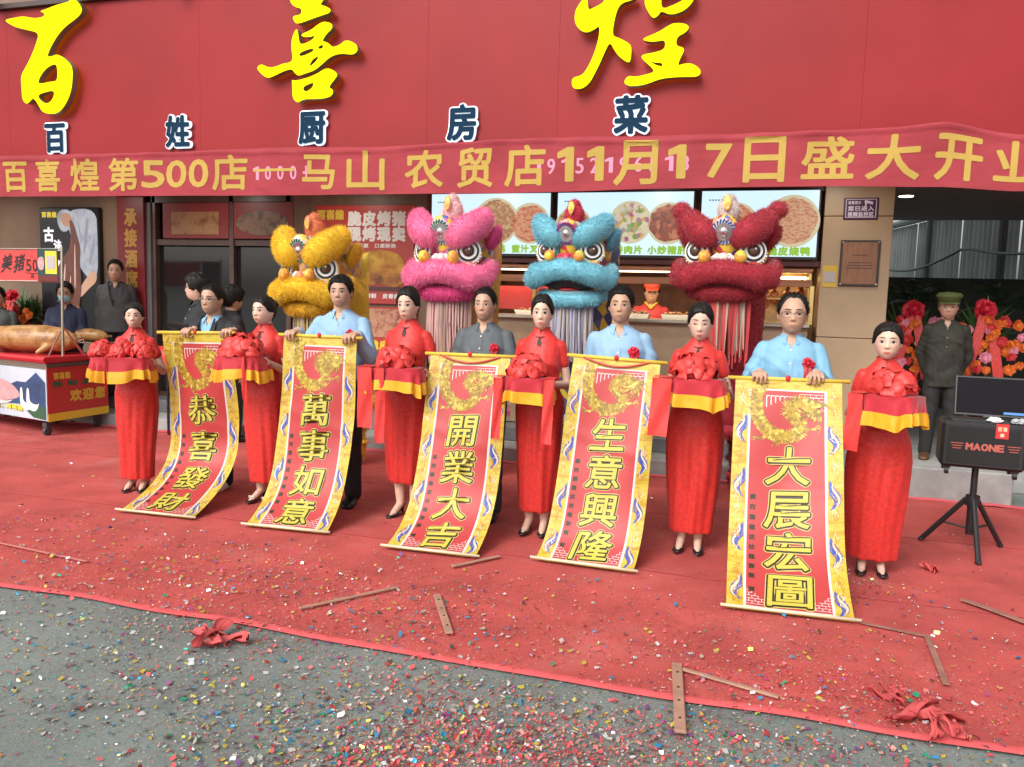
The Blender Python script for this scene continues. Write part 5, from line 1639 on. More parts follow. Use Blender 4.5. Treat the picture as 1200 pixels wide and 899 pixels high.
cp.grid(lambda u, v: ((u - .5) * .165 * (1 - .2 * v), -.085 - .055 * v * math.sin(PI * (.15 + .7 * u)), .044 - .016 * v + .008 * math.sin(PI * u)), 12, 4)
cp.build('army_cap', mat('cap_green', (.07, .095, .025), .8, var=.1), rt, True)
# ================================================================ SCROLLS
m_sred = mat('scroll_red', (0.42, 0.040, 0.040), .5, var=.06, vscale=3, bump=.06, bscale=12)
m_syel = ramp_mat('scroll_yellow', [(.36, (.40, .23, .015)), (.46, (.50, .35, .025)), (.57, (.53, .43, .06)), (.68, (.40, .22, .015))], 5, .5, stretch=(1.2, 1.2, 5))
m_swhite = mat('scroll_white', (.60, .55, .52), .5)
m_sblue = mat('scroll_blue', (.035, .075, .36), .5)
m_spale = mat('scroll_pale', (.70, .55, .35), .5)
m_sdark = mat('scroll_dark', (.03, .025, .008), .5)
m_sch = mat('scroll_character', (.50, .43, .06), .5)
m_srim = mat('scroll_rim', (.66, .50, .16), .5)
m_dragon = ramp_mat('dragon_gold', [(.3, (.24, .15, .02)), (.45, (.50, .36, .03)), (.6, (.60, .50, .10)), (.75, (.38, .25, .02))], 55, .5, kind='voronoi', stretch=(1, 1, 1))
m_dragon2 = mat('dragon_line', (.40, .25, .03), .5)
m_rod = mat('rod_yellow', (.66, .48, .06), .4)
m_rodw = mat('rod_pale', (.66, .58, .40), .4)

def scroll(chars, TL, TR, BL, BR, k, lb, seed):
    """TL,TR: top rod ends; BL,BR: bottom rod ends; hangs and sweeps out over the ground"""
    TL, TR, BL, BR = map(Vector, (TL, TR, BL, BR))
    rng = random.Random(seed)
    W = (TR - TL).length
    # arc length table down the middle
    def path(t, u):
        T_ = TL.lerp(TR, u); B_ = BL.lerp(BR, u)
        w = k[0] * t + (1 - k[0]) * t ** k[1]
        p = Vector((lerp(T_.x, B_.x, w), lerp(T_.y, B_.y, w), lerp(T_.z, B_.z + .012, t)))
        return p
    tt = [i / 400 for i in range(401)]
    S = [0.0]
    for a, b in zip(tt[:-1], tt[1:]): S.append(S[-1] + (path(b, .5) - path(a, .5)).length)
    L = S[-1]
    ph = rng.uniform(0, 6)
    def P(u, v, d=0.0):
        """u 0..1 across, v 0..1 down the cloth, d towards the front"""
        t = float(np.interp(v * L, S, tt))
        p = path(t, u)
        e = 1e-3
        dv = path(min(1, t + e), u) - path(max(0, t - e), u)
        du = path(t, 1) - path(t, 0)
        n = du.cross(dv).normalized()
        if n.y > 0 or (abs(n.y) < .2 and n.z < 0): n = -n
        env = math.sin(PI * min(1, max(0, v))) 
        rip = .016 * env * math.sin(2 * PI * u * 1.2 + 2.2 * v + ph) + .011 * env * math.sin(9 * v + 5 * u + ph)
        rip += .006 * env * math.exp(-((v - .42 - .12 * (u - .5) + .02 * math.sin(ph)) / .03) ** 2)
        rip += .012 * abs(2 * u - 1) ** 3 * math.sin(6 * v + ph) * env
        return p + n * (rip + d)
    root = empty('hanging_scroll', (TL + TR) / 2 * 1 - Vector((0, 0, TL.z)) )
    tag(root, lb, 'scroll', 'red and gold hanging scrolls')
    asp = L / W
    mb = MB()
    mb.grid(lambda u, v: P(u, v), 24, 130, 0)
    cl = npart('cloth', mb, m_syel, root, True)
    def strip(name, u0, u1, v0, v1, m, d, nu=6, nv=80):
        mb = MB(); mb.grid(lambda u, v: P(lerp(u0, u1, u), lerp(v0, v1, v), d), nu, nv); npart(name, mb, m, root, True)
    strip('white_border', .138, .862, .045, .985, m_swhite, .0008, 12)
    strip('red_field', .160, .840, .052, .978, m_sred, .0016, 16)
    # flame and wave pattern of the yellow border
    mb = MB()
    def ribbon(pts, w0, mi, d, wt=None):
        n = len(pts)
        for i in range(n - 1):
            (u0, v0), (u1, v1) = pts[i], pts[i + 1]
            a0 = w0 * (math.sin(PI * (i + .15) / (n - .7)) if wt is None else wt(i / (n - 1)))
            a1 = w0 * (math.sin(PI * (i + 1.15) / (n - .7)) if wt is None else wt((i + 1) / (n - 1)))
            du, dv = (u1 - u0), (v1 - v0) * asp
            q = math.hypot(du, dv) + 1e-9
            nu_, nv_ = -dv / q, du / q / asp
            mb.add([P(u0 + nu_ * a0, v0 + nv_ * a0, d), P(u0 - nu_ * a0, v0 - nv_ * a0, d), P(u1 - nu_ * a1, v1 - nv_ * a1, d), P(u1 + nu_ * a1, v1 + nv_ * a1, d)], [(0, 1, 2, 3)], mi)
    for side in (0, 1):
        f = (lambda u: u) if side == 0 else (lambda u: 1 - u)
        for c in range(4):
            v0 = .16 + c * .225 + (0.03 if side else 0)
            pts = [(f(.118 - .05 * math.sin(t * PI) + .022 * math.sin(t * 2 * PI)), v0 + .120 * t) for t in [k_ / 14 for k_ in range(15)]]
            ribbon(pts, .036, 0, .0010)
            pts2 = [(f(.070 + .03 * math.sin(t * 2 * PI + .5)), v0 + .005 + .11 * t) for t in [k_ / 14 for k_ in range(15)]]
            ribbon(pts2, .010, 1, .0014)
            ribbon([(f(.100 + .028 * math.sin(t * 2 * PI + .2)), v0 + .03 + .08 * t) for t in [k_ / 12 for k_ in range(13)]], .006, 0, .0018)
        for c in range(80):
            v0 = rng.uniform(.02, .95); u0 = rng.uniform(.01, .06)
            ribbon([(f(u0 + .07 * t), v0 + .022 * t * rng.choice((-1, 1)) + .006 * math.sin(t * 4)) for t in [k_ / 5 for k_ in range(6)]], rng.uniform(.0018, .004), rng.choice((1, 2, 2)), .0012)
    # corner fretwork
    for cu, sg, v0, vs in ((.17, 1, .968, -1), (.83, -1, .968, -1), (.83, -1, .062, 1)):
        for st in range(9):
            uu = cu + sg * st * .026
            hh = .055 * (1 - st / 9) 
            for q in range(int(hh / .011) + 1):
                vv = v0 + vs * q * .013
                ribbon([(uu - .012, vv), (uu + .012, vv)], .0026, 3, .0024, lambda t: 1)
                if (q + st) % 2: ribbon([(uu + .012, vv), (uu + .012, vv + vs * .013)], .0026, 3, .0024, lambda t: 1)
    for st in range(12):
        uu = .80 - st * .042
        ribbon([(uu, .075), (uu - .034, .075)], .005, 3, .0024, lambda t: 1)
        if st > 6: ribbon([(uu - .034, .075), (uu - .034, .075 + (st - 6) * .010)], .005, 3, .0024, lambda t: 1)
    # the small column of writing
    npart('border_pattern', mb, [m_sblue, m_spale, mat('scroll_streak', (.45, .2, .02), .5), m_swhite], root)
    mb = MB()
    sub = lambda x, z, d: P(x, z, d)
    for i, ch in enumerate('廣西騰龍武校龍獅團贈'):
        vv = .50 + i * .042 + (.02 if i == 9 else 0)
        put_glyph(mb, ch, .205, vv, .055, -.055 / asp, sub, .0022, .0030, 0, 6, asp=asp)
    npart('small_lettering', mb, m_sdark, root)
    # dragon: S-shaped scaly body with fins, head, whiskers and claws
    mb = MB()
    D = [(.27, .02), (.215, .06), (.205, .11), (.22, .16), (.28, .205), (.37, .235), (.47, .245), (.57, .235), (.635, .205), (.605, .172), (.53, .150), (.50, .125), (.55, .100), (.64, .092), (.73, .098)]
    Dp = []
    for i in range(len(D) - 1):
        for q in range(5):
            t = q / 5
            p0, p1, p2, p3 = D[max(0, i - 1)], D[i], D[i + 1], D[min(len(D) - 1, i + 2)]
            Dp.append(tuple(.5 * ((2 * p1[j]) + (-p0[j] + p2[j]) * t + (2 * p0[j] - 5 * p1[j] + 4 * p2[j] - p3[j]) * t * t + (-p0[j] + 3 * p1[j] - 3 * p2[j] + p3[j]) * t ** 3) for j in (0, 1)))
    n = len(Dp)
    ribbon(Dp, .066, 0, .0026, lambda t: .55 + .45 * math.sin(PI * min(1, .2 + .8 * t)))
    for i in range(2, n - 2):
        (u0, v0), (u1, v1) = Dp[i], Dp[i + 1]
        du, dv = u1 - u0, (v1 - v0) * asp; q = math.hypot(du, dv) + 1e-9
        for sg in (-1, 1):
            nu_, nv_ = -dv / q * sg, du / q / asp * sg
            ww = rng.uniform(.058, .092)
            a = (u0 + nu_ * ww + du * .8, v0 + nv_ * ww + dv / asp * .8)
            b0 = (u0 + nu_ * .035, v0 + nv_ * .035); b1 = (u1 + nu_ * .035, v1 + nv_ * .035)
            mb.add([P(*b0, .0030), P(*b1, .0030), P(*a, .0030)], [(0, 1, 2)], 0)
            if i % 2: ribbon([(u0, v0), (u0 + nu_ * .04 + du, v0 + nv_ * .04 + dv / asp)], .004, 1, .0036, lambda t: 1)
    for j in range(34):      # mane and beard
        a = rng.uniform(-.9, 3.6); ln = rng.uniform(.08, .19)
        ribbon([(.70 + .02 * math.cos(a) + ln * t * math.cos(a + .8 * t), .115 + (.02 * math.sin(a) + ln * .8 * t * math.sin(a + .8 * t)) / asp * 1.3) for t in [k_ / 6 for k_ in range(7)]], .008, rng.choice((0, 0, 1)), .0034 + .0001 * j)
    for (cu, cv, dirs) in ((.74, .205, (-.5, 0, .5)), (.24, .258, (2.4, 2.9, 3.4)), (.40, .262, (.9, 1.3, 1.8))):
        ribbon([(.56 if cu > .5 else .34, .215), ((.56 if cu > .5 else .34) * .4 + cu * .6, cv + .004), (cu, cv)], .018, 0, .0032, lambda t: 1 - .5 * t)
        for a in dirs: ribbon([(cu, cv), (cu + .05 * math.cos(a), cv + .05 * math.sin(a) / asp - .006), (cu + .075 * math.cos(a + .3), cv + .07 * math.sin(a + .3) / asp)], .007, 0, .0036, lambda t: 1 - .7 * t)
    mb.add([P(.66, .080, .0075), P(.80, .088, .0075), P(.835, .112, .0075), P(.76, .122, .0075), P(.82, .138, .0075), P(.74, .152, .0075), P(.64, .13, .0075)], [(0, 1, 2, 3, 4, 5, 6)], 0)
    npart('dragon_print', mb, [m_dragon, m_dragon2], root)
    # the four characters, with dark outline and pale rim
    for i, ch in enumerate(chars):
        vv = .365 + i * .176
        mb = MB()
        WP = .16
        put_glyph(mb, ch, .515, vv, .42, -.40 / asp, sub, .027, .0030, 1, 16, warp=WP, step=.00003, asp=asp)
        put_glyph(mb, ch, .515, vv, .42, -.40 / asp, sub, .0195, .0062, 2, 16, warp=WP, step=.00003, asp=asp)
        put_glyph(mb, ch, .515, vv, .42, -.40 / asp, sub, .0055, .0105, 0, 12, warp=WP, step=.00003, asp=asp)
        npart('character', mb, [m_sch, m_srim, m_sdark], root)
    # rods
    ex = (TR - TL).normalized() * .045
    mb = MB(); mb.tube([TL - ex, TR + ex], .0125, 10)
    npart('top_rod', mb, m_rod, root, True)
    ex = (BR - BL).normalized() * .03
    z = Vector((0, 0, .0245))
    mb = MB(); mb.tube([BL - ex + z, BR + ex + z], .0085, 10); npart('bottom_rod', mb, m_rodw, root, True)
    if seed in (13, 14):
        mb = MB(); mb.tube([P(.12 + .76 * t, .004 + .035 * math.sin(PI * t), .006 + .01 * math.sin(PI * t)) for t in [k_ / 16 for k_ in range(17)]], .007, 6); npart('hanging_cord', mb, m_ribbon, root)
    mb = MB(); mb.ell((TL + TR) / 2 + Vector((0, -.012, .008)), (.016, .01, .02), 8, 6); npart('knot', mb, m_rosette, root)

G0 = .014
scroll('恭喜發財', (-4.47, RY, 1.31), (-3.85, RY, 1.33), (-4.41, 4.70, G0), (-3.80, 4.73, G0), (-.30, 8), 'leftmost scroll, its foot swept out on the carpet, held by the man in black suit', 11)
scroll('萬事如意', (-3.38, RY, 1.335), (-2.78, RY, 1.335), (-3.36, 4.73, G0), (-2.75, 4.77, G0), (.35, 8), 'scroll held by the tall man in light blue with the wristwatch', 12)
scroll('開業大吉', (-2.20, RY, 1.25), (-1.62, RY, 1.255), (-2.25, 4.65, G0), (-1.64, 4.67, G0), (.50, 10), 'middle scroll, held by the man in the dark grey shirt', 13)
scroll('生意興隆', (-1.18, RY, 1.285), (-.61, RY, 1.265), (-1.28, 4.78, G0), (-.66, 4.76, G0), (.66, 12), 'scroll between the grey shirted man\'s scroll and the right end scroll', 14)
scroll('大展宏圖', (-.14, RY, 1.195), (.48, RY, 1.205), (-.10, 4.39, G0), (.55, 4.42, G0), (.62, 7), 'scroll at the right end, held by the man with glasses in sky blue', 15)

# ================================================================ TRAYS
m_cloth = mat('tray_velvet', (.46, .012, .026), .7, var=.12, vscale=14, sheen=.3)
m_sash = mat('red_sash', (.60, .040, .035), .5, var=.12, vscale=20, bump=.15, bscale=60)
m_fringe = mat('gold_fringe', (.72, .36, .012), .55, var=.15, vscale=50, stretch=(6, 6, .3))
def tray(c, w, rz, lb, seed, ribbons, fl=1.0):
    rng = random.Random(seed)
    root = empty('ribbon_tray', c, rz); tag(root, lb, 'tray', 'ribbon cutting trays held by the hostesses')
    dp = .25
    w = w - .045
    def rr(a, g=0.0):
        e = 4.0
        cx, sy = math.cos(a), math.sin(a)
        return (math.copysign(abs(cx) ** (2 / e), cx) * (w / 2 + g), math.copysign(abs(sy) ** (2 / e), sy) * (dp / 2 + g))
    mb = MB()
    mb.loft([[Vector((*rr(2 * PI * k / 40, g), z)) for k in range(40)] for g, z in ((-.02, -.012), (0, -.006), (.002, .006), (-.004, .012))])
    mb.build('tray_base', m_redpanel, root)
    mb = MB()
    N = 220
    def skirt(z0, z1, g0, nz, mi):
        rings = []
        for j in range(nz + 1):
            t = j / nz; z = lerp(z0, z1, t)
            ring_ = []
            for k in range(N):
                a = 2 * PI * k / N
                fold_ = .017 * min(1, abs(z) / .12) * math.sin(13 * a + 1.8 * math.sin(3 * a) + seed) + (.0025 * math.sin(N * .5 * a * 0 + k * PI) if mi else 0)
                x, y = rr(a, g0 + fold_ + .008 * abs(z) / .15)
                ring_.append(Vector((x, y, z * (1 + .13 * math.sin(3 * a + seed) * min(1, abs(z) / .06) + .05 * math.sin(8 * a + 2 * seed)))))
            rings.append(ring_)
        mb.loft(rings, mi, cap=False)
    mb.loft([[Vector((*rr(2 * PI * k / 40, .006), .015)) for k in range(40)], [Vector((*rr(2 * PI * k / 40, -.08), .019)) for k in range(40)]], 0)
    skirt(.016, -.080, .007, 6, 0)
    mb.build('tray_cloth', m_cloth, root, True)
    mb = MB(); skirt(-.075, -.155, .011, 4, 1)
    mb.M = [0] * len(mb.M)
    mb.build('fringe', m_fringe, root)
    i_ = w < .41
    for q in ([0] if i_ or rz < .3 else [-.15, 0, .15]):
        R_ = .165 * fl if w < .44 or i_ else .165
        f = cloth_ball(R_ * .98, .155, seed + int(q * 100))
        k3 = 1.0 if i_ or rz < .3 else .62
        f.V = [(v[0] * k3 + q, v[1] * .86 * (k3 + .15 if k3 < 1 else 1), v[2] * (k3 + .2 if k3 < 1 else 1) + .022) for v in f.V]
        f.build('rosette', m_sash, root, True)
    for (rx, ln, wd) in ribbons:
        mb = MB()
        sy = -dp / 2 - .022
        mb.grid(lambda u, v: (rx + (u - .5) * wd + .015 * v * math.sin(seed), sy - .012 * math.sin(3 * v + seed) * v + .008 * math.sin(u * 5 + v * 6), .02 - v * ln), 8, 24)
        mb.grid(lambda u, v: (rx + (u - .5) * wd, lerp(0, sy, v), .024), 4, 3)
        mb.build('hanging_ribbon', m_sash, root, True)
    return root
tl = ['ribbon tray with three small rosettes held by the hostess at the far left', 'ribbon tray with a tall rosette between the first two scrolls', 'ribbon tray with two long red tails, between the second and third scrolls',
      'ribbon tray held by the hostess under the cyan lion', 'ribbon tray held by the hostess with lowered eyes', 'turned ribbon tray at the far right with its gold fringe slanting']
rbn = [[(-.08, .26, .012)], [(.10, .32, .035)], [(-.17, .42, .11), (-.06, .52, .07)], [(-.17, .40, .06), (.16, .42, .07)], [(-.18, .36, .12)], [(-.15, .34, .09)]]
for i, (x, y, h, hem, rz, hd, tilt, tr, tw, lb) in enumerate(HOST):
    tray(tr, tw, rz + (.05, .0, .05, .1, -.05, -.45)[i], tl[i], 70 + i, rbn[i], (1, 1.1, .95, .9, 1.0, .95)[i])

# ================================================================ LION DANCE HEADS
def lion(loc, hz, sc, rz, tilt, fur_c, fur_d, accent, cloth, lb, seed, mouth=False, horn_c=None, brow=1.0, tuft=False, legc=None, beard_c=None, legs=((-.16, -.05), (.16, .05)), wx=1.0):
    rng = random.Random(seed)
    root = empty('lion_dance_costume', loc, rz); tag(root, lb, 'lion costume', 'lion dance costumes behind the row')
    nm = 'lion%d' % seed
    mf = mat(nm + '_fur', fur_c, .75, island=.22, sheen=.3, var=.10, vscale=6)
    mf2 = mat(nm + '_fur_deep', fur_d, .75, island=.25, sheen=.2)
    mface = ramp_mat(nm + '_face', [(.2, accent), (.42, (.7, .6, .5)), (.5, accent), (.62, (.05, .12, .35)), (.75, (.65, .42, .05))], 22, .35, kind='voronoi')
    mfabric = ramp_mat(nm + '_cloth', [(.2, cloth), (.45, tuple(min(1, c * 1.5 + .03) for c in cloth)), (.6, cloth), (.75, (.6, .42, .05))], 14, .6, kind='voronoi')
    mw, mk, mg = mat('lion_white', (.72, .7, .68), .4), mat('lion_black', (.012, .012, .014), .35), mat('lion_gold', (.65, .42, .05), .35, .3)
    msil = mat('lion_silver', (.75, .76, .78), .15, .9)
    X = Matrix.Translation((0, 0, hz)) @ Matrix.Rotation(tilt, 4, 'X') @ Matrix.Diagonal((sc * wx, sc, sc, 1))
    def B():
        b = MB(); b.X = X; return b
    b = B(); b.ell((0, .10, .02), (.34, .30, .30), 28, 18); b.ell((0, -.14, .08), (.15, .17, .20), 20, 14); b.build('head_shell', mface, root, True)
    for sx in (-1, 1):
        b = B(); 
        bp, br_ = [], []
        for q in range(19):
            t = q / 18
            p0, p1, p2 = Vector((sx * .105, -.265, .125)), Vector((sx * .21, -.315, .135)), Vector((sx * .335, -.14, .255))
            bp.append(p0 * (1 - t) ** 2 + p1 * 2 * t * (1 - t) + p2 * t * t)
            br_.append(.108 * brow * math.sin(PI * (.26 + .50 * t)) ** .6)
        b.tube(bp, br_, 18); b.ell(bp[0], br_[0] * .98, 16, 10); b.ell(bp[-1], br_[-1] * .98, 16, 10)
        if tuft: b.ell((sx * .41, -.07, .335), (.075, .07, .065), 14, 10)
        furry(b, 'brow', mf, root, 12000, .031 * sc, .0030 * sc, seed + sx, .25, .35)
        # eye: cup, rings and glossy pupil, looking forward and out
        E_ = X @ Matrix.Translation((sx * .235, -.245, .005)) @ Matrix.Rotation(sx * .42, 4, 'Z') @ Matrix.Rotation(-.12, 4, 'X')
        e = MB(); e.X = E_
        def dsk(r, y0, y1, ex=1.0, mi=0):
            e.prism([(r * 1.08 * math.cos(2 * PI * k / 28), r * ex * math.sin(2 * PI * k / 28)) for k in range(28)], y0, y1, mi)
        e.ell((0, .05, 0), (.125, .06, .115), 18, 12, mi=3)
        dsk(.108, -.012, .01, .95, 0); dsk(.092, -.018, -.0125, .92, 1); dsk(.074, -.024, -.0185, .9, 0); dsk(.052, -.030, -.0245, .9, 1)
        e.ell((0, -.030, 0), (.040, .022, .038), 14, 10, mi=2); e.ell((.008, -.05, .012), (.009, .005, .009), 8, 6, mi=0)
        e.build('eye', [mw, mk, mat('lion_pupil', (.10, .05, .03), .1), mf2], root)
        # bobble on a wire
        b = B(); b.ell((sx * .150, -.385, -.045), .054, 16, 12)
        bo = b.build('bobble', ramp_mat(nm + '_ball', [(.3, (.72, .48, .04)), (.45, (.7, .2, .05)), (.55, (.75, .55, .05)), (.7, (.12, .35, .12))], 16 if seed != 82 else 9, .5), root, True)
        b = B(); b.tube([(sx * .06, -.24, -.06), (sx * .12, -.34, -.07), (sx * .150, -.37, -.05)], .006, 6); b.build('wire', msil, bo)
        b = B(); b.ell((sx * .38, .02, .12), (.05, .09, .11), 14, 10, rot=(0, sx * .5, 0)); furry(b, 'ear', mf2, root, 900, .03 * sc, .004, seed + 3 + sx)
        b = B()
        for k in range(3): b.tube([(sx * (.05 + .02 * k) + .022 * math.cos(t), -.335 - .02 * k * 0, -.06 - .012 * k + .036 * math.sin(t)) for t in [2 * PI * i / 14 * .8 for i in range(15)]], .010, 6)
        b.build('nose_curl', mw if seed != 83 else mat('lion_red_trim', (.5, .03, .04), .5), root, True)
        # coloured cheek plates
        b = B(); b.ell((sx * .24, -.25, -.115), (.10, .04, .045), 14, 8, rot=(0, sx * .3, 0)); b.build('cheek_plate', mface, root, True)
    b = B(); b.ell((0, -.33, -.06), (.055, .05, .05), 14, 10); b.build('nose', mat(nm + '_nose', horn_c or accent, .4), root, True)
    # forehead mirror with ticks
    F_ = X @ Matrix.Translation((-.005, -.32, .155)) @ Matrix.Rotation(.30, 4, 'X')
    e = MB(); e.X = F_
    def rd(r, y0, y1, mi): e.prism([(r * math.cos(2 * PI * k / 30), r * math.sin(2 * PI * k / 30)) for k in range(30)], y0, y1, mi)
    e.ell((0, .04, 0), (.125, .06, .125), 20, 12, mi=3)
    rd(.100, -.020, .0, 0); rd(.072, -.028, -.0205, 1)
    for k in range(20):
        a = 2 * PI * k / 20
        e.box((.088 * math.cos(a), -.0235, .088 * math.sin(a)), (.034, .006, .012), (0, -a + .5, 0), 2)
    e.ell((0, -.03, 0), (.036, .02, .036), 14, 10, mi=1); e.ell((0, -.052, .004), (.010, .005, .010), 8, 6, mi=4)
    e.build('forehead_mirror', [mw if seed != 83 else mat('lion_red_trim', (.5, .03, .04)), msil, mat(nm + '_tick', (.03, .06, .25) if seed >= 83 else (.02, .12, .08), .4), mface, mat('lion_red_trim', (.5, .03, .04))], root)
    # horn with a tear-shaped jewel
    b = B(); b.ell((.0, -.10, .33), (.095, .085, .10), 16, 12); b.ell((0, -.10, .41), (.06, .055, .055), 14, 10)
    mh = mat(nm + '_horn', horn_c or fur_c, .75, island=.2)
    ho = furry(b, 'horn', mh, root, 3500, .024 * sc, .003, seed + 9)
    b = B(); b.loft([[Vector((r * math.cos(2 * PI * k / 14), -.195 - q * .02, .40 - z + r * .9 * math.sin(2 * PI * k / 14))) for k in range(14)] for r, z, q in ((.004, -.04, 0), (.03, -.01, .5), (.034, .02, 1), (.022, .05, 1.2), (.004, .085, .6))])
    b.build('horn_jewel', ramp_mat(nm + '_jewel', [(.4, (.6, .1, .05)), (.6, (.7, .5, .08))], 8, .35), ho, True)
    # furry lips
    b = B()
    UP = [(-.40, -.06, -.10), (-.385, -.20, -.20), (-.28, -.31, -.205), (-.14, -.365, -.165), (0, -.385, -.150), (.14, -.365, -.165), (.28, -.31, -.205), (.385, -.20, -.20), (.40, -.06, -.10)]
    if mouth: UP = [(x, y, z + .0 - .05 * (abs(x) > .3)) for x, y, z in UP]
    b.tube(UP, [.06, .085, .092, .085, .082, .085, .092, .085, .06], 12)
    furry(b, 'upper_lip', mf, root, 20000, .031 * sc, .0030 * sc, seed + 4, .25, .35)
    b = B(); b.ell((0, -.13, -.27), (.31, .20, .085), 20, 12); b.build('mouth', mat('mouth_dark', (.03, .01, .012), .6), root, True)
    dz = -.10 if mouth else 0
    LO = [(-.33, -.06, -.28), (-.26, -.20, -.315), (-.13, -.285, -.325), (0, -.305, -.325), (.13, -.285, -.325), (.26, -.20, -.315), (.33, -.06, -.28)]
    b = B(); b.tube([(x, y, z + dz) for x, y, z in LO], [.04, .055, .06, .06, .06, .055, .04], 10)
    furry(b, 'lower_lip', mf2 if not mouth else mf, root, 8000, .030 * sc, .0032 * sc, seed + 5, .25, .35)
    if mouth:
        b = B(); b.ell((0, -.12, -.375), (.30, .19, .035), 20, 8); b.build('jaw', mw, root, True)
        b = B()
        for k in range(9): b.rbox((-.2 + k * .05, -.295 + .06 * abs(k - 4) / 4, -.265), (.04, .03, .05), .008)
        b.build('teeth', mw, root)
        b = B(); b.ell((0, -.16, -.335), (.12, .15, .02), 14, 8); b.build('tongue', mat('tongue_red', (.55, .04, .05), .5), root, True)
    b = B()
    for k in range(23):
        t = lerp(-1, 1, k / 22); b.ell((t * .33, -.375 + .12 * t * t, -.085 - .045 * t * t), .0125, 8, 6, mi=k % 2)
    for sx in (-1, 1):
        for k in range(15):
            q = PI * (-.95 + .9 * k / 14)
            ev = Matrix.Rotation(sx * .42, 3, 'Z') @ Vector((.125 * math.cos(q), -.012, .115 * math.sin(q)))
            b.ell((sx * .235 + ev.x, -.245 + ev.y, .005 + ev.z), .0095, 6, 5, mi=(k + 1) % 2)
    b.build('bead_trim', [mw, mg], root, True)
    for sx in (-1, 1):
        b = B(); b.ell((sx * .31, -.20, -.265), .045, 12, 10); furry(b, 'pompom', mh, root, 900, .02 * sc, .003, seed + 31 + sx)
    # beard of hanging strands
    b = B()
    nstr = 90
    for k in range(nstr):
        a = lerp(-1, 1, (k + rng.random()) / nstr)
        x = a * .235; y = -.27 + .10 * a * a + rng.uniform(-.02, .02); L = rng.uniform(.40, .58)
        x2 = x + rng.uniform(-.02, .02)
        p0, p1, p2 = Vector((x, y, -.35 + dz)), Vector(((x + x2) / 2, y - .012, -.35 + dz - L * .5)), Vector((x2, y + rng.uniform(-.02, .02), -.35 + dz - L))
        wv = Vector((.008, 0, 0))
        b.add([p0 - wv, p0 + wv, p1 + wv, p1 - wv, p2 + wv * .6, p2 - wv * .6], [(0, 1, 2, 3), (3, 2, 4, 5)])
    bc = beard_c or fur_c
    b.build('beard', ramp_mat(nm + '_beard', [(.0, bc), (.3, tuple(c * .55 for c in bc)), (.55, (.40, .32, .24)), (.75, bc), (.9, (.18, .13, .10))], island=True, rough=.7), root)
    # cloth of the body behind the head, and the furred trouser legs under it
    b = MB()
    rings = []
    for j in range(14):
        t = j / 13
        z = lerp(hz + .15 * sc, .62, t)
        rings.append([Vector(((.28 * (.8 + .2 * wx) + .02 * math.sin(7 * 2 * PI * k / 40 + 5 * t)) * math.cos(2 * PI * k / 40) * (1 - .08 * t), .30 + .05 * t + (.26 + .02 * math.sin(9 * 2 * PI * k / 40)) * math.sin(2 * PI * k / 40), z + .02 * math.sin(5 * 2 * PI * k / 40))) for k in range(40)])
    b.loft(rings)
    if tuft: furry(b, 'body_cloth', mf2, root, 16000, .09, .007, seed + 14, 1.2, .3)
    else: b.build('body_cloth', mfabric, root, True)
    b = MB(); b.tube([(.33 * math.cos(2 * PI * k / 40), .35 + .27 * math.sin(2 * PI * k / 40), .62) for k in range(41)], .045, 8); furry(b, 'cloth_fringe', mf, root, 2500, .05, .006, seed + 15, 1.0)
    for (lx, ly) in legs:
        b = MB()
        b.cap((lx, .30 + ly, .75), .11, (lx, .28 + ly, .45), .095, 14); b.cap((lx, .28 + ly, .45), .095, (lx, .30 + ly, .12), .085, 14)
        for z in (.5, .36, .22): b.tube([(lx + .10 * math.cos(2 * PI * k / 20), .29 + ly + .10 * math.sin(2 * PI * k / 20), z) for k in range(21)], .022, 8)
        lg = furry(b, 'costume_leg', mf2 if legc is None else mat(nm + '_leg', legc, .75, island=.25), root, 2600, .04, .006, seed + 20, .8)
        b = MB(); shoe_shape(b, lx, .27 + ly, 0, 'sneaker'); b.build('shoe', mat('dancer_shoe', (.35, .33, .31), .7), lg, True)

lion((-3.86, 6.62, 0.012), 1.86, 1.06, -.04, .06, (.84, .54, .010), (.70, .40, .01), (.62, .30, .06), (.6, .4, .03), 'yellow furry lion dance head and costume above the tall man in blue', 81, horn_c=(.72, .22, .10), brow=1.12, beard_c=(.45, .33, .10), wx=.80)
lion((-2.55, 6.62, 0.012), 2.02, 1.04, -.03, .04, (.86, .19, .38), (.70, .06, .24), (.62, .10, .26), (.55, .25, .06), 'pink furry lion dance head and costume above the man in grey', 82, horn_c=(.8, .5, .5), beard_c=(.55, .30, .28), brow=1.05, wx=.84)
lion((-1.50, 6.62, 0.012), 2.03, .90, -.05, .03, (.19, .50, .60), (.14, .40, .52), (.48, .04, .05), (.04, .05, .12), 'cyan furry lion dance head with open mouth beside the middle menu screen', 83, mouth=True, horn_c=(.52, .03, .06), beard_c=(.36, .34, .42), brow=.95, legc=(.1, .3, .42), wx=.90)
lion((-.29, 6.62, 0.012), 2.04, .95, -.06, .03, (.38, .007, .024), (.30, .005, .016), (.45, .05, .05), (.3, .015, .03), 'dark red furry lion dance head and costume at the right of the four', 84, horn_c=(.62, .52, .48), tuft=True, beard_c=(.48, .04, .04), brow=1.02, wx=.92)
# ================================================================ ROAST CART ON THE LEFT
cart = empty('roast_cart', (-8.1, 7.3, 0))
tag(cart, 'wheeled roast meat cart with red side panel and picture front at the far left', 'cart')
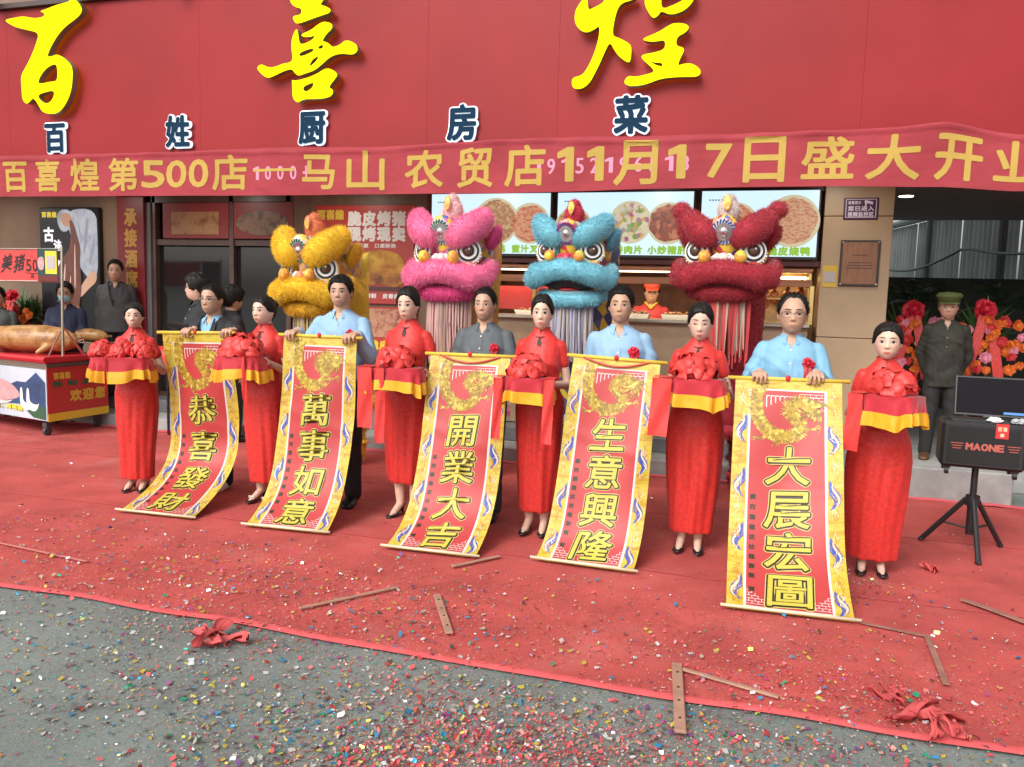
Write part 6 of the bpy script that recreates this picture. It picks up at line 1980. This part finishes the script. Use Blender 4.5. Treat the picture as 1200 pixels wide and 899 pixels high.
# plan corners: front-right (-7.36,6.87), back-right (-7.36,7.69), front-left (-9.3,7.2)
FR, BR_, FL, BL_ = Vector((-7.36, 6.86, 0)), Vector((-7.34, 7.69, 0)), Vector((-9.30, 7.28, 0)), Vector((-9.2, 8.1, 0))
def wallq(a, b, z0, z1, th, off=0.0):
    d = (b - a).normalized(); nrm = Vector((d.y, -d.x, 0))
    m = MB(); m.add([a + nrm * off + Vector((0, 0, z0)), b + nrm * off + Vector((0, 0, z0)), b + nrm * off + Vector((0, 0, z1)), a + nrm * off + Vector((0, 0, z1)),
                     a + nrm * (off - th) + Vector((0, 0, z0)), b + nrm * (off - th) + Vector((0, 0, z0)), b + nrm * (off - th) + Vector((0, 0, z1)), a + nrm * (off - th) + Vector((0, 0, z1))],
                    [(0, 1, 2, 3), (5, 4, 7, 6), (3, 2, 6, 7), (1, 0, 4, 5), (0, 3, 7, 4), (1, 5, 6, 2)])
    return m
def cpart(name, mb, m, parent=None, sm=False):
    o = mb.build(name, m, None, sm); o.parent = cart
    o.matrix_parent_inverse = Matrix.Translation(-Vector(cart.location)); return o
mb = MB(); mb.add([FR + Vector((-.02, .02, .17)), BR_ + Vector((-.02, -.02, .17)), BL_ + Vector((0, -.02, .17)), FL + Vector((0, .02, .17)), FR + Vector((-.02, .02, .80)), BR_ + Vector((-.02, -.02, .80)), BL_ + Vector((0, -.02, .80)), FL + Vector((0, .02, .80))],
                  [(0, 3, 2, 1), (4, 5, 6, 7), (0, 1, 5, 4), (1, 2, 6, 5), (2, 3, 7, 6), (3, 0, 4, 7)])
cpart('cart_body', mb, m_steel)
mb = MB(); o_ = Vector((0, 0, .81)); 
mb.add([FR + Vector((.05, -.06, .815)), BR_ + Vector((.05, .04, .815)), BL_ + Vector((-.05, .04, .815)), FL + Vector((-.05, -.06, .815)), FR + Vector((.05, -.06, .86)), BR_ + Vector((.05, .04, .86)), BL_ + Vector((-.05, .04, .86)), FL + Vector((-.05, -.06, .86))],
       [(0, 3, 2, 1), (4, 5, 6, 7), (0, 1, 5, 4), (1, 2, 6, 5), (2, 3, 7, 6), (3, 0, 4, 7)])
mb.tube([FL + Vector((-.05, -.06, .855)), FR + Vector((.05, -.06, .855)), BR_ + Vector((.05, .04, .855))], .028, 8)
cpart('red_counter', mb, mat('counter_red', (.52, .02, .03), .3))
sp = cpart('side_panel', wallq(FR, BR_, .18, .76, .004, .006), mat('cart_red', (.52, .035, .03), .4))
cpart('yellow_stripe', wallq(FR, BR_, .17, .255, .004, .010), mat('stripe_yellow', (.72, .55, .03), .4))
fp = cpart('picture_panel', wallq(FL, FR, .18, .74, .004, .006), ramp_mat('sky_print', [(.3, (.38, .46, .55)), (.6, (.55, .6, .66))], 1.5, .4))
dS = (BR_ - FR).normalized(); nS = Vector((dS.y, -dS.x, 0))
sfn = lambda x, z, d: FR + dS * x + nS * (.011 + d) + Vector((0, 0, z))
mb = MB(); text_row(mb, '百喜煌', .07, .30, .665, .075, sfn, .006, .001); text_row(mb, '欢迎您', .28, .79, .43, .135, sfn, .008, .001)
cpart('yellow_lettering', mb, mat('cart_yellow', (.72, .46, .05), .5))
mb = MB(); text_row(mb, '百姓 厨房 烧味 名菜', .06, .79, .575, .058, sfn, .004, .001); cpart('green_lettering', mb, mat('cart_green', (.03, .13, .06), .5))
dF = (FR - FL).normalized(); nF = Vector((dF.y, -dF.x, 0)); LF = (FR - FL).length
ffn = lambda x, z, d: FL + dF * x + nF * (.011 + d) + Vector((0, 0, z))
def fprint(name, poly, m, d, it=2):
    p = chaikin(poly, it); mb = MB(); n = len(p)
    mb.add([ffn(q[0], q[1], d) for q in p], [tuple(range(n))]); cpart(name, mb, m)
fprint('mountain_print', [(LF - 1.3, .30), (LF - 1.3, .48), (LF - .8, .50), (LF - .55, .58), (LF - .38, .58), (LF - .18, .70), (LF - .02, .60), (LF - .02, .20), (LF - .25, .20), (LF - .5, .33)], ramp_mat('mountain_ink', [(.35, (.02, .04, .09)), (.6, (.03, .08, .2))], 4, .5), .001, 0)
fprint('green_print', [(LF - .5, .33), (LF - .3, .36), (LF - .02, .32), (LF - .02, .19), (LF - .25, .20)], mat('grass_print', (.03, .10, .05), .5), .002, 0)
fprint('chicken_print', [(LF - 1.15, .38), (LF - 1.1, .55), (LF - .9, .60), (LF - .65, .55), (LF - .5, .46), (LF - .5, .40), (LF - .7, .36), (LF - .9, .33)], mat('chicken_pink', (.5, .30, .30), .5, var=.2, vscale=8), .003)
fprint('plate_print', [(LF - 1.2, .37), (LF - .8, .33), (LF - .58, .38), (LF - .8, .30), (LF - 1.2, .30)], mat('plate_white', (.6, .58, .6), .5), .004)
for dx in (0, -.12): fprint('goose_print', [(LF - .36 + dx, .50), (LF - .33 + dx, .53), (LF - .31 + dx, .48), (LF - .31 + dx, .36), (LF - .16 + dx, .34), (LF - .12 + dx, .38), (LF - .18 + dx, .27), (LF - .30 + dx, .27), (LF - .37 + dx, .34)], m_white, .005 + abs(dx) * .02)
mb = MB(); text_row(mb, '烧腊、鸡鸭鹅', LF - 1.1, LF - .44, .285, .06, ffn, .006, .006); cpart('picture_lettering', mb, mat('cart_lime', (.6, .55, .05), .5))
for q, i in ((FR + Vector((-.09, .07, 0)), 0), (BR_ + Vector((-.09, -.08, 0)), 1), (FL + Vector((.3, .0, 0)), 2), (BL_ + Vector((.3, -.1, 0)), 3)):
    mb = MB(); mb.tube([q + Vector((-.018, 0, .055)), q + Vector((.018, 0, .055))], .048, 16); mb.box(q + Vector((0, 0, .125)), (.06, .07, .05)); mb.box(q + Vector((.028, 0, .08)), (.006, .05, .09)); mb.box(q + Vector((-.028, 0, .08)), (.006, .05, .09))
    cpart('caster', mb, mat('caster_grey', (.05, .05, .055), .5))

m_pig = ramp_mat('roast_pig_skin', [(.32, (.12, .05, .02)), (.46, (.34, .16, .05)), (.6, (.44, .25, .09)), (.76, (.22, .09, .03))], 7, .36, bump=.7)
def roast_pig(loc, rz, L, lb, legs=True):
    root = empty('roast_pig', loc, rz); tag(root, lb, 'roast pig', 'roast pigs lying on the cart')
    b = MB(); s = L / 1.2
    R_ = [(-.62, .05, .05, .10), (-.56, .065, .06, .11), (-.45, .09, .085, .13), (-.30, .13, .11, .14), (-.05, .15, .125, .145), (.22, .15, .13, .15), (.42, .13, .12, .14), (.54, .07, .07, .13), (.58, .02, .02, .13)]
    b.loft([[Vector((x * s, ry * s * math.cos(2 * PI * k / 20), z * s + rz_ * s * math.sin(2 * PI * k / 20))) for k in range(20)] for x, ry, rz_, z in R_])
    b.cap((-.60 * s, 0, .10 * s), .045 * s, (-.68 * s, 0, .095 * s), .035 * s, 10)
    for sg in (-1, 1): b.ell((-.40 * s, sg * .07 * s, .20 * s), (.05 * s, .015 * s, .05 * s), 10, 8, rot=(0, .5, sg * .3))
    if legs:
        for x in (-.28, .34):
            for sg in (-1, 1): b.cap((x * s, sg * .10 * s, .08 * s), .045 * s, ((x - .06) * s, sg * .17 * s, .022 * s), .022 * s, 10)
    m2 = remesh(b, .012, 3)
    link('carcass', m2, m_pig, root, True)
    b = MB(); b.tube([(.58 * s, 0, .13 * s), (.63 * s, .02, .15 * s), (.65 * s, .0, .12 * s)], .006, 6); b.build('tail', m_pig, root)
    for sg in (-1, 1):
        b = MB(); b.cap((-.66 * s, sg * .012 * s, .10 * s), .006, (-.717 * s, sg * .012 * s, .10 * s), .006, 8); b.build('nostril', m_black, root)
roast_pig((-8.22, 7.36, .862), .16, 1.42, 'long roast pig lying on the front of the cart')
roast_pig((-7.85, 7.85, .98), .10, .72, 'smaller roast pig on a rack at the back of the cart', False)
b = MB()
for y in (7.72, 7.98):
    b.tube([(-8.3, y, .862), (-8.3, y, .985), (-7.42, y - .06, .985), (-7.42, y - .06, .862)], .008, 6)
for x in (-8.1, -7.9, -7.7, -7.55): b.tube([(x, 7.70, .985), (x, 7.98, .985)], .006, 6)
tag(b.build('wire_rack', m_steel), 'steel wire rack on the back of the cart under the smaller pig', 'rack')

t = empty('price_stand', (-7.40, 7.12, .86)); tag(t, 'steel pole stand on the cart carrying the red price sheet and menu card', 'stand')
b = MB(); b.tube([(-7.40, 7.12, .86), (-7.37, 7.12, 2.08)], .016, 8); npart('pole', b, m_steel, t)
b = MB(); b.tube([(-7.37, 7.12, 1.695), (-9.6, 7.19, 1.675)], .010, 8); npart('crossbar', b, m_steel, t)
b = MB(); b.tube([(-7.37, 7.12, 2.05), (-9.6, 7.19, 2.04)], .008, 8); npart('top_bar', b, m_steel, t)
for dx, dy in ((-.17, -.03), (.03, .28), (-.02, .30)):
    b = MB(); b.tube([(-7.385, 7.12, 1.20), (-7.40 + dx, 7.12 + dy, .868)], .008, 6); npart('strut', b, m_steel, t)
# sheets hang from the bars
t = empty('price_sheet', (-8.2, 6.97, 1.32)); tag(t, 'red paper sheet with handwritten black characters and the number 50', 'paper sign')
psh = lambda x, z, d: (x + .06, 7.115 - .034 * (x + 7.4) * 1 - .006 * math.sin(9 * x + 4 * z) - d, z)
b = MB(); b.grid(lambda u, v: psh(lerp(-8.62, -7.755, u), lerp(1.70, 2.04, v) - .01 * math.sin(u * 3), 0), 16, 8); npart('paper', b, mat('paper_red', (.66, .055, .05), .6), t)
b = MB()
for ch, x in (('水', -8.42), ('美', -8.24), ('猪', -8.06)): put_glyph(b, ch, x, 1.885, .165, .20, psh, .005, .002, 0, 6, warp=.6)
for ch, x in (('5', -7.92), ('0', -7.82)): put_glyph(b, ch, x, 1.865, .075, .13, psh, .004, .002, 0, 6, em=False)
b.tube([psh(-7.97, 1.785, .003), psh(-7.78, 1.775, .003)], .004, 5); put_glyph(b, '元', -7.87, 1.745, .06, .05, psh, .003, .002, 0, 6)
npart('brush_lettering', b, mat('ink_black', (.02, .012, .012), .6), t)
t = empty('menu_card', (-7.55, 6.95, 1.34)); tag(t, 'dark green menu card with a yellow payment panel hung beside the pole', 'paper sign')
b = MB(); b.rbox((-7.55, 7.10, 1.87), (.29, .006, .36), .002); npart('card', b, mat('card_green', (.02, .05, .05), .4), t)
b = MB(); b.box((-7.50, 7.095, 1.90), (.16, .003, .25)); npart('yellow_panel', b, mat('panel_yellow', (.7, .55, .04), .4), t)
b = MB(); b.box((-7.50, 7.092, 1.90), (.11, .003, .14)); npart('pale_panel', b, mat('sticker_pale', (.42, .4, .4)), t)
b = MB(); b.prism(chaikin([(-7.68, 1.82), (-7.60, 1.81), (-7.59, 1.93), (-7.62, 1.97), (-7.69, 1.94)], 2), 7.091, 7.096); npart('meat_picture', b, mat('chicken_pink', (.5, .3, .3)), t)
b = MB(); b.box((-7.55, 7.095, 1.725), (.28, .003, .06)); npart('maroon_band', b, mat('maroon_trim', (.14, .02, .02)), t)

# low table with a red cloth inside the doorway
t = empty('side_table', (-6.1, 7.35, 0)); tag(t, 'small table draped with red cloth in the doorway behind the first hostess', 'table')
b = MB(); b.rbox((-6.12, 7.35, .98), (.5, .4, .03), .005); npart('table_top', b, m_redpanel, t)
for dx in (-.22, .22):
    for dy in (-.17, .17):
        b = MB(); b.tube([(-6.12 + dx, 7.35 + dy, 0), (-6.12 + dx, 7.35 + dy, .97)], .015, 8); npart('leg', b, m_black, t)
b = MB(); b.grid(lambda u, v: (-6.12 + (u - .5) * .56, 7.35 + .02 * math.sin(9 * u) - (.22 if v > .6 else lerp(-.2, .21, v / .6)), 1.0 + .015 * math.sin(11 * u + 5 * v) - max(0, v - .6) * .5), 24, 14); npart('cloth', b, m_sash, t, True)

# ================================================================ FLOWER STANDS
m_orange = mat('flower_orange', (.72, .16, .02), .6, island=.2)
m_fred = mat('flower_red', (.55, .03, .03), .6, island=.2)
m_fpink = mat('flower_pink', (.7, .25, .35), .6, island=.2)
m_green = mat('flower_leaf', (.05, .12, .03), .5, island=.35)
def gerbera_mesh(seed):
    b = MB(); rng = random.Random(seed)
    for ly, (k, r, z) in enumerate(((16, 1.0, 0), (13, .8, .012), (9, .5, .02))):
        for i in range(k):
            a = 2 * PI * (i + rng.random() * .4) / k; L = .055 * r * rng.uniform(.9, 1.1); w_ = .011
            d = Vector((math.cos(a), math.sin(a), 0)); q = Vector((-d.y, d.x, 0))
            b.add([d * .006 - q * w_ * .5 + Vector((0, 0, z)), d * .006 + q * w_ * .5 + Vector((0, 0, z)), d * L * .7 + q * w_ + Vector((0, 0, z + .012)), d * L + Vector((0, 0, z + .008)), d * L * .7 - q * w_ + Vector((0, 0, z + .012))], [(0, 1, 2, 3, 4)])
    b.ell((0, 0, .02), (.012, .012, .008), 8, 6)
    return b.mesh('flower')
GM = {}
def flower_stand(x, y, z, h, lb, seed, sash=True, w=.33, bow_up=.30):
    rng = random.Random(seed)
    root = empty('flower_stand', (x, y, z)); tag(root, lb, 'flower stand', 'congratulation flower stands')
    for a in (0, 2.1, 4.2):
        b = MB(); b.tube([(.22 * math.cos(a), .22 * math.sin(a), 0), (.05 * math.cos(a), .05 * math.sin(a), h * .72)], .012, 6); b.build('leg', mat('bamboo', (.25, .16, .06), .6), root)
    b = MB()
    for k in range(190):
        a = rng.uniform(0, 2 * PI); e = rng.uniform(-.5, 1.3); L = rng.uniform(.16, .42) * (w / .33)
        d = Vector((math.cos(a) * math.cos(e), math.sin(a) * math.cos(e) * .7, math.sin(e)))
        c = Vector((rng.uniform(-.1, .1), rng.uniform(-.08, .08), h * .78 + rng.uniform(-.12, .12)))
        q = d.cross(Vector((0, 0, 1))).normalized() * rng.uniform(.010, .028)
        tip = c + d * L + Vector((0, 0, -.05 * L))
        b.add([c, c + d * L * .55 + q, tip, c + d * L * .55 - q], [(0, 1, 2, 3)])
    b.build('foliage', m_green, root)
    for k in range(52):
        m = (m_orange, m_orange, m_orange, m_orange, m_orange, m_fred, m_fred, m_fpink)[rng.randrange(8)]
        if m.name not in GM:
            me = gerbera_mesh(5); me.materials.append(m); GM[m.name] = me
        o = bpy.data.objects.new('flower', GM[m.name]); COL.objects.link(o); o.parent = root
        a = rng.uniform(-.2, PI + .2); rr = rng.uniform(.05, w)
        px, pz = rng.uniform(-w, w), rng.uniform(-.28, .24)
        o.location = (px, -.16 - .1 * math.cos(px / w * 1.3) + rng.uniform(-.03, .03), h * .78 + pz)
        o.rotation_euler = (PI / 2 + rng.uniform(-.5, .3), rng.uniform(-.4, .4), rng.uniform(-.5, .5))
        s_ = rng.uniform(.75, 1.15); o.scale = (s_, s_, s_)
    f = cloth_flower('f', .12, seed, None, ((1, 9, .3), (.7, 8, .8), (.4, 5, 1.2)))
    R_ = Matrix.Translation((0, -.2, h * .78 + bow_up)) @ Matrix.Rotation(rad(75), 4, 'X')
    f.V = [tuple(R_ @ Vector(v)) for v in f.V]
    bo = f.build('bow', m_rosette, root, True)
    for sg in (-1, 1):
        b = MB(); b.grid(lambda u, v: (sg * (.02 + .13 * v) + (u - .5) * .085, -.24 - .04 * math.sin(3 * v) + .01 * math.sin(6 * u), h * .78 + bow_up - .05 - .62 * v), 3, 14); b.build('ribbon_tail', mat('gauze_red', (.55, .05, .045), .6, var=.2, vscale=30), bo, True)
flower_stand(1.40, 8.95, .29, 1.35, 'flower stand with orange flowers between the tan pillar and the old man', 31)
flower_stand(1.98, 8.75, .27, 1.40, 'flower stand with orange flowers and a red bow right of the old man', 32)
flower_stand(-9.85, 8.32, .3, 1.15, 'flower stand with red ribbons behind the cart, at the left edge', 33, w=.45)
flower_stand(-9.15, 8.25, .3, 1.15, 'flower stand with orange flowers behind the masked person', 34, w=.35)

# ================================================================ SPEAKER ON TRIPOD
t = empty('speaker_tripod', (1.44, 6.12, 0)); tag(t, 'black folding tripod carrying the speaker case on the right', 'tripod')
b = MB(); b.tube([(1.44, 6.12, .16), (1.44, 6.12, .60)], .022, 12); b.tube([(1.44, 6.12, .13), (1.44, 6.12, .36)], .03, 12); npart('pole', b, m_black, t)
b = MB(); b.tube([(1.44, 6.12, .33), (1.44, 6.12, .40)], .045, 12); npart('collar', b, m_black, t)
for gx, gy in ((1.17, 6.27), (1.43, 5.80), (1.68, 6.31)):
    b = MB(); d = Vector((gx - 1.44, gy - 6.12, 0)).normalized()
    b.tube([Vector((1.44, 6.12, .37)) + d * .04, Vector((gx, gy, .025))], .018, 8); lg = npart('leg', b, m_black, t)
    b = MB(); b.tube([Vector((1.44, 6.12, .17)) + d * .03, Vector((1.44, 6.12, .37)) + d * .04 + (Vector((gx, gy, .025)) - Vector((1.44, 6.12, .37)) - d * .04) * .55], .008, 6); npart('brace', b, m_black, t)
    b = MB(); b.ell((gx, gy, .026), (.022, .022, .014), 10, 6); npart('rubber_foot', b, m_black, t)
BX = Matrix.Translation((1.46, 6.14, .76)) @ Matrix.Rotation(-.10, 4, 'Z')
t = empty('speaker_case', (1.46, 6.14, .60)); tag(t, 'black wheeled speaker case with red lettering on the tripod', 'speaker')
def xp(name, b, m, sm=False, parent=None):
    b.V = [tuple(BX @ Vector(v)) for v in b.V]; return npart(name, b, m, parent or t, sm)
m_case = mat('case_black', (.012, .012, .013), .55, bump=.15, bscale=300)
b = MB(); b.rbox((0, 0, 0), (.50, .30, .31), .02); xp('case', b, m_case)
b = MB(); b.box((0, -.152, .0), (.42, .006, .24)); xp('grille', b, mat('grille_black', (.010, .010, .011), .7, bump=.5, bscale=500))
b = MB(); 
text_row(b, 'MAONE', -.105, .12, -.005, .05, lambda x, z, d: (x, -.157 - d, z), .0035, .0, fill=1.15)
for k in range(3):
    b.box((-.155, -.1575, .012 - k * .017), (.075 - .012 * k, .002, .005)); b.box((.175, -.1575, .012 - k * .017), (.075 - .012 * k, .002, .005))
xp('red_lettering', b, mat('maone_red', (.42, .10, .07), .5))
b = MB(); b.rbox((.10, -.157, .11), (.075, .004, .10), .001); xp('red_tag', b, mat('tag_red', (.52, .03, .03), .5))
b = MB(); text_row(b, '百喜', .07, .13, .125, .03, lambda x, z, d: (x, -.1605 - d, z), .001, 0); b.box((.10, -.161, .085), (.022, .002, .022)); xp('tag_print', b, mat('tag_gold', (.7, .5, .3), .5))
b = MB(); b.rbox((.258, 0, 0), (.02, .16, .22), .006); b.tube([(.27, -.1, .12), (.28, -.1, -.08)], .008, 6); b.tube([(.27, .1, .12), (.28, .1, -.08)], .008, 6); xp('side_handle', b, mat('handle_grey', (.06, .06, .06), .4))
for dx in (-.2, .2):
    for dy in (-.1, .1):
        b = MB(); b.tube([(dx - .012, dy, -.185), (dx + .012, dy, -.185)], .028, 12); b.box((dx, dy, -.160), (.04, .04, .02)); xp('caster', b, m_black)
b = MB(); b.rbox((-.02, .0, .158), (.34, .2, .012), .004); xp('control_panel', b, mat('panel_grey', (.04, .04, .045), .4))
t2 = empty('karaoke_screen', (1.46, 6.2, .93)); tag(t2, 'flat black screen tilted up on top of the speaker case', 'screen')
SX = BX @ Matrix.Translation((.06, .06, .175)) @ Matrix.Rotation(-.28, 4, 'X')
def sxp(name, b, m):
    b.V = [tuple(SX @ Vector(v)) for v in b.V]; return npart(name, b, m, t2)
b = MB(); b.rbox((0, 0, .14), (.46, .018, .28), .006); sxp('housing', b, m_black)
b = MB(); b.box((0, -.0105, .142), (.43, .003, .25)); sxp('panel', b, mat('dark_screen', (.008, .007, .010), .5, spec=.06))
b = MB(); b.box((.13, -.0130, .03), (.12, .002, .016)); sxp('blue_bar', b, mat('blue_glow', (.02, .1, .3), .3, emit=(.03, .16, .5), estr=.7))
b = MB(); b.box((0, .01, .0), (.1, .05, .012)); sxp('hinge', b, m_black)
rng = random.Random(2)
for (dx, dy, m_, lb, cat, nm_) in ((.06, -.10, m_white, 'crumpled white tissue on top of the speaker case', 'tissue', 'crumpled_tissue'), (.20, -.09, mat('clear_bag', (.4, .42, .43), .25), 'clear plastic bag on the right corner of the speaker case', 'bag', 'plastic_bag')):
    b = MB(); b.ell((0, 0, .02), (.05, .035, .018), 14, 8)
    b.V = [(v[0] + rng.uniform(-.008, .008), v[1] + rng.uniform(-.008, .008), v[2] + rng.uniform(-.006, .006)) for v in b.V]
    o = b.build(nm_, m_); o.location = BX @ Vector((dx, dy, .155)); tag(o, lb, cat)

# ================================================================ STICKS AND TORN CLOTH ON THE GROUND
m_wood = mat('pale_batten', (.36, .20, .14), .7, var=.2, vscale=9, stretch=(1, 1, 1))
def batten(pts, w, th, lb, i, strap=None, dots=False):
    root = empty('wooden_batten' if strap is None else 'tape_strip', (0, 0, 0))
    tag(root, lb, 'batten' if strap is None else 'strip', 'pale battens and strips dropped on the carpet')
    P_ = [Vector((*p, 0)) for p in pts]
    c = sum(P_, Vector()) / len(P_); root.location = (c.x, c.y, .012)
    b = MB()
    for a, e in zip(P_[:-1], P_[1:]):
        d = (e - a); L = d.length; ang = math.atan2(d.y, d.x)
        b.rbox((a + e) / 2 - c + Vector((0, 0, .008 + th / 2 + .0015 * len(b.V) / 24)), (L + w * .5, w, th), min(.003, th * .4), (0, 0, ang))
    b.build('strip' if strap else 'board', m_wood if not strap else strap, root)
    if dots:
        k = MB(); a, e = P_[0] - c, P_[1] - c
        for t_ in (.15, .4, .6, .85): k.tube([a.lerp(e, t_) + Vector((0, 0, .008 + th)), a.lerp(e, t_) + Vector((0, 0, .010 + th))], .006, 8)
        k.build('nail_hole', m_black, root)
m_web = mat('webbing', (.28, .13, .10), .7, var=.2, vscale=12)
batten([(-2.20, 3.56), (-1.87, 4.02)], .022, .010, 'thin batten lying below the second scroll', 1)
batten([(-1.61, 3.98), (-1.37, 3.55)], .040, .012, 'short batten with nail holes lying below the middle scroll', 2, dots=True)
batten([(-.28, 3.58), (-.21, 3.01)], .045, .014, 'batten with nail holes lying across the front edge of the carpet', 3, dots=True)
batten([(-.25, 3.55), (.15, 3.43)], .025, .010, 'thin batten lying along the front edge of the carpet near the centre', 4)
batten([(-1.71, 4.47), (-1.51, 4.76)], .028, .008, 'short batten at the foot of the middle scroll', 5)
batten([(.58, 4.44), (.88, 4.37), (.86, 3.82)], .030, .003, 'bent strip of webbing running from the foot of the right end scroll', 6, m_web)
batten([(1.18, 5.01), (1.24, 4.95), (1.6, 4.56)], .045, .006, 'folded strip of webbing at the right edge of the carpet', 7, m_web)
batten([(-4.9, 3.87), (-3.77, 3.75)], .022, .003, 'long faint strip on the carpet at the left edge', 8, mat('pale_tape', (.52, .17, .15), .7))

m_torn = mat('torn_cloth', (.55, .085, .085), .7, var=.15, vscale=12)
def torn(x, y, r, seed, lb, n=4):
    rng = random.Random(seed)
    b = MB()
    for q in range(n):
        a = rng.uniform(0, PI); L = r * rng.uniform(.5, 1.1); w_ = r * rng.uniform(.14, .3); ox, oy = rng.uniform(-.4, .4) * r, rng.uniform(-.4, .4) * r; ph = rng.uniform(0, 6); zb = .008 * q
        def fn(u, v):
            s_ = (u - .5) * 2 * L; t_ = (v - .5) * w_ * (1 + .5 * math.sin(5 * u + ph)) + .15 * w_ * math.sin(13 * u + ph)
            z = .018 + zb + .014 * math.sin(9 * u + 3 * v + ph) + .010 * math.sin(17 * v + ph)
            return (ox + s_ * math.cos(a) - t_ * math.sin(a), oy + s_ * math.sin(a) + t_ * math.cos(a), max(.004, z))
        b.grid(fn, 18, 8)
    o = b.build('torn_cloth', m_torn, None, True); o.location = (x, y, .012); tag(o, lb, 'cloth scrap')
torn(-2.33, 3.06, .15, 3, 'torn strip of red cloth on the asphalt at the lower left')
torn(.72, 3.42, .16, 5, 'crumpled torn red cloth on the carpet edge at the lower right', 5)
torn(.60, 3.62, .08, 6, 'small torn scrap of red cloth above the carpet edge at the lower right', 3)
torn(1.10, 5.55, .07, 9, 'small scrap of red gauze by the right end hostess', 3)

# ================================================================ CONFETTI AND FIRECRACKER PAPER
def scatter(name, n, pick, smin, smax, m, label, cat, seed, lift=.012, curl=.5, aspect=(.22, .85)):
    rng = np.random.default_rng(seed)
    V, F = [], []
    XY = pick(rng, n)
    k = len(XY)
    s = smin * (smax / smin) ** (rng.random(k) ** 3.2)
    ar = rng.uniform(*aspect, k); a = rng.uniform(0, 2 * PI, k); tl_ = rng.normal(0, curl, (k, 2)); cu = rng.uniform(-.6, .6, k)
    ca, sa = np.cos(a), np.sin(a)
    pts = []
    for (ux, uy) in ((-1, -1), (0, -1), (1, -1), (1, 1), (0, 1), (-1, 1)):
        lx, ly = ux * s, uy * s * ar * (1 - .3 * abs(ux) * rng.random(k))
        z = np.clip(ux * s * tl_[:, 0] * .5 + uy * s * tl_[:, 1] * .5 + (abs(ux) * cu * s * .5), -.9 * s, .9 * s)
        pts.append(np.stack([XY[:, 0] + lx * ca - ly * sa, XY[:, 1] + lx * sa + ly * ca, z], 1))
    P_ = np.stack(pts, 1)
    base = np.where(XY[:, 1] > 3.30, .013, .003)
    P_[:, :, 2] += (base + .002 - P_[:, :, 2].min(1))[:, None] + rng.random(k)[:, None] * .003
    V = P_.reshape(-1, 3)
    i = np.arange(k)[:, None] * 6
    F = np.concatenate([i + np.array([[0, 1, 4, 5]]), i + np.array([[1, 2, 3, 4]])])
    o = link(name, np_mesh(name, V, F), m)
    return tag(o, label, cat, kind='stuff')
def clumps(centres):
    """mix of soft clusters and an even sprinkle: (weight, x, y, sx, sy)"""
    wts = np.array([c[0] for c in centres]); wts = wts / wts.sum()
    def f(rng, n):
        i = rng.choice(len(centres), n, p=wts)
        C = np.array([c[1:] for c in centres])
        q = rng.normal(0, 1, (n, 2)); q = np.where(np.abs(q) > 2.2, rng.uniform(-1, 1, (n, 2)), q)
        return C[i, :2] + q * C[i, 2:]
    return f
def even(x0, x1, y0, y1):
    return lambda rng, n: np.stack([rng.uniform(x0, x1, n), rng.uniform(y0, y1, n)], 1)
def both(a, b, w):
    return lambda rng, n: np.concatenate([a(rng, int(n * w)), b(rng, n - int(n * w))])
foil = ramp_mat('foil_confetti', [(0, (.62, .52, .10)), (.20, (.74, .74, .74)), (.42, (.04, .28, .50)), (.54, (.03, .38, .22)), (.60, (.50, .10, .32)), (.66, (.52, .08, .08)), (.74, (.22, .10, .28)), (.79, (.55, .52, .46)), (.90, (.12, .11, .10))], island=True, rough=.32, metal=.55)
paper = ramp_mat('firecracker_paper', [(0, (.55, .07, .07)), (.25, (.62, .13, .12)), (.45, (.40, .03, .04)), (.6, (.6, .25, .22)), (.72, (.5, .06, .08)), (.88, (.30, .16, .13))], island=True, rough=.8)
cl_front = clumps([(3, -1.2, 2.45, .42, .25), (2.2, -.85, 2.9, .5, .22), (1.6, -2.0, 2.55, .5, .3), (1.0, -2.6, 2.9, .5, .25), (1.2, -.2, 2.9, .4, .2), (.8, .5, 3.15, .35, .15), (1.2, -3.2, 3.6, .6, .4), (.9, -2.4, 3.8, .5, .3), (.7, -1.6, 3.7, .4, .25), (.6, .2, 3.6, .5, .2), (.35, .7, 5.0, .25, .2)])
scatter('foil_confetti', 22000, both(cl_front, even(-5.2, 1.6, 1.9, 4.6), .66), .0024, .0135, foil, 'shiny foil confetti in many colours scattered over asphalt and carpet', 'confetti', 1)
scatter('far_confetti', 1700, even(-9, 2.6, 3.6, 7.5), .003, .011, foil, 'thin sprinkle of confetti on the carpet farther back', 'confetti', 4)
scatter('firecracker_paper', 13000, both(clumps([(4, -1.05, 2.42, .22, .16), (3, -.78, 2.70, .25, .14), (2, -.45, 2.85, .35, .14), (1.4, -1.25, 2.95, .25, .2), (1.2, .0, 3.05, .35, .12), (1.2, -2.3, 3.2, .4, .12), (1.0, .45, 3.55, .35, .14), (.8, -.1, 3.75, .5, .14)]), even(-4.8, 1.4, 2.0, 4.4), .74), .0022, .0105, paper, 'shredded red firecracker paper heaped and scattered near the carpet edge', 'paper shreds', 2, curl=.8)
scatter('paper_dust', 14000, both(cl_front, even(-6, 1.6, 3.3, 4.7), .35), .0012, .0042, paper, 'fine pink and red paper dust over the carpet edge', 'paper dust', 7)
scatter('dark_debris', 6000, even(-5.2, 1.8, 1.9, 4.4), .002, .006, ramp_mat('debris', [(0, (.03, .025, .02)), (.4, (.2, .17, .14)), (.7, (.45, .42, .38))], island=True, rough=.9), 'fine dark grit and scraps on the asphalt and carpet', 'grit', 3)
